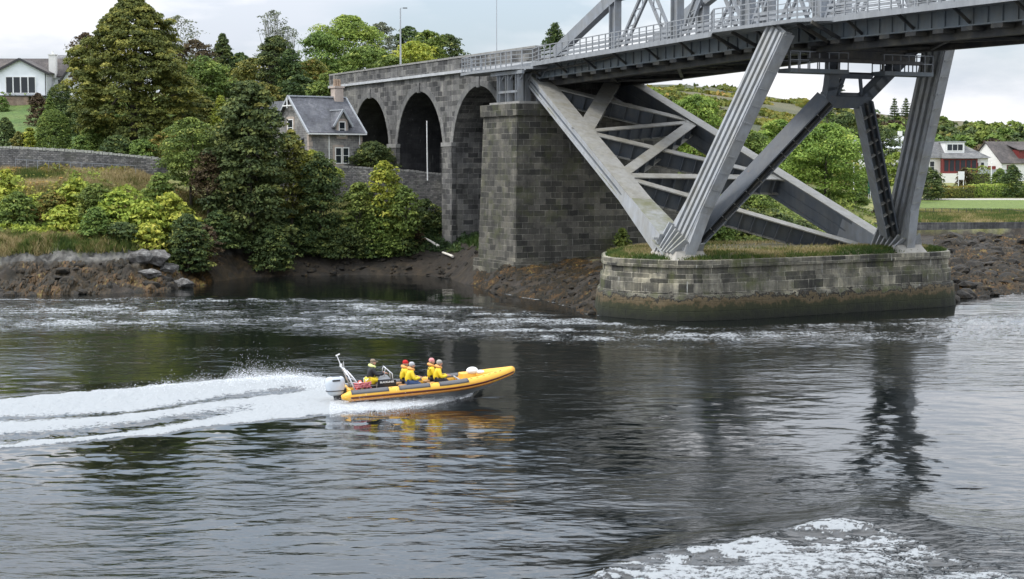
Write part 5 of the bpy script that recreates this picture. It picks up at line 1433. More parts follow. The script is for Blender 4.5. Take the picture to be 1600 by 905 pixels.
M['drystone'] = stone('drystone', (.28, .27, .26), (.10, .10, .10), (.05, .05, .05), bw=.34, bh=.17, moss=.2, white=.1, streak=.3, bump=1.0)[0]
M['sea_wall'] = stone('sea wall stone', (.13, .13, .13), (.07, .07, .075), (.17, .165, .15), bw=.9, bh=.4, moss=.1, white=.5, streak=.8)[0]
M['green_board'] = simple('green board', (.02, .16, .09), .5)
M['wood_pale'] = simple('bleached log', (.72, .68, .6), .8, var=.1)
M['terracotta'] = simple('terracotta', (.33, .24, .17), .8)

def frame_of(O, d1):                     # local house frame: x along front, y back, z up
    d1 = Vector((d1[0], d1[1], 0)).normalized(); d2 = Vector((-d1.y, d1.x, 0))
    return lambda x, y, z: Vector(O) + d1 * x + d2 * y + Vector((0, 0, z))
def hbox(mb, Fm, x0, x1, y0, y1, z0, z1):
    return mb.hexa([Fm(x, y, z) for z in (z0, z1) for x, y in ((x0, y0), (x1, y0), (x1, y1), (x0, y1))])
def gabled(mbw, mbr, Fm, x0, x1, y0, y1, ze, zr, zb=-1.0, axis='x', over=.35, th=.14):
    """walls with gables and two roof slabs; axis = ridge direction"""
    if axis == 'x':
        ym = (y0 + y1) / 2
        hbox(mbw, Fm, x0, x1, y0, y1, zb, ze)
        for xa, xb in ((x0, x0 + .3), (x1 - .3, x1)):
            mbw.add([Fm(xa, y0, ze), Fm(xa, y1, ze), Fm(xa, ym, zr), Fm(xb, y0, ze), Fm(xb, y1, ze), Fm(xb, ym, zr)], [(0, 1, 2), (5, 4, 3), (0, 2, 5, 3), (1, 4, 5, 2)],
                    [[(0, 0), (y1 - y0, 0), ((y1 - y0) / 2, zr - ze)], [(0, 0), (1, 0), (1, 1)], [(0, 0)] * 4, [(0, 0)] * 4])
        k = (zr - ze) / (ym - y0)
        for ya in (y0, y1):
            s_ = -1 if ya == y0 else 1
            yo = ya + s_ * over; zo = ze - over * k
            sl = math.hypot(yo - ym, zr - zo)
            a = [Fm(x0 - over, yo, zo), Fm(x1 + over, yo, zo), Fm(x1 + over, ym, zr), Fm(x0 - over, ym, zr)]
            b_ = [p + Vector((0, 0, th)) for p in a]
            L_ = x1 - x0 + 2 * over
            mbr.add(a + b_, [(3, 2, 1, 0), (4, 5, 6, 7), (0, 1, 5, 4), (1, 2, 6, 5), (2, 3, 7, 6), (3, 0, 4, 7)], [[(0, 0)] * 4, [(0, 0), (L_, 0), (L_, sl), (0, sl)]] + [[(0, 0)] * 4] * 4)
    else:
        G2 = lambda a, b_, z: Fm(b_, a, z)
        gabled(mbw, mbr, G2, y0, y1, x0, x1, ze, zr, zb, 'x', over, th)
def window(parent, Fm, x0, x1, z0, z1, y=0.0, frame=None, cols=1, rows=2, sur=None, fw=.07, nrm=-1, axis='x'):
    """window standing proud of a wall plane at y; axis x: wall runs along x"""
    g = (lambda a, b_, z: Fm(a, b_, z)) if axis == 'x' else (lambda a, b_, z: Fm(b_, a, z))
    o = nrm
    def bx(mb, a0, a1, d0, d1, q0, q1): mb.hexa([g(a, b_, z) for z in (q0, q1) for a, b_ in ((a0, y + o * d0), (a1, y + o * d0), (a1, y + o * d1), (a0, y + o * d1))])
    f = MB()
    for a0, a1, q0, q1 in ((x0 - fw, x0 + fw * .3, z0 - fw, z1 + fw), (x1 - fw * .3, x1 + fw, z0 - fw, z1 + fw), (x0 + fw * .3, x1 - fw * .3, z1 - .02, z1 + fw), (x0 + fw * .3, x1 - fw * .3, z0 - fw, z0 + .02)): bx(f, a0, a1, .0, .09, q0, q1)
    for k in range(1, cols):
        a = x0 + (x1 - x0) * k / cols; bx(f, a - fw * .6, a + fw * .6, .0, .088, z0 + .02, z1 - .02)
    for k in range(1, rows):
        q = z0 + (z1 - z0) * k / rows; bx(f, x0 + fw * .3, x1 - fw * .3, .0, .08, q - fw * .4, q + fw * .4)
    fo = f.build('window', frame or M['white_paint'], parent)
    p = MB(); bx(p, x0, x1, .01, .05, z0, z1); p.build('pane', M['glass'], fo)
    if sur:
        s_ = MB(); e = .24
        for a0, a1, q0, q1 in ((x0 - fw - e, x0 - fw - .005, z0 - .3, z1 + .3), (x1 + fw + .005, x1 + fw + e, z0 - .3, z1 + .3), (x0 - fw, x1 + fw, z1 + fw + .005, z1 + .34), (x0 - fw, x1 + fw, z0 - .3, z0 - fw - .005)): bx(s_, a0, a1, -.02, .05, q0, q1)
        s_.build('surround', sur, fo)
    return fo

# cottage by the viaduct
cb = PY(483, 262, 163.0)
cot = thing('stone_cottage', cb, 'grey stone cottage with slate roof, dormer and clay chimney pots beside the first viaduct arch', 'house')
cF = frame_of(cb, (.80, .60)); Lc, Wc = 6.3, 7.4
w_, r_ = MB(), MB()
gabled(w_, r_, cF, 0, Lc, 0, Wc, 3.75, 7.15, zb=-1.5)
cw_ = w_.build('wall', M['granite'], cot); cr_ = r_.build('roof', M['slate'], cot)
mb = MB()
for x in (-.36, Lc + .22):
    for ya, s_ in ((0, -1), (Wc, 1)):
        zo = 3.75 - .35 * 3.4 / 3.7
        mb.beam(cF(x + .07, ya + s_ * .42, zo + .05), cF(x + .07, Wc / 2, 7.33), .16, .2)
mb.beam(cF(-.35, Wc / 2, 7.36), cF(Lc + .35, Wc / 2, 7.36), .3, .14)
mb.build('verge_board', M['zinc'], cr_)
mb = MB(); mb.beam(cF(-.3, -.45, 3.42), cF(Lc + .3, -.45, 3.42), .14, .14); mb.tube([cF(2.3, -.1, 3.4), cF(2.3, -.1, -.1)], .055, 6); mb.tube([cF(Lc - .35, -.1, 3.4), cF(Lc - .35, -.1, -.1)], .055, 6)
mb.build('gutter', M['white_paint'], cot)
mb = MB(); mb.beam(cF(-.42, Wc / 2, 6.1), cF(-.42, Wc / 2, 7.1), .12, .12, up=(1, 0, 0)); mb.beam(cF(-.42, Wc / 2 - .9, 6.35), cF(-.42, Wc / 2 + .9, 6.35), .12, .12); mb.build('gable_finial', M['white_paint'], cr_)
mb = MB(); hbox(mb, cF, Lc - 1.25, Lc - .25, Wc / 2 - .45, Wc / 2 + .45, 6.6, 8.3); hbox(mb, cF, Lc - 1.35, Lc - .15, Wc / 2 - .55, Wc / 2 + .55, 8.302, 8.5)
ch_ = mb.build('chimney', M['quoin'], cr_)
for k in range(3):
    mb = MB(); p = cF(Lc - 1.05 + k * .3, Wc / 2, 8.5); mb.tube([p, p + Vector((0, 0, .75))], [.15, .12], 8); mb.build('chimney_pot', M['terracotta'], cr_)
q = MB()
for k in range(8):
    z = -.6 + k * .55; wq_ = .42 if k % 2 else .28
    hbox(q, cF, -.03, wq_, -.03, .3, z, z + .5); hbox(q, cF, Lc - wq_, Lc + .03, -.03, .3, z, z + .5); 
q.build('quoin', M['quoin'], cw_)
# dormer
dw, dr = MB(), MB()
gabled(dw, dr, cF, 3.05, 4.65, -.06, 2.4, 4.5, 5.75, zb=3.0, axis='y', over=.28, th=.1)
do = dw.build('dormer', M['granite'], cr_)
dr.build('dormer_roof', M['slate'], cr_)
mb = MB()
for s_ in (-1, 1): mb.beam(cF(3.85 + s_ * 1.15, -.4, 4.2), cF(3.85, -.4, 5.92), .1, .2)
mb.beam(cF(3.85, -.4, 5.9), cF(3.85, 2.2, 5.9), .2, .1)
mb.build('bargeboard', M['zinc'], cr_)
window(cot, cF, 3.52, 4.18, 3.25, 4.65, y=-.06, rows=2, sur=M['quoin'])
window(cot, cF, 3.1, 3.75, .45, 2.0, rows=2, sur=M['quoin']); window(cot, cF, 3.98, 4.63, .45, 2.0, rows=2)
window(cot, cF, 3.2, 4.2, 3.3, 4.9, y=0, rows=2, sur=M['quoin'], axis='y')
window(cot, cF, 3.2, 4.2, .5, 2.0, y=0, rows=2, sur=M['quoin'], axis='y')
mb = MB(); hbox(mb, cF, -1.4, -.01, 1.2, 3.0, -1, 2.1); po = mb.build('porch', M['granite'], cot)
mb = MB(); mb.add([cF(-1.6, 1.0, 2.1), cF(0, 1.0, 2.9), cF(0, 3.2, 2.9), cF(-1.6, 3.2, 2.1), cF(-1.6, 1.0, 2.22), cF(0, 1.0, 3.02), cF(0, 3.2, 3.02), cF(-1.6, 3.2, 2.22)], [(0, 3, 2, 1), (4, 5, 6, 7), (0, 1, 5, 4), (1, 2, 6, 5), (2, 3, 7, 6), (3, 0, 4, 7)])
mb.build('porch_roof', M['slate'], po)
# rear wing roof to the left
w_, r_ = MB(), MB(); gabled(w_, r_, cF, -.2, 4.0, Wc + .02, Wc + 5.5, 3.75, 6.9, zb=-1.5, axis='y', over=.3); w_.build('rear_wing', M['granite'], cot); r_.build('rear_roof', M['slate'], cot)

# white house on the hill
hb = PY(-8, 147, 205)
wh = thing('white_bungalow', hb, 'white gabled bungalow on a tan brick terrace at the top left edge of the hillside', 'house')
hF = frame_of(hb, (1, .02))
w_, r_ = MB(), MB(); gabled(w_, r_, hF, 0, 6.6, 0, 7, 2.75, 4.35, zb=-.6, axis='y', over=.35); hw_ = w_.build('wall', M['harl_white'], wh); hr_ = r_.build('roof', M['tile_brown'], wh)
mb = MB()
for s_ in (-1, 1): mb.beam(hF(3.3 + s_ * 3.75, -.38, 2.45), hF(3.3, -.38, 4.42), .1, .28)
mb.build('bargeboard', M['fascia_dark'], hr_)
w_, r_ = MB(), MB(); gabled(w_, r_, hF, -6, 9.6, 3.2, 9.5, 2.55, 4.75, zb=-.6, axis='x', over=.4); w_.build('rear_wing', M['harl_white'], wh); r_.build('rear_roof', M['tile_brown'], wh)
w_, r_ = MB(), MB(); gabled(w_, r_, hF, 8.3, 11.0, 1.2, 5, 1.9, 3.9, zb=-.8, axis='y', over=.3); w_.build('side_gable', M['harl_white'], wh); r_.build('side_roof', M['tile_brown'], wh)
mb = MB()
for s_ in (-1, 1): mb.beam(hF(9.65 + s_ * 1.65, .88, 1.65), hF(9.65, .88, 3.98), .1, .2)
mb.build('bargeboard', M['fascia_dark'], hr_)
mb = MB(); hbox(mb, hF, 6.2, 7.1, 2.6, 3.4, 2.2, 5.1); hbox(mb, hF, 6.12, 7.18, 2.52, 3.48, 5.102, 5.22); mb.tube([hF(6.65, 3, 5.2), hF(6.65, 3, 5.6)], .13, 8); mb.build('chimney', M['cream'], hr_)
for k in range(4): window(wh, hF, 1.45 + k * .95, 2.3 + k * .95, .12, 2.15, rows=1, cols=1)
window(wh, hF, 7.2, 7.6, 1.2, 2.0, y=3.2, rows=1)
mb = MB(); hbox(mb, hF, -3, 4.6, -1.3, -.01, -2.3, -.35); mb.build('terrace_wall', M['brick_tan'], wh)
mb = MB(); hbox(mb, hF, -3, 6.6, -1.42, -.012, -.348, -.22); mb.build('terrace_edge', M['fascia_dark'], wh)
mb = MB(); mb.tube([hF(6.45, -.08, 2.6), hF(6.45, -.08, -.5)], .05, 6); mb.build('downpipe', M['fascia_dark'], wh)
# neighbour roof behind
nb_ = PY(84, 108, 222); nh = thing('neighbour_house', nb_, 'grey brown roof of a second house showing behind the white bungalow chimney', 'house')
nF = frame_of(nb_, (1, 0)); w_, r_ = MB(), MB(); gabled(w_, r_, nF, 0, 6, 0, 7, 0, 2.0, zb=-4, axis='x'); w_.build('wall', M['cream'], nh); r_.build('roof', M['tile_grey'], nh)

# right bank: bungalow with red porch
rb_ = PY(1440, 279, 282); rh = thing('porch_bungalow', rb_, 'white bungalow with dark red glazed porch and white box dormer', 'house')
rF = frame_of(rb_, (1, .05))
mb = MB(); hbox(mb, rF, 0, 11.8, 0, 8, -1, 3.6); rw = mb.build('wall', M['cream'], rh)
def hiproof(mb, Fm, x0, x1, y0, y1, z0, z1, rx0, rx1, over=.5):
    ym = (y0 + y1) / 2
    P = [Fm(x0 - over, y0 - over, z0), Fm(x1 + over, y0 - over, z0), Fm(x1 + over, y1 + over, z0), Fm(x0 - over, y1 + over, z0), Fm(rx0, ym, z1), Fm(rx1, ym, z1)]
    L_ = x1 - x0 + 1
    mb.add(P, [(0, 1, 5, 4), (1, 2, 5), (2, 3, 4, 5), (3, 0, 4), (3, 2, 1, 0)], [[(0, 0), (L_, 0), (L_ - 3, 5), (3, 5)], [(0, 0), (8, 0), (4, 5)], [(0, 0), (L_, 0), (L_ - 3, 5), (3, 5)], [(0, 0), (8, 0), (4, 5)], [(0, 0)] * 4])
mb = MB(); hiproof(mb, rF, 0, 11.8, 0, 8, 3.6, 6.5, 1.5, 7.5); rr_ = mb.build('roof', M['tile_grey'], rh)
mb = MB(); hbox(mb, rF, 3.3, 9.4, -1.6, -.01, .9, 3.45); pr_ = mb.build('porch', M['red_wood'], rh)
for k in range(6):
    mb = MB(); a = 3.5 + k * .98; hbox(mb, rF, a, a + .7, -1.66, -1.6, 1.3, 3.2); mb.build('porch_window', M['glass'], pr_)
mb = MB(); P = [rF(2.9, -2.1, 3.46), rF(9.9, -2.1, 3.46), rF(9.2, .6, 4.4), rF(3.6, .6, 4.4)]; mb.add(P + [p + Vector((0, 0, .12)) for p in P], [(3, 2, 1, 0), (4, 5, 6, 7), (0, 1, 5, 4), (1, 2, 6, 5), (2, 3, 7, 6), (3, 0, 4, 7)], [[(0, 0)] * 4, [(0, 0), (7, 0), (6, 3), (1, 3)]] + [[(0, 0)] * 4] * 4); mb.build('porch_roof', M['tile_grey'], pr_)
mb = MB(); hbox(mb, rF, 3.0, 8.2, -2.4, -1.62, -1.4, .9); mb.build('terrace_wall', M['cream'], rh)
mb = MB(); hbox(mb, rF, 4.3, 7.7, .5, 3.8, 4.3, 6.35); dm = mb.build('dormer', M['white_paint'], rr_)
mb = MB(); hbox(mb, rF, 4.1, 7.9, .3, 4.0, 6.352, 6.5); mb.build('dormer_roof', M['zinc'], rr_)
window(rh, rF, 4.6, 7.4, 4.9, 6.0, y=.5, cols=3, rows=1)
window(rh, rF, 1.4, 2.2, 1.1, 3.0, rows=2); window(rh, rF, 9.6, 10.1, 1.1, 2.8, rows=2); window(rh, rF, 10.5, 11.1, 1.1, 2.8, rows=2)
gl = MB(); 
for k in range(9): hbox(gl, rF, 9.2 + k * .75, 9.26 + k * .75, -2.6, -2.54, .2, 1.6)
hbox(gl, rF, 9.2, 15.3, -2.6, -2.55, 1.55, 1.62); hbox(gl, rF, 9.2, 15.3, -2.58, -2.57, .3, 1.5); gf = gl.build('balustrade', M['zinc'], rh)
# gabled house with red boards
g2 = PY(1541, 276, 290); gh2 = thing('red_gabled_house', g2, 'white gabled house with dark red boarded dormer at the right edge', 'house')
gF = frame_of(g2, (.80, -.60)); w_, r_ = MB(), MB()
gF = frame_of(g2, (.93, .37)); gabled(w_, r_, gF, 0, 12, -4.2, 4.6, 2.6, 6.2, zb=-2, axis='x', over=.35); w_.build('wall', M['cream'], gh2); r2_ = r_.build('roof', M['tile_brown'], gh2)
mb = MB(); hbox(mb, gF, 4.2, 8.8, -3.6, .1, 2.6, 4.8); dq = mb.build('dormer', M['red_wood'], gh2)
mb = MB(); P = [gF(3.9, -4.0, 4.7), gF(9.1, -4.0, 4.7), gF(9.1, .3, 5.9), gF(3.9, .3, 5.9)]; mb.add(P + [p + Vector((0, 0, .12)) for p in P], [(3, 2, 1, 0), (4, 5, 6, 7), (0, 1, 5, 4), (1, 2, 6, 5), (2, 3, 7, 6), (3, 0, 4, 7)]); mb.build('dormer_roof', M['tile_brown'], gh2)
window(gh2, gF, 5.6, 7.8, 3.2, 4.4, y=-3.6, cols=2, rows=1); window(gh2, gF, 1.2, 2.4, .6, 2.0, y=-4.2, frame=M['red_wood'], rows=1)
mb = MB(); hbox(mb, gF, -.05, -.01, -2.6, .6, -.2, 1.9); mb.build('garage_door', M['red_wood'], gh2)
# pale roofed house behind
g3 = PY(1340, 248, 300); h3 = thing('pale_roofed_house', g3, 'house with a pale grey roof between the slim brace and the far leg', 'house')
g3F = frame_of(g3, (1, .05)); w_, r_ = MB(), MB(); gabled(w_, r_, g3F, 0, 10, 0, 7, 2.0, 4.1, zb=-2, axis='x'); w_.build('wall', M['cream'], h3); r_.build('roof', M['white_roof'], h3)
mb = MB(); hbox(mb, g3F, 8.6, 9.3, 3.1, 3.8, 3.8, 5.2); mb.build('chimney', M['cream'], h3)
window(h3, g3F, 2, 3.4, .4, 1.5, rows=1, cols=2); window(h3, g3F, 6, 7.4, .4, 1.5, rows=1, cols=2)

# dry stone roadside wall with pale cope stones
def wall_line(name, pts, h, th, mat, label, cope=None, cat='wall', cope_mat=None, under=.8, zt=None):
    t = thing(name, pts[0], label, cat); t['kind'] = 'thing'; mb = MB(); cm = MB(); s = 0
    for a, b_ in zip(pts, pts[1:]):
        d = (b_ - a); L_ = math.hypot(d.x, d.y); n_ = Vector((-d.y, d.x, 0)).normalized() * th
        P = [a, b_, b_ + n_, a + n_]
        lo_ = [Vector((p.x, p.y, p.z - h - under)) for p in P]
        uv0 = [(s, lo_[0].z), (s + L_, lo_[1].z), (s + L_, P[1].z), (s, P[0].z)]
        mb.add(lo_ + P, [(3, 2, 1, 0), (4, 5, 6, 7), (0, 1, 5, 4), (1, 2, 6, 5), (2, 3, 7, 6), (3, 0, 4, 7)], [[(0, 0)] * 4, [(s, 0), (s + L_, 0), (s + L_, th), (s, th)], uv0, [(0, 0)] * 4, [uv0[1], uv0[0], uv0[3], uv0[2]], [(0, 0)] * 4])
        if cope:
            r_ = random.Random(int(s * 10)); k = 0.0
            dd = Vector((d.x, d.y, d.z)) / L_
            while k < L_ - .2:
                w__ = r_.uniform(.18, .34); p = a + dd * (k + w__ / 2) + n_ * .5 + Vector((0, 0, cope / 2))
                cm.box(p, (w__ * .88, th * 1.1, cope * r_.uniform(.8, 1.5)), math.atan2(d.y, d.x) + r_.uniform(-.1, .1)); k += w__
        s += L_
    mb.build('wall_body', mat, t)
    if cope: cm.build('cope', cope_mat or M['coping'], t)
    return t
M['cope_pale'] = simple('pale cope stones', (.36, .36, .32), .9, var=.4, scale=4, bump=.6)
wall_line('drystone_wall', [PY(-60, 232, 154), PY(20, 232, 154.5), PY(130, 238, 155), PY(245, 249, 156), PY(262, 253, 156.3)], 1.4, .45, M['drystone'], 'long dry stone roadside wall with pale jagged cope stones above the left bank', cope=.2, cope_mat=M['cope_pale'])
hr = thing('handrail', PY(28, 262, 153), 'thin pale metal handrail on posts in front of the dry stone wall', 'handrail')
mb = MB(); a, b_ = PY(24, 249, 153.4), PY(212, 259, 154.6); mb.beam(a, b_, .05, .05); mb.build('rail', M['steel'], hr)
for k in range(12):
    p = a.lerp(b_, k / 11); mb = MB(); mb.beam(p - Vector((0, 0, 1.1)), p, .04, .04, up=(1, 0, 0)); mb.build('post', M['steel'], hr)
wall_line('retaining_wall', [PY(425, 262, 162.0), PY(545, 262, 162.1), PY(640, 268, 162.0), PY(692, 274, 162.2)], 4.6, .5, M['drystone'], 'dark rubble retaining wall under the cottage garden', cope=.16, under=1.0)
wall_line('sea_wall', [PY(1290, 348, 189.4), PY(1428, 348, 189.6), PY(1560, 347.5, 189.8), PY(1720, 346, 190)], 1.7, .6, M['sea_wall'], 'long low stained sea wall along the right shore', under=1.2)
# shore path railing
pf = thing('path_railing', PY(1432, 334, 207), 'thin dark railing along the shore path behind the sea wall', 'railing')
mb = MB(); A_, B_ = PY(1420, 325, 206.3), PY(1575, 327, 206.3); C_ = PY(1625, 334, 200)
for a, b_ in ((A_, B_), (B_, C_)):
    for dz in (0, -.45): mb.beam(a + Vector((0, 0, dz)), b_ + Vector((0, 0, dz)), .05, .05)
mb.build('rail', M['steel_under'], pf)
for k in range(13):
    p = A_.lerp(B_, k / 12); mb = MB(); mb.beam(p - Vector((0, 0, 1.0)), p, .06, .06, up=(1, 0, 0)); mb.build('post', M['steel_under'], pf)
# lamp, masts, poles
lp = U(t_at(626, VC + 8.2, 22), VC + 8.2, ZS + .2)
la = thing('street_lamp', lp, 'tall thin street lamp on the viaduct with a short arm to the right', 'street lamp')
ztp = PY(626, 13, lp.y).z; mb = MB(); mb.tube([lp, Vector((lp.x, lp.y, ztp))], [.13, .07], 8); mb.build('pole', M['zinc'], la)
mb = MB(); mb.beam((lp.x, lp.y, ztp), (lp.x + .45, lp.y, ztp + .03), .05, .05); mb.build('arm', M['zinc'], la)
mb = MB(); mb.box((lp.x + .55, lp.y, ztp + .02), (.5, .22, .1)); mb.build('lamp_head', M['steel_under'], la)
mp_ = U(t_at(776, VC + 8.0, 22), VC + 8.0, ZS + .2); ma_ = thing('thin_mast', mp_, 'very thin pale mast standing at the bridge end, running out of the top', 'mast')
mb = MB(); mb.tube([mp_, mp_ + Vector((0, 0, 3.5)), mp_ + Vector((0, 0, 9.5))], [.07, .05, .035], 6); mb.build('pole', M['zinc'], ma_)
mb = MB(); mb.box(mp_ + Vector((0, 0, .1)), (.3, .3, .2)); mb.build('base_plate', M['steel'], ma_)
wp = PY(668, 276, 161.0); wpo = thing('white_pole', wp, 'white pole standing in front of the middle arch', 'pole')
mb = MB(); mb.tube([wp - Vector((0, 0, .4)), PY(667, 190, 161.0)], [.065, .055], 8); mb.build('shaft', M['white_paint'], wpo); mb = MB(); mb.tube([PY(667, 190, 161.0), PY(667, 189, 161.0)], [.07, .02], 8); mb.build('cap', M['white_paint'], wpo)
for px_, y0_, y1_, Y_, lb in ((1549, 254, 290, 255, 'white flagpole in front of the red gabled house'), (1334, 255, 292, 215, 'slim grey signal post in front of the large bright tree')):
    p = PY(px_, y1_, Y_); t = thing('slim_post', p, lb, 'post'); mb = MB(); mb.tube([p - Vector((0, 0, .5)), PY(px_, y0_, Y_)], [.09, .07], 7); mb.build('shaft', M['white_paint'], t)
    mb = MB(); mb.tube([PY(px_, y0_, Y_), PY(px_, y0_ - 1, Y_)], [.12, .03], 7); mb.build('cap', M['white_paint'], t)
def board(name, px0, px1, y0, y1, yb, Y, mat, label):
    a, b_ = PY(px0, y1, Y), PY(px1, y0, Y); t = thing(name, Vector((a.x, Y, PY(px0, yb, Y).z)), label, 'sign')
    mb = MB(); mb.box(((a.x + b_.x) / 2, Y, (a.z + b_.z) / 2), (b_.x - a.x, .06, b_.z - a.z)); mb.build('board', mat, t)
    for x in (a.x + .1, b_.x - .1):
        mb = MB(); zb_ = PY(px0, yb, Y).z - .4; mb.box((x, Y + .08, (zb_ + b_.z) / 2), (.09, .09, b_.z - zb_)); mb.build('leg', M['white_paint'], t)
    return t
board('notice_board', 1497, 1507, 268, 281, 291, 250, M['white_paint'], 'white blank notice board on two white legs above the long hedge')
board('green_hoarding', 1356, 1369, 281, 303, 308, 200, M['green_board'], 'green and white information board left of the slim brace foot')
board('pale_notice', 1359, 1368, 289, 294, 306, 199.5, M['white_paint'], 'small pale notice fixed low in front of the green information board')
# white van under the lattice
vb = G(1027, 188); vb.z = PY(1027, 314, 188).z
van = thing('parked_van', vb, 'white van parked on the road, half hidden behind the inclined chord', 'van')
def vbx(mb, x0, x1, y0, y1, z0, z1, tx0=0, tx1=0):
    mb.hexa([vb + Vector(p) for p in ((x0, y0, z0), (x1, y0, z0), (x1, y1, z0), (x0, y1, z0), (x0 + tx0, y0 + .08, z1), (x1 - tx1, y0 + .08, z1), (x1 - tx1, y1 - .08, z1), (x0 + tx0, y1 - .08, z1))])
mb = MB(); vbx(mb, -1.1, 2.1, -.85, .85, .3, .95); vbx(mb, -1.1, 2.05, -.82, .82, .952, 1.5, .15, 1.1); mb.build('body', M['white_paint'], van)
mb = MB(); vbx(mb, -.7, .35, -.84, -.80, 1.0, 1.4); vbx(mb, .4, 1.3, -.84, -.80, 1.0, 1.3, 0, .5); mb.build('side_window', M['glass'], van)
for x in (-.6, 1.45):
    for y in (-.8, .8):
        mb = MB(); mb.tube([vb + Vector((x, y - .1, .32)), vb + Vector((x, y + .1, .32))], .32, 14); mb.build('wheel', M['black'], van)
for y in (-.55, .55): mb = MB(); mb.box(vb + Vector((2.09, y, .7)), (.06, .3, .16)); mb.build('headlight', M['glass'], van)
# road behind the lattice
# driftwood
def on_ground(px, py, lift):
    Ys = np.arange(140, 160, .05); g = gz(np.full(len(Ys), float(px)), Ys); zr_ = np.array([PY(px, py, float(q)).z for q in Ys])
    k = np.where(g > zr_)[0]; Yh = float(Ys[k[0]]) if len(k) else 156.0
    p = PY(px, py, Yh); p.z += lift + .14; p.y -= .25
    return p
for (x0, y0, x1, y1, Y0, Y1, r0, r1, lb, nm) in ((661, 373, 687, 390, 157.2, 155.0, .07, .16, 'long bleached white log lying on the mud below the dark shrub', 'driftwood_log'), (692, 398, 708, 404.5, 153.6, 152.8, .1, .12, 'short pale piece of driftwood on the mud beyond the long log', 'driftwood_log')):
    mb = MB(); a, b_ = on_ground(x0, y0, r0 * .8), on_ground(x1, y1, r1 * .8); mb.tube([a, a.lerp(b_, .5) + Vector((0, 0, .02)), b_], [r0, (r0 + r1) / 2, r1], 8)
    o = mb.build(nm, M['wood_pale']); tag(o, lb, 'driftwood', 'bleached driftwood on the mud')
# ------------------------------------------------------------------ rocks
def rockmat(name, stops, z0=1.6, z1=2.6):
    m, nt, b = mat_new(name); ge = N(nt, 'ShaderNodeNewGeometry')
    n_ = N(nt, 'ShaderNodeTexNoise', Scale=1.7, Detail=9.0, Roughness=.72); nt.links.new(ge.outputs['Position'], n_.inputs['Vector'])
    r_ = ramp(nt, stops); nt.links.new(n_.outputs[0], r_.inputs[0])
    nt.links.new(r_.outputs[0], b.inputs['Base Color']); b.inputs['Roughness'].default_value = .85
    bp = N(nt, 'ShaderNodeBump', Strength=1.0, Distance=.15); nt.links.new(n_.outputs[0], bp.inputs['Height']); nt.links.new(bp.outputs[0], b.inputs['Normal'])
    return m
M['rock_grey'] = rockmat('lichened grey rock', [(.30, (.03, .028, .025)), (.47, (.085, .08, .075)), (.58, (.18, .175, .165)), (.70, (.38, .38, .36))])
M['rock_weed'] = rockmat('weed covered rock', [(.34, (.008, .007, .006)), (.52, (.020, .016, .010)), (.64, (.06, .04, .016)), (.74, (.12, .08, .03))])
def rock_np(rs, c, s3, sub=3):
    me = bpy.data.meshes.new('tmp'); bm = bmesh.new(); bmesh.ops.create_icosphere(bm, subdivisions=sub, radius=1.0); bm.to_mesh(me); bm.free()
    V = np.array([v.co[:] for v in me.vertices]); F_ = np.array([p.vertices[:] for p in me.polygons]); bpy.data.meshes.remove(me)
    for k in range(9):                     # planar cuts make it angular
        n_ = rs.normal(0, 1, 3); n_ /= np.linalg.norm(n_); d = V @ n_ - rs.uniform(.45, .85); V = V - np.outer(np.maximum(d, 0), n_)
    q = fbm(V[:, 0] * 2.3 + c[0], V[:, 1] * 2.3 + V[:, 2] * 1.7 + c[1], int(abs(c[0] * 10)) % 99, 4, .6)
    V = V * (.78 + .5 * q)[:, None]
    a = rs.uniform(0, 6.28); R = np.array([[math.cos(a), -math.sin(a), 0], [math.sin(a), math.cos(a), 0], [0, 0, 1]])
    return (V * np.array(s3)) @ R.T + np.array(c), F_
rs = np.random.RandomState(5)
RK = [(18, 408, 1.2, .5), (75, 404, 1.3, .6), (118, 384, 1.0, .7), (40, 416, 1.2, .5), (95, 415, 1.1, .5),
      (222, 398, 1.2, .7), (245, 392, 1.5, .9), (262, 388, 1.3, .8), (285, 402, 1.0, .5), (232, 410, 1.2, .5), (595, 372, .8, .9), (603, 362, .45, .5), (570, 385, 1.4, 1.0), (545, 390, 1.5, 1.2), (500, 392, 1.6, 1.2), (462, 392, 1.5, 1.3), (425, 395, 1.5, 1.4), (405, 408, 1.3, 1.0), (635, 388, .9, .5)]
RK.sort()
ORD = ['first', 'second', 'third', 'fourth', 'fifth', 'sixth', 'seventh', 'eighth', 'ninth', 'tenth', 'eleventh', 'twelfth', 'thirteenth', 'fourteenth', 'fifteenth', 'sixteenth', 'seventeenth', 'eighteenth']
nth = {}
for k, (px, py, w_, h_) in enumerate(RK):
    Y = 133.5 if px < 330 else 151.5 if px < 500 else 154.5
    Y += (412 - py) * .12
    c_ = G(px, Y); cc = PY(px, py, Y); cc.z = min(cc.z, c_.z + .6)
    V, F_ = rock_np(rs, (cc.x, cc.y, cc.z - .25), (w_, w_ * .8, h_))
    where = 'left shore' if px < 330 else 'dark bank below the cottage'
    tone = 'pale grey' if px < 330 or px in (595, 603) else 'dark grey'
    o = np_mesh('shore_rock', V, F_, M['rock_grey'] if (px < 330 or px in (595, 603)) else M['rock_weed']); key = (tone, where); nth[key] = nth.get(key, -1) + 1; tag(o, f'{tone} angular rock, {ORD[nth[key]]} from the left on the {where}', 'rock', f'{tone} rocks on the {where}')
VV, FF, cnt = [], [], 0
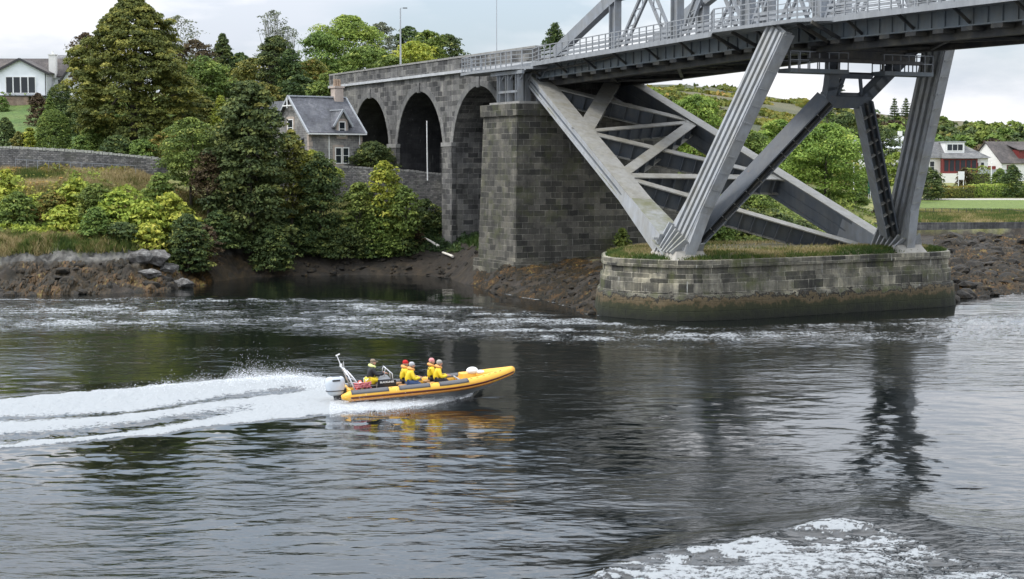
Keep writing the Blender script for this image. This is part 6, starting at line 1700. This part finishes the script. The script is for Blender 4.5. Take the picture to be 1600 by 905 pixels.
def boulders(n_, pxr, Yr, smin, smax, zr=(-.25, 2.6)):
    global cnt
    for _ in range(n_):
        px, Y = rs.uniform(*pxr), rs.uniform(*Yr); g = float(gz([px], [Y])[0])
        if not (zr[0] < g < zr[1]): continue
        s_ = smin + (smax - smin) * rs.uniform() ** 2.2
        V, F_ = rock_np(rs, ((px - 800) / FPX * Y, Y, g), (s_, s_ * .8, s_ * .55), 2)
        VV.append(V); FF.append(F_ + cnt); cnt += len(V)
boulders(150, (-20, 420), (126, 142), .2, .9); boulders(300, (400, 780), (145, 158), .15, .6); boulders(420, (760, 960), (111, 136), .12, .55); boulders(520, (1470, 1660), (121, 188), .25, 1.3)
tag(np_mesh('seaweed_rubble', np.concatenate(VV), np.concatenate(FF), M['rock_weed']), 'weed covered rubble scattered over the foreshore', 'rubble', kind='stuff')
# hanging weed fringes on the foreshore
rs = np.random.RandomState(55); n_ = 110000
px = np.concatenate([rs.uniform(-20, 430, n_ // 2), rs.uniform(740, 960, n_ // 6), rs.uniform(1460, 1640, n_ // 3)]); Y = np.concatenate([rs.uniform(126, 142, n_ // 2), rs.uniform(111, 140, n_ // 6), rs.uniform(121, 188, n_ // 3)])
z = gz(px, Y); f = fbm((px - 800) / FPX * Y * .6, Y * .6, 77, 4, .6); m_ = (z > -.1) & (z < 2.3) & (f > .45)
px, Y, z, f = px[m_], Y[m_], z[m_], f[m_]; X = (px - 800) / FPX * Y; n_ = len(X)
WEED = tint_mat('seaweed', [(0, (.012, .012, .006)), (.5, (.05, .035, .012)), (.8, (.12, .07, .018)), (1, (.17, .15, .04))], rough=.5, transl=.1)
v = np.zeros((n_, 3, 3)); w_ = rs.uniform(.04, .12, n_); L_ = rs.uniform(.2, .6, n_)
v[:, 0] = np.stack([X - w_, Y, z + .12], 1); v[:, 1] = np.stack([X + w_, Y + .05, z + .16], 1); v[:, 2] = np.stack([X + rs.normal(0, .12, n_), Y - L_ * .75, z - L_ * .32], 1)
tag(np_mesh('seaweed', v.reshape(-1, 3), np.arange(3 * n_).reshape(n_, 3), WEED, {'tint': np.repeat(np.clip((f - .4) * 2.2 + rs.normal(0, .18, n_), 0, 1), 3)}), 'brown bladder weed hanging over the foreshore rocks', 'seaweed', kind='stuff')
# ------------------------------------------------------------------ the speedboat; local axes x ahead, y to its left (away from the camera), z up
BO = Vector((-7.25, 69.9, -0.07)); PSI, PITCH = math.radians(14), math.radians(-2.7)
boat = bpy.data.objects.new('speedboat', None); COL.objects.link(boat)
boat.location = BO; boat.rotation_euler = (0, PITCH, PSI)
tag(boat, 'yellow and grey rigid inflatable speedboat planing bow up towards the right with five people aboard', 'speedboat')
BM = Matrix.LocRotScale(boat.location, boat.rotation_euler, None)
def plain(name, col, rough=.5, var=.06, metal=0): return simple(name, col, rough, metal, var, 4.0)
M['tube_yellow'] = plain('yellow tube fabric', (.82, .44, .05), .45)
M['tube_grey'] = plain('grey wear pad', (.10, .10, .105), .6)
M['strake'] = plain('maroon rubbing strake', (.10, .018, .012), .5)
M['strake_orange'] = plain('orange lower tube', (.72, .30, .06), .5)
M['hull_white'] = plain('hull gel coat', (.35, .36, .37), .3)
M['deck_grey'] = plain('boat deck', (.16, .17, .18), .7)
M['motor'] = plain('silver grey cowling', (.52, .57, .62), .25)
M['motor_dark'] = plain('dark motor leg', (.03, .033, .04), .4)
M['inox'] = plain('polished tube', (.72, .73, .75), .25, metal=.3)
M['console'] = plain('black console', (.012, .012, .015), .35)
M['seat_tan'] = plain('tan upholstery', (.42, .22, .08), .6)
M['jacket_yellow'] = plain('yellow waterproof', (.80, .58, .02), .55, .12)
M['jacket_black'] = plain('black jacket', (.015, .016, .02), .7)
M['denim'] = plain('blue denim', (.05, .09, .2), .8)
M['dark_cloth'] = plain('dark trousers', (.02, .02, .028), .8)
M['skin'] = plain('skin', (.52, .28, .2), .55)
M['buoy_red'] = plain('coral red buoyancy foam', (.62, .10, .07), .6)
M['rope'] = plain('pink rope', (.55, .16, .17), .8)
M['hat_red'] = plain('red bobble hat', (.5, .02, .02), .9); M['hat_grey'] = plain('grey hat', (.45, .45, .46), .9); M['hat_pink'] = plain('pink hat', (.72, .30, .30), .9); M['hat_beige'] = plain('grey beige hood', (.38, .36, .32), .9)
M['cap_khaki'] = plain('khaki cap', (.22, .17, .12), .8); M['hiviz'] = plain('pale hi-vis hood', (.72, .78, .30), .6); M['orange_collar'] = plain('orange lifejacket collar', (.75, .35, .10), .6)

LB, HB = 7.5, 1.02                       # length, half beam to the tube centre
def spine(u):                            # u 0..1 along the near side from the stern to the bow tip
    x = LB * u
    k = max(0.0, (u - .55) / .45)
    y = HB * (1 - k ** 2.3) * (1 - .0 * u)
    z = .48 + .12 * u + .30 * k ** 2
    return x, y, z
tr_ = [.235 - .045 * max(0, (u - .8) / .2) for u in np.linspace(0, 1, 30)]
us = np.concatenate([np.linspace(0, .6, 12), np.linspace(.63, .985, 18)])
near_p = [Vector((spine(u)[0], -spine(u)[1], spine(u)[2])) for u in us]
far_p = [Vector((spine(u)[0], spine(u)[1], spine(u)[2])) for u in us][::-1]
path = near_p + [Vector((LB - .02, 0, spine(1)[2] + .0))] + far_p
rad = list(tr_) + [.19] + list(tr_)[::-1]
mb = MB(); mb.tube([path[0] - Vector((.38, 0, .02))] + path + [path[-1] - Vector((.38, 0, .02))], [.10] + rad + [.10], 18)
tube_o = mb.build('inflatable_tube', M['tube_yellow'], boat, smooth=True, local=True)
def shell(u0, u1, a0, a1, r_off, mat, name, sides=(-1, 1), n=14, m=7):
    """patch lying on the tube between angles (0 = outboard, 90 = up)"""
    for s_ in sides:
        mb = MB(); rings = []
        for u in np.linspace(u0, u1, n):
            x, y, z = spine(u); r_ = .235 - .045 * max(0, (u - .8) / .2) + r_off
            x2, y2, z2 = spine(min(1, u + .01)); d = Vector((x2 - x, (y2 - y) * s_, z2 - z)).normalized()
            out = Vector((0, s_, 0)); out = (out - d * out.dot(d)).normalized(); up_ = Vector((0, 0, 1)); up_ = (up_ - d * d.z).normalized()
            rings.append([Vector((x, y * s_, z)) + (out * math.cos(math.radians(a)) + up_ * math.sin(math.radians(a))) * rr for rr in (r_, r_ + .016) for a in np.linspace(a0, a1, m)])
        V = [q for R_ in rings for q in R_]; F_ = []; k2 = 2 * m
        for i in range(n - 1):
            b0, b1 = i * k2, (i + 1) * k2
            for j in range(m - 1):
                F_.append((b0 + m + j, b1 + m + j, b1 + m + j + 1, b0 + m + j + 1)); F_.append((b0 + j + 1, b1 + j + 1, b1 + j, b0 + j))
            F_.append((b0, b1, b1 + m, b0 + m)); F_.append((b0 + m - 1, b0 + 2 * m - 1, b1 + 2 * m - 1, b1 + m - 1))
        for b0 in (0, (n - 1) * k2):
            for j in range(m - 1): F_.append((b0 + j, b0 + j + 1, b0 + m + j + 1, b0 + m + j))
        mb.add(V, F_); mb.build(name, mat, tube_o, smooth=True, local=True)
for (u0, u1) in ((.005, .225), (.285, .47), (.525, .70)): shell(u0, u1, 22, 150, .001, M['tube_grey'], 'wear_pad')
shell(.0, .99, -22, -4, .012, M['strake'], 'rubbing_strake', n=40, m=3)
shell(.0, .99, -72, -30, .001, M['strake_orange'], 'lower_tube_band', n=40, m=4)
# deep-V hull
mb = MB(); st_ = []
for u in np.linspace(0, .97, 14):
    x, y, z = spine(u); k = max(0, (u - .5) / .5)
    st_.append([Vector((x, -y * .93, z - .12)), Vector((x, -y * .72, .18 + .75 * k ** 2 * .75 + .05 * u)), Vector((x, 0, -.16 + .85 * k ** 2.2)), Vector((x, y * .72, .18 + .75 * k ** 2 * .75 + .05 * u)), Vector((x, y * .93, z - .12))])
V = [q for s_ in st_ for q in s_]; F_ = [(i * 5 + j, i * 5 + j + 1, (i + 1) * 5 + j + 1, (i + 1) * 5 + j) for i in range(13) for j in range(4)] + [(4, 3, 2, 1, 0)]
mb.add(V, F_); mb.build('hull', M['hull_white'], boat, local=True)
mb = MB(); P = [spine(u) for u in np.linspace(0, .95, 12)]
for (x0, y0, z0), (x1, y1, z1) in zip(P, P[1:]): mb.quad(Vector((x0, -y0 * .92, z0 - .14)), Vector((x1, -y1 * .92, z1 - .14)), Vector((x1, y1 * .92, z1 - .14)), Vector((x0, y0 * .92, z0 - .14)))
mb.build('deck', M['deck_grey'], boat, local=True)
mb = MB(); mb.box((.02, 0, .42), (.12, 1.7, .62)); mb.build('transom', M['tube_yellow'], boat, local=True)
# outboard motor
def loft(mb, secs, n=16, p=2.6):          # superellipse sections (cx, cy, z, rx, ry)
    rings = []
    for (cx, cy, z, rx, ry) in secs:
        rings.append([Vector((cx + rx * abs(math.cos(a)) ** (2 / p) * (1 if math.cos(a) >= 0 else -1), cy + ry * abs(math.sin(a)) ** (2 / p) * (1 if math.sin(a) >= 0 else -1), z)) for a in np.linspace(0, 2 * math.pi, n, endpoint=False)])
    V = [q for R_ in rings for q in R_]; F_ = [tuple(reversed(range(n))), tuple(range((len(rings) - 1) * n, len(rings) * n))]
    for i in range(len(rings) - 1):
        for k in range(n): a, b_ = i * n + k, i * n + (k + 1) % n; F_.append((a, b_, b_ + n, a + n))
    return mb.add(V, F_)
mb = MB(); loft(mb, [(-.52, 0, .42, .20, .16), (-.50, 0, .50, .34, .25), (-.50, 0, .72, .42, .29), (-.50, 0, 1.0, .44, .29), (-.50, 0, 1.15, .41, .27), (-.49, 0, 1.22, .34, .22), (-.48, 0, 1.25, .22, .14)], 20, 3.2)
mo = mb.build('outboard_cowl', M['motor'], boat, smooth=True, local=True)
mb = MB(); loft(mb, [(-.5, 0, .62, .425, .297), (-.5, 0, .655, .43, .30)], 20, 3.2); mb.build('cowl_seam', M['motor_dark'], mo, local=True)
mb = MB(); mb.box((-.47, -.275, 1.10), (.34, .06, .07)); mb.box((-.47, 0, 1.215), (.36, .3, .08)); mb.build('air_intake', M['motor_dark'], mo, local=True)
mb = MB(); loft(mb, [(-.40, 0, -.75, .20, .03), (-.40, 0, -.30, .16, .07), (-.42, 0, .1, .15, .1), (-.42, 0, .5, .2, .14)], 12); mb.box((-.42, 0, -.28), (.55, .34, .03)); mb.build('motor_leg', M['motor_dark'], boat, smooth=False, local=True)
mb = MB(); mb.box((-.12, 0, .5), (.28, .34, .42)); mb.tube([Vector((-.2, -.12, .35)), Vector((-.05, -.12, .62))], .05, 8); mb.build('motor_bracket', M['motor_dark'], boat, local=True)
# A-frame with mast
mb = MB()
for s_ in (-1, 1):
    mb.tube([Vector((.28, s_ * .82, 0.61)), Vector((.02, s_ * .70, 1.324)), Vector((-.14, s_ * .45, 1.608)), Vector((-.18, 0, 1.642))], .032, 8)
    mb.tube([Vector((.62, s_ * .82, 0.61)), Vector((.22, s_ * .70, 1.238)), Vector((-.02, s_ * .45, 1.539))], .026, 8)
    for f in (.3, .6, .85): mb.tube([Vector((.28, s_ * .82, 0.61)).lerp(Vector((.02, s_ * .70, 1.324)), f), Vector((.62, s_ * .82, 0.61)).lerp(Vector((.22, s_ * .70, 1.238)), f)], .016, 6)
mb.tube([Vector((.02, -.7, 1.324)), Vector((.02, .7, 1.324))], .025, 8)
af = mb.build('a_frame', M['inox'], boat, smooth=True, local=True)
mb = MB(); mb.tube([Vector((-.16, 0, 1.625)), Vector((-.36, 0, 2.184))], .022, 6); mb.tube([Vector((-.40, -.02, 2.158)), Vector((-.22, 0, 2.227))], .03, 6); mb.build('mast', M['white_paint'], af, local=True)
mb = MB(); mb.tube([Vector((-.1, -.3, 1.573)), Vector((-.12, -.3, 1.926))], .01, 5); mb.build('whip_aerial', M['white_paint'], af, local=True)
mb = MB(); mb.tube([Vector((-.16, .25, 1.625)), Vector((-.16, .25, 1.754))], .06, 10); mb.build('radar_dome', M['white_paint'], af, local=True)
# rear seat with rail, console, pods
mb = MB()
for y in (-.35, .35): mb.tube([Vector((.85, y, .38)), Vector((.82, y, 1.0)), Vector((.95, y, 1.08))], .02, 6)
mb.tube([Vector((.83, -.35, 1.02)), Vector((.83, .35, 1.02))], .02, 6); mb.tube([Vector((.83, -.35, .88)), Vector((.83, .35, .88))], .02, 6); mb.build('backrest_rail', M['inox'], boat, local=True)
def pod(x, y=0, w=.34, L_=.8, back=True, mat='console'):
    mb = MB(); loft(mb, [(x, y, .38, L_ / 2, w / 2), (x, y, .62, L_ / 2 * .9, w / 2 * .85)], 14, 4); po_ = mb.build('seat_pod', M['console'], boat, local=True)
    mb = MB(); loft(mb, [(x, y, .622, L_ / 2, w / 2), (x, y, .68, L_ / 2, w / 2), (x, y, .71, L_ / 2 * .9, w / 2 * .8)], 14, 3); mb.build('cushion', M['seat_tan'] if mat == 'tan' else M['console'], po_, smooth=False, local=True)
    mb = MB()
    for s_ in (-1, 1): mb.tube([Vector((x + L_ / 2 - .05, y + s_ * w * .35, .45)), Vector((x + L_ / 2 + .05, y + s_ * w * .35, .96))], .016, 6)
    mb.tube([Vector((x + L_ / 2 + .05, y - w * .35, .96)), Vector((x + L_ / 2 + .05, y + w * .35, .96))], .02, 6); mb.build('grab_rail', M['inox'], po_, local=True)
pod(1.02, 0, .42, .6); 
for x in (2.62, 3.9):
    for y in (-.38, .38): pod(x, y, mat='tan')
mb = MB(); loft(mb, [(1.74, 0, .38, .40, .40), (1.74, 0, .82, .38, .38), (1.66, 0, .99, .32, .34)], 18, 5)
co = mb.build('console', M['console'], boat, local=True)
mb = MB(); mb.hexa([Vector(p) for p in ((1.36, -.32, .99), (1.94, -.32, .95), (1.94, .32, .95), (1.36, .32, .99), (1.46, -.30, 1.17), (1.84, -.28, 1.11), (1.84, .28, 1.11), (1.46, .30, 1.17))]); mb.build('instrument_panel', M['hull_white'], co, local=True)
mb = MB()
for s_ in (-1, 1): mb.tube([Vector((2.02, s_ * .34, .85)), Vector((2.00, s_ * .34, 1.22)), Vector((1.72, s_ * .32, 1.50)), Vector((1.64, s_ * .31, 1.15))], .025, 8)
mb.tube([Vector((1.72, -.32, 1.50)), Vector((1.72, .32, 1.50))], .025, 8); mb.build('screen_frame', M['inox'], co, smooth=True, local=True)
mb = MB(); 
ang = np.linspace(0, 2 * math.pi, 17)
mb.tube([Vector((1.24 + .05 * math.sin(a), .17 * math.cos(a), 1.06 + .16 * math.sin(a))) for a in ang], .014, 6); mb.tube([Vector((1.24, 0, 1.06)), Vector((1.39, 0, 1.04))], .02, 6); mb.build('steering_wheel', M['motor_dark'], co, local=True)
# lettering on the console side (read as far as the photograph allows)
tc_ = bpy.data.curves.new('lettering', 'FONT'); tc_.body = 'BLACKLINER'; tc_.size = .11; tc_.extrude = .002; tc_.align_x = 'CENTER'; tc_.offset = .003
to = bpy.data.objects.new('lettering_tmp', tc_); COL.objects.link(to); bpy.context.view_layer.update()
me = bpy.data.meshes.new_from_object(to.evaluated_get(bpy.context.evaluated_depsgraph_get())); bpy.data.objects.remove(to)
me.materials.clear(); me.materials.append(M['white_paint'])
sg = MB(); sg.box((1.74, -.425, .78), (.80, .03, .36)); side = sg.build('console_panel', M['console'], co, local=True)
lt = bpy.data.objects.new('lettering', me); COL.objects.link(lt); lt.parent = side; lt.location = (1.74, -.444, .85); lt.rotation_euler = (math.pi / 2, 0, 0)
# thwarts and bow locker with white bags
mb = MB(); loft(mb, [(5.45, 0, .60, .40, .48), (5.45, 0, .95, .36, .42)], 14, 4); mb.build('bow_locker', M['tube_yellow'], boat, local=True)
mb = MB(); mb.tube([Vector((5.0, -.9, .72)), Vector((5.0, .9, .72))], .04, 8); mb.build('thwart', M['hull_white'], boat, local=True)
# grab line round the tube and cleats
mb = MB()
for s_ in (-1, 1):
    pts = []
    for i, u in enumerate(np.linspace(.08, .92, 43)):
        x, y, z = spine(u); pts.append(Vector((x, s_ * (y + .10), z + .22 - (.045 if i % 2 else 0))))
    mb.tube(pts, .01, 5)
mb.build('grab_line', M['dark_cloth'], boat, local=True)
def place_local(o, x, y, z): o.location = BM @ Vector((x, y, z)); o.rotation_euler = boat.rotation_euler
# things lying in the boat
lb_ = bpy.data.objects.new('lifebuoy', None); COL.objects.link(lb_); place_local(lb_, .45, -.42, .72); tag(lb_, 'coral red lifebuoy leaning upright behind the helm seat', 'lifebuoy')
mb = MB(); pts = [Vector((.10 * math.sin(a), .26 * math.cos(a), .26 * math.sin(a))) for a in np.linspace(0, 2 * math.pi, 25)]; mb.tube(pts, .075, 10, cap=False); lo_ = mb.build('ring', M['buoy_red'], lb_, smooth=True, local=True)
for a in (0.6, 2.2, 3.8, 5.3):
    mb = MB(); c1 = [Vector((.10 * math.sin(q), .26 * math.cos(q), .26 * math.sin(q))) for q in (a - .12, a, a + .12)]; mb.tube(c1, .08, 10); mb.build('band', M['white_paint'], lb_, local=True)
ro = bpy.data.objects.new('rope_heap', None); COL.objects.link(ro); place_local(ro, .42, -.80, .74); tag(ro, 'heap of pink red rope draped on the tube near the stern', 'rope')
for j, (ox, rr) in enumerate(((0, .15), (.22, .13), (.42, .10))):
    mb = MB(); rs = np.random.RandomState(j)
    pts = [Vector((ox + (rr + .03 * rs.normal()) * math.cos(a) * 1.1, .05 + (rr + .02 * rs.normal()) * math.sin(a), .02 + .012 * a + .02 * rs.normal())) for a in np.linspace(0, 2 * math.pi * 3, 46)]
    mb.tube(pts, .028, 6); mb.build('coil', M['rope'], ro, smooth=True, local=True)
bg = bpy.data.objects.new('white_bag', None); COL.objects.link(bg); place_local(bg, 5.62, -.28, .93); tag(bg, 'white round fender bag lying in the bow', 'bag')
for nm_, loc_, s3 in (('pouch', (0, 0, .14), (.34, .24, .22)), ('flap', (.34, -.05, .06), (.26, .18, .12))):
    mb = MB(); loft(mb, [(loc_[0], loc_[1], loc_[2] + s3[2] * math.sin(q) * .75, s3[0] * .8 * max(.06, math.cos(q)), s3[1] * max(.06, math.cos(q))) for q in np.linspace(-1.5, 1.5, 9)], 14, 2); mb.build(nm_, M['white_paint'], bg, smooth=True, local=True)

# ------------------------------------------------------------------ people
def skin_mesh(name, nodes, edges, sub=2):
    """nodes {key:(co, radius)}; one continuous skinned surface"""
    keys = list(nodes); me = bpy.data.meshes.new(name)
    me.from_pydata([nodes[k][0] for k in keys], [(keys.index(a), keys.index(b_)) for a, b_ in edges], [])
    o = bpy.data.objects.new(name, me); COL.objects.link(o)
    md = o.modifiers.new('skin', 'SKIN'); md.use_smooth_shade = True
    for i, k in enumerate(keys):
        r_ = nodes[k][1]; me.skin_vertices[0].data[i].radius = r_ if isinstance(r_, tuple) else (r_, r_)
        me.skin_vertices[0].data[i].use_root = (i == 0)
    sb = o.modifiers.new('sub', 'SUBSURF'); sb.levels = sub; sb.render_levels = sub
    bpy.context.view_layer.update()
    m2 = bpy.data.meshes.new_from_object(o.evaluated_get(bpy.context.evaluated_depsgraph_get()))
    bpy.data.objects.remove(o)
    return m2
def add_mesh(me, name, mat, parent):
    me.materials.clear(); me.materials.append(mat)
    o = bpy.data.objects.new(name, me); COL.objects.link(o); o.parent = parent
    return o
def person(x, y, seat, label, top, bottom, hat, hat_mat, collar=None, yaw=0.0, lean=.12, reach=.0, vest=None, low_top=None):
    t = bpy.data.objects.new('person', None); COL.objects.link(t)
    t.location = BM @ Vector((x, y, seat)); t.rotation_euler = (0, PITCH, PSI + yaw)
    t.scale = (1.13, 1.13, 1.13); tag(t, label, 'person', 'people seated in the speedboat')
    sh = .50; L_ = lean
    pel = (0, 0, .09); ch = (L_ * .5, 0, .32); nk = (L_, 0, .54)
    nd = {'pel': (pel, (.155, .13)), 'ch': (ch, (.165, .12)), 'sh': ((L_ * .85, 0, .47), (.13, .10)), 'nk': (nk, .055), 'hd0': ((L_ + .02, 0, .62), .062)}
    ed = [('pel', 'ch'), ('ch', 'sh'), ('sh', 'nk'), ('nk', 'hd0')]
    hx = {}
    for s_, n_ in ((-1, 'r'), (1, 'l')):
        hand = (L_ + .30 + reach, s_ * .14, .24 + reach * .35); elb = (L_ + .06 + reach * .45, s_ * .25, .20 + reach * .25)
        nd['s' + n_] = ((L_ * .85, s_ * .175, .46), .068); nd['e' + n_] = (elb, .052); nd['w' + n_] = (hand, .033)
        pd = Vector((1, -s_ * .15, -.12)).normalized(); w_ = Vector(hand); palm = w_ + pd * .07
        nd['p' + n_] = (tuple(palm), (.036, .02))
        nd['h' + n_] = ((.06, s_ * .10, .06), .10); nd['k' + n_] = ((.46, s_ * .16, .03), .068); nd['a' + n_] = ((.42, s_ * .17, -.36), .045); nd['f' + n_] = ((.56, s_ * .17, -.40), .042)
        ed += [('sh', 's' + n_), ('s' + n_, 'e' + n_), ('e' + n_, 'w' + n_), ('w' + n_, 'p' + n_), ('pel', 'h' + n_), ('h' + n_, 'k' + n_), ('k' + n_, 'a' + n_), ('a' + n_, 'f' + n_)]
        hx[n_] = (palm, pd, s_)
    body = skin_mesh('body', nd, ed, 2)
    # head, ears, nose, eyes sockets and fingers belong to the same body mesh
    bm = bmesh.new(); bm.from_mesh(body)
    hc = Vector((L_ + .035, 0, .72))
    r_ = bmesh.ops.create_uvsphere(bm, u_segments=18, v_segments=14, radius=.1)
    for v in r_['verts']:
        c = v.co.copy(); c.x *= .98; c.y *= .78; c.z *= 1.2
        if c.z < 0: c.x = c.x * (1 - .10 * (-c.z / .12)) + .012 * (-c.z / .12); c.y *= 1 - .25 * (-c.z / .12)
        if abs(c.z - .0) < .025 and c.x > .07: c.x -= .010            # eye line
        v.co = hc + c
    def blob(p, s3):
        q = bmesh.ops.create_uvsphere(bm, u_segments=8, v_segments=6, radius=1)
        for v in q['verts']: v.co = Vector(p) + Vector((v.co.x * s3[0], v.co.y * s3[1], v.co.z * s3[2]))
    blob(hc + Vector((.098, 0, -.02)), (.02, .013, .028))
    for s_ in (-1, 1): blob(hc + Vector((-.005, s_ * .08, -.012)), (.018, .010, .03)); 
    blob(hc + Vector((.088, 0, -.065)), (.010, .026, .008))
    tmp = MB()
    for n_, (pm, pd, s_) in hx.items():
        sd_ = Vector((0, 1, 0)); dn = Vector((0, 0, -1))
        for k, fl in enumerate((.072, .08, .076, .06)):
            b0 = pm + pd * .02 + sd_ * ((k - 1.5) * .017); tmp.tube([b0, b0 + pd * fl * .55 + dn * .006, b0 + pd * fl * .85 + dn * .03], [.009, .0085, .006], 6)
        b0 = pm - sd_ * (-s_) * -.028 - pd * .02; tmp.tube([b0, b0 + pd * .03 + sd_ * (-s_) * .03, b0 + pd * .055 + sd_ * (-s_) * .035 + dn * .012], [.011, .010, .007], 6)
    tm = bpy.data.meshes.new('t'); tm.from_pydata(tmp.v, [], tmp.f); bm.from_mesh(tm); bpy.data.meshes.remove(tm)
    bm.to_mesh(body); bm.free()
    for p in body.polygons: p.use_smooth = True
    bo = add_mesh(body, 'body', M['skin'], t)
    for s_ in (-1, 1):
        mb = MB(); e = hc + Vector((.083, s_ * .032, .004)); mb.tube([e - Vector((.012, 0, 0)), e + Vector((.006, 0, 0))], .009, 8); mb.build('eye', M['motor_dark'], bo, local=True)
    # clothes follow the same skeleton, a little larger
    g = .028
    jn = {'pel': ((0, 0, .04), (.20, .165)), 'ch': (ch, (.205, .165)), 'sh': ((L_ * .85, 0, .475), (.155, .13)), 'nk': ((L_ + .005, 0, .555), .085)}
    je = [('pel', 'ch'), ('ch', 'sh'), ('sh', 'nk')]
    for n_ in 'rl':
        for k, kk in (('s', .092), ('e', .075), ('w', .052)): jn[k + n_] = (nd[k + n_][0], kk)
        je += [('sh', 's' + n_), ('s' + n_, 'e' + n_), ('e' + n_, 'w' + n_)]
    jk = add_mesh(skin_mesh('jacket', jn, je, 2), 'jacket', M[top], t)
    tn = {'pel': ((0, 0, .07), (.175, .15))}; te = []
    for n_ in 'rl':
        for k, kk in (('h', .125), ('k', .088), ('a', .062)): tn[k + n_] = (nd[k + n_][0], kk)
        te += [('pel', 'h' + n_), ('h' + n_, 'k' + n_), ('k' + n_, 'a' + n_)]
    add_mesh(skin_mesh('trousers', tn, te, 2), 'trousers', M[bottom], t)
    for n_ in 'rl':
        a, f_ = Vector(nd['a' + n_][0]), Vector(nd['f' + n_][0]); mb = MB(); mb.tube([a + Vector((-.05, 0, .03)), a + Vector((.02, 0, -.02)), f_ + Vector((.04, 0, 0))], [.055, .062, .045], 10); mb.build('boot', M['dark_cloth'], t, smooth=True, local=True)
    mb = MB()
    hz = [(hc.x - .008, 0, hc.z + .028, .105, .088), (hc.x - .012, 0, hc.z + .07, .112, .095), (hc.x - .015, 0, hc.z + .115, .092, .078), (hc.x - .018, 0, hc.z + .142, .045, .04)]
    loft(mb, hz, 16, 2); ho = mb.build('hat', M[hat_mat], t, smooth=True, local=True)
    if hat == 'beanie':
        mb = MB(); loft(mb, [(hc.x - .008, 0, hc.z + .012, .112, .094), (hc.x - .008, 0, hc.z + .055, .118, .10)], 16, 2); mb.build('hat_band', M[hat_mat], ho, local=True)
    else:
        mb = MB(); mb.hexa([hc + Vector(p) for p in ((.07, -.06, .035), (.19, -.045, .02), (.19, .045, .02), (.07, .06, .035), (.07, -.06, .05), (.19, -.045, .03), (.19, .045, .03), (.07, .06, .05))]); mb.build('peak', M[hat_mat], ho, local=True)
    mb = MB(); loft(mb, [(hc.x - .035, 0, hc.z - .09, .07, .075), (hc.x - .04, 0, hc.z + .02, .078, .084)], 12, 2); mb.build('hair', M['cap_khaki'], t, smooth=True, local=True)
    if collar:
        mb = MB(); mb.tube([Vector((L_ + .10, -.10, .55)), Vector((L_ - .03, -.14, .60)), Vector((L_ - .11, 0, .63)), Vector((L_ - .03, .14, .60)), Vector((L_ + .10, .10, .55))], [.04, .055, .062, .055, .04], 10); mb.build('collar', M[collar], t, smooth=True, local=True)
    if vest:
        mb = MB()
        for s_ in (-1, 1): mb.tube([Vector((L_ * .85 - .15, s_ * .09, .42)), Vector((L_ * .85, s_ * .12, .60)), Vector((L_ * .85 + .15, s_ * .10, .44)), Vector((.17, s_ * .09, .12))], .022, 6)
        mb.tube([Vector((-.175, -.12, .16)), Vector((-.20, 0, .17)), Vector((-.175, .12, .16))], .02, 6); mb.build('harness', M[vest], t, local=True)
    if low_top:
        mb = MB(); loft(mb, [(.02, 0, -.10, .235, .235), (.02, 0, .06, .225, .222), (.03, 0, .16, .20, .205)], 16, 2.4); mb.build('jacket_skirt', M[low_top], t, smooth=True, local=True)
    return t
person(1.02, 0, .92, 'person at the helm in a black jacket over yellow waterproofs, wearing a khaki cap', 'jacket_black', 'jacket_yellow', 'cap', 'cap_khaki', collar='hiviz', reach=.14, lean=.16, low_top='jacket_yellow')
person(2.58, .38, .71, 'person in a yellow jacket and red hat, far seat of the middle row', 'jacket_yellow', 'dark_cloth', 'beanie', 'hat_red', collar='orange_collar', vest='dark_cloth')
person(2.66, -.38, .71, 'person in a yellow jacket, grey hat and blue jeans, near seat of the middle row', 'jacket_yellow', 'denim', 'beanie', 'hat_grey', collar='orange_collar', vest='dark_cloth', lean=.18)
person(3.85, .38, .71, 'person in a yellow jacket and pink hat, far seat of the front row', 'jacket_yellow', 'dark_cloth', 'beanie', 'hat_pink', collar='orange_collar', vest='dark_cloth', lean=.05)
person(3.93, -.38, .71, 'person in a yellow jacket and beige grey hood, near seat of the front row', 'jacket_yellow', 'dark_cloth', 'beanie', 'hat_beige', collar='orange_collar', vest='dark_cloth', lean=.15, yaw=-.1)
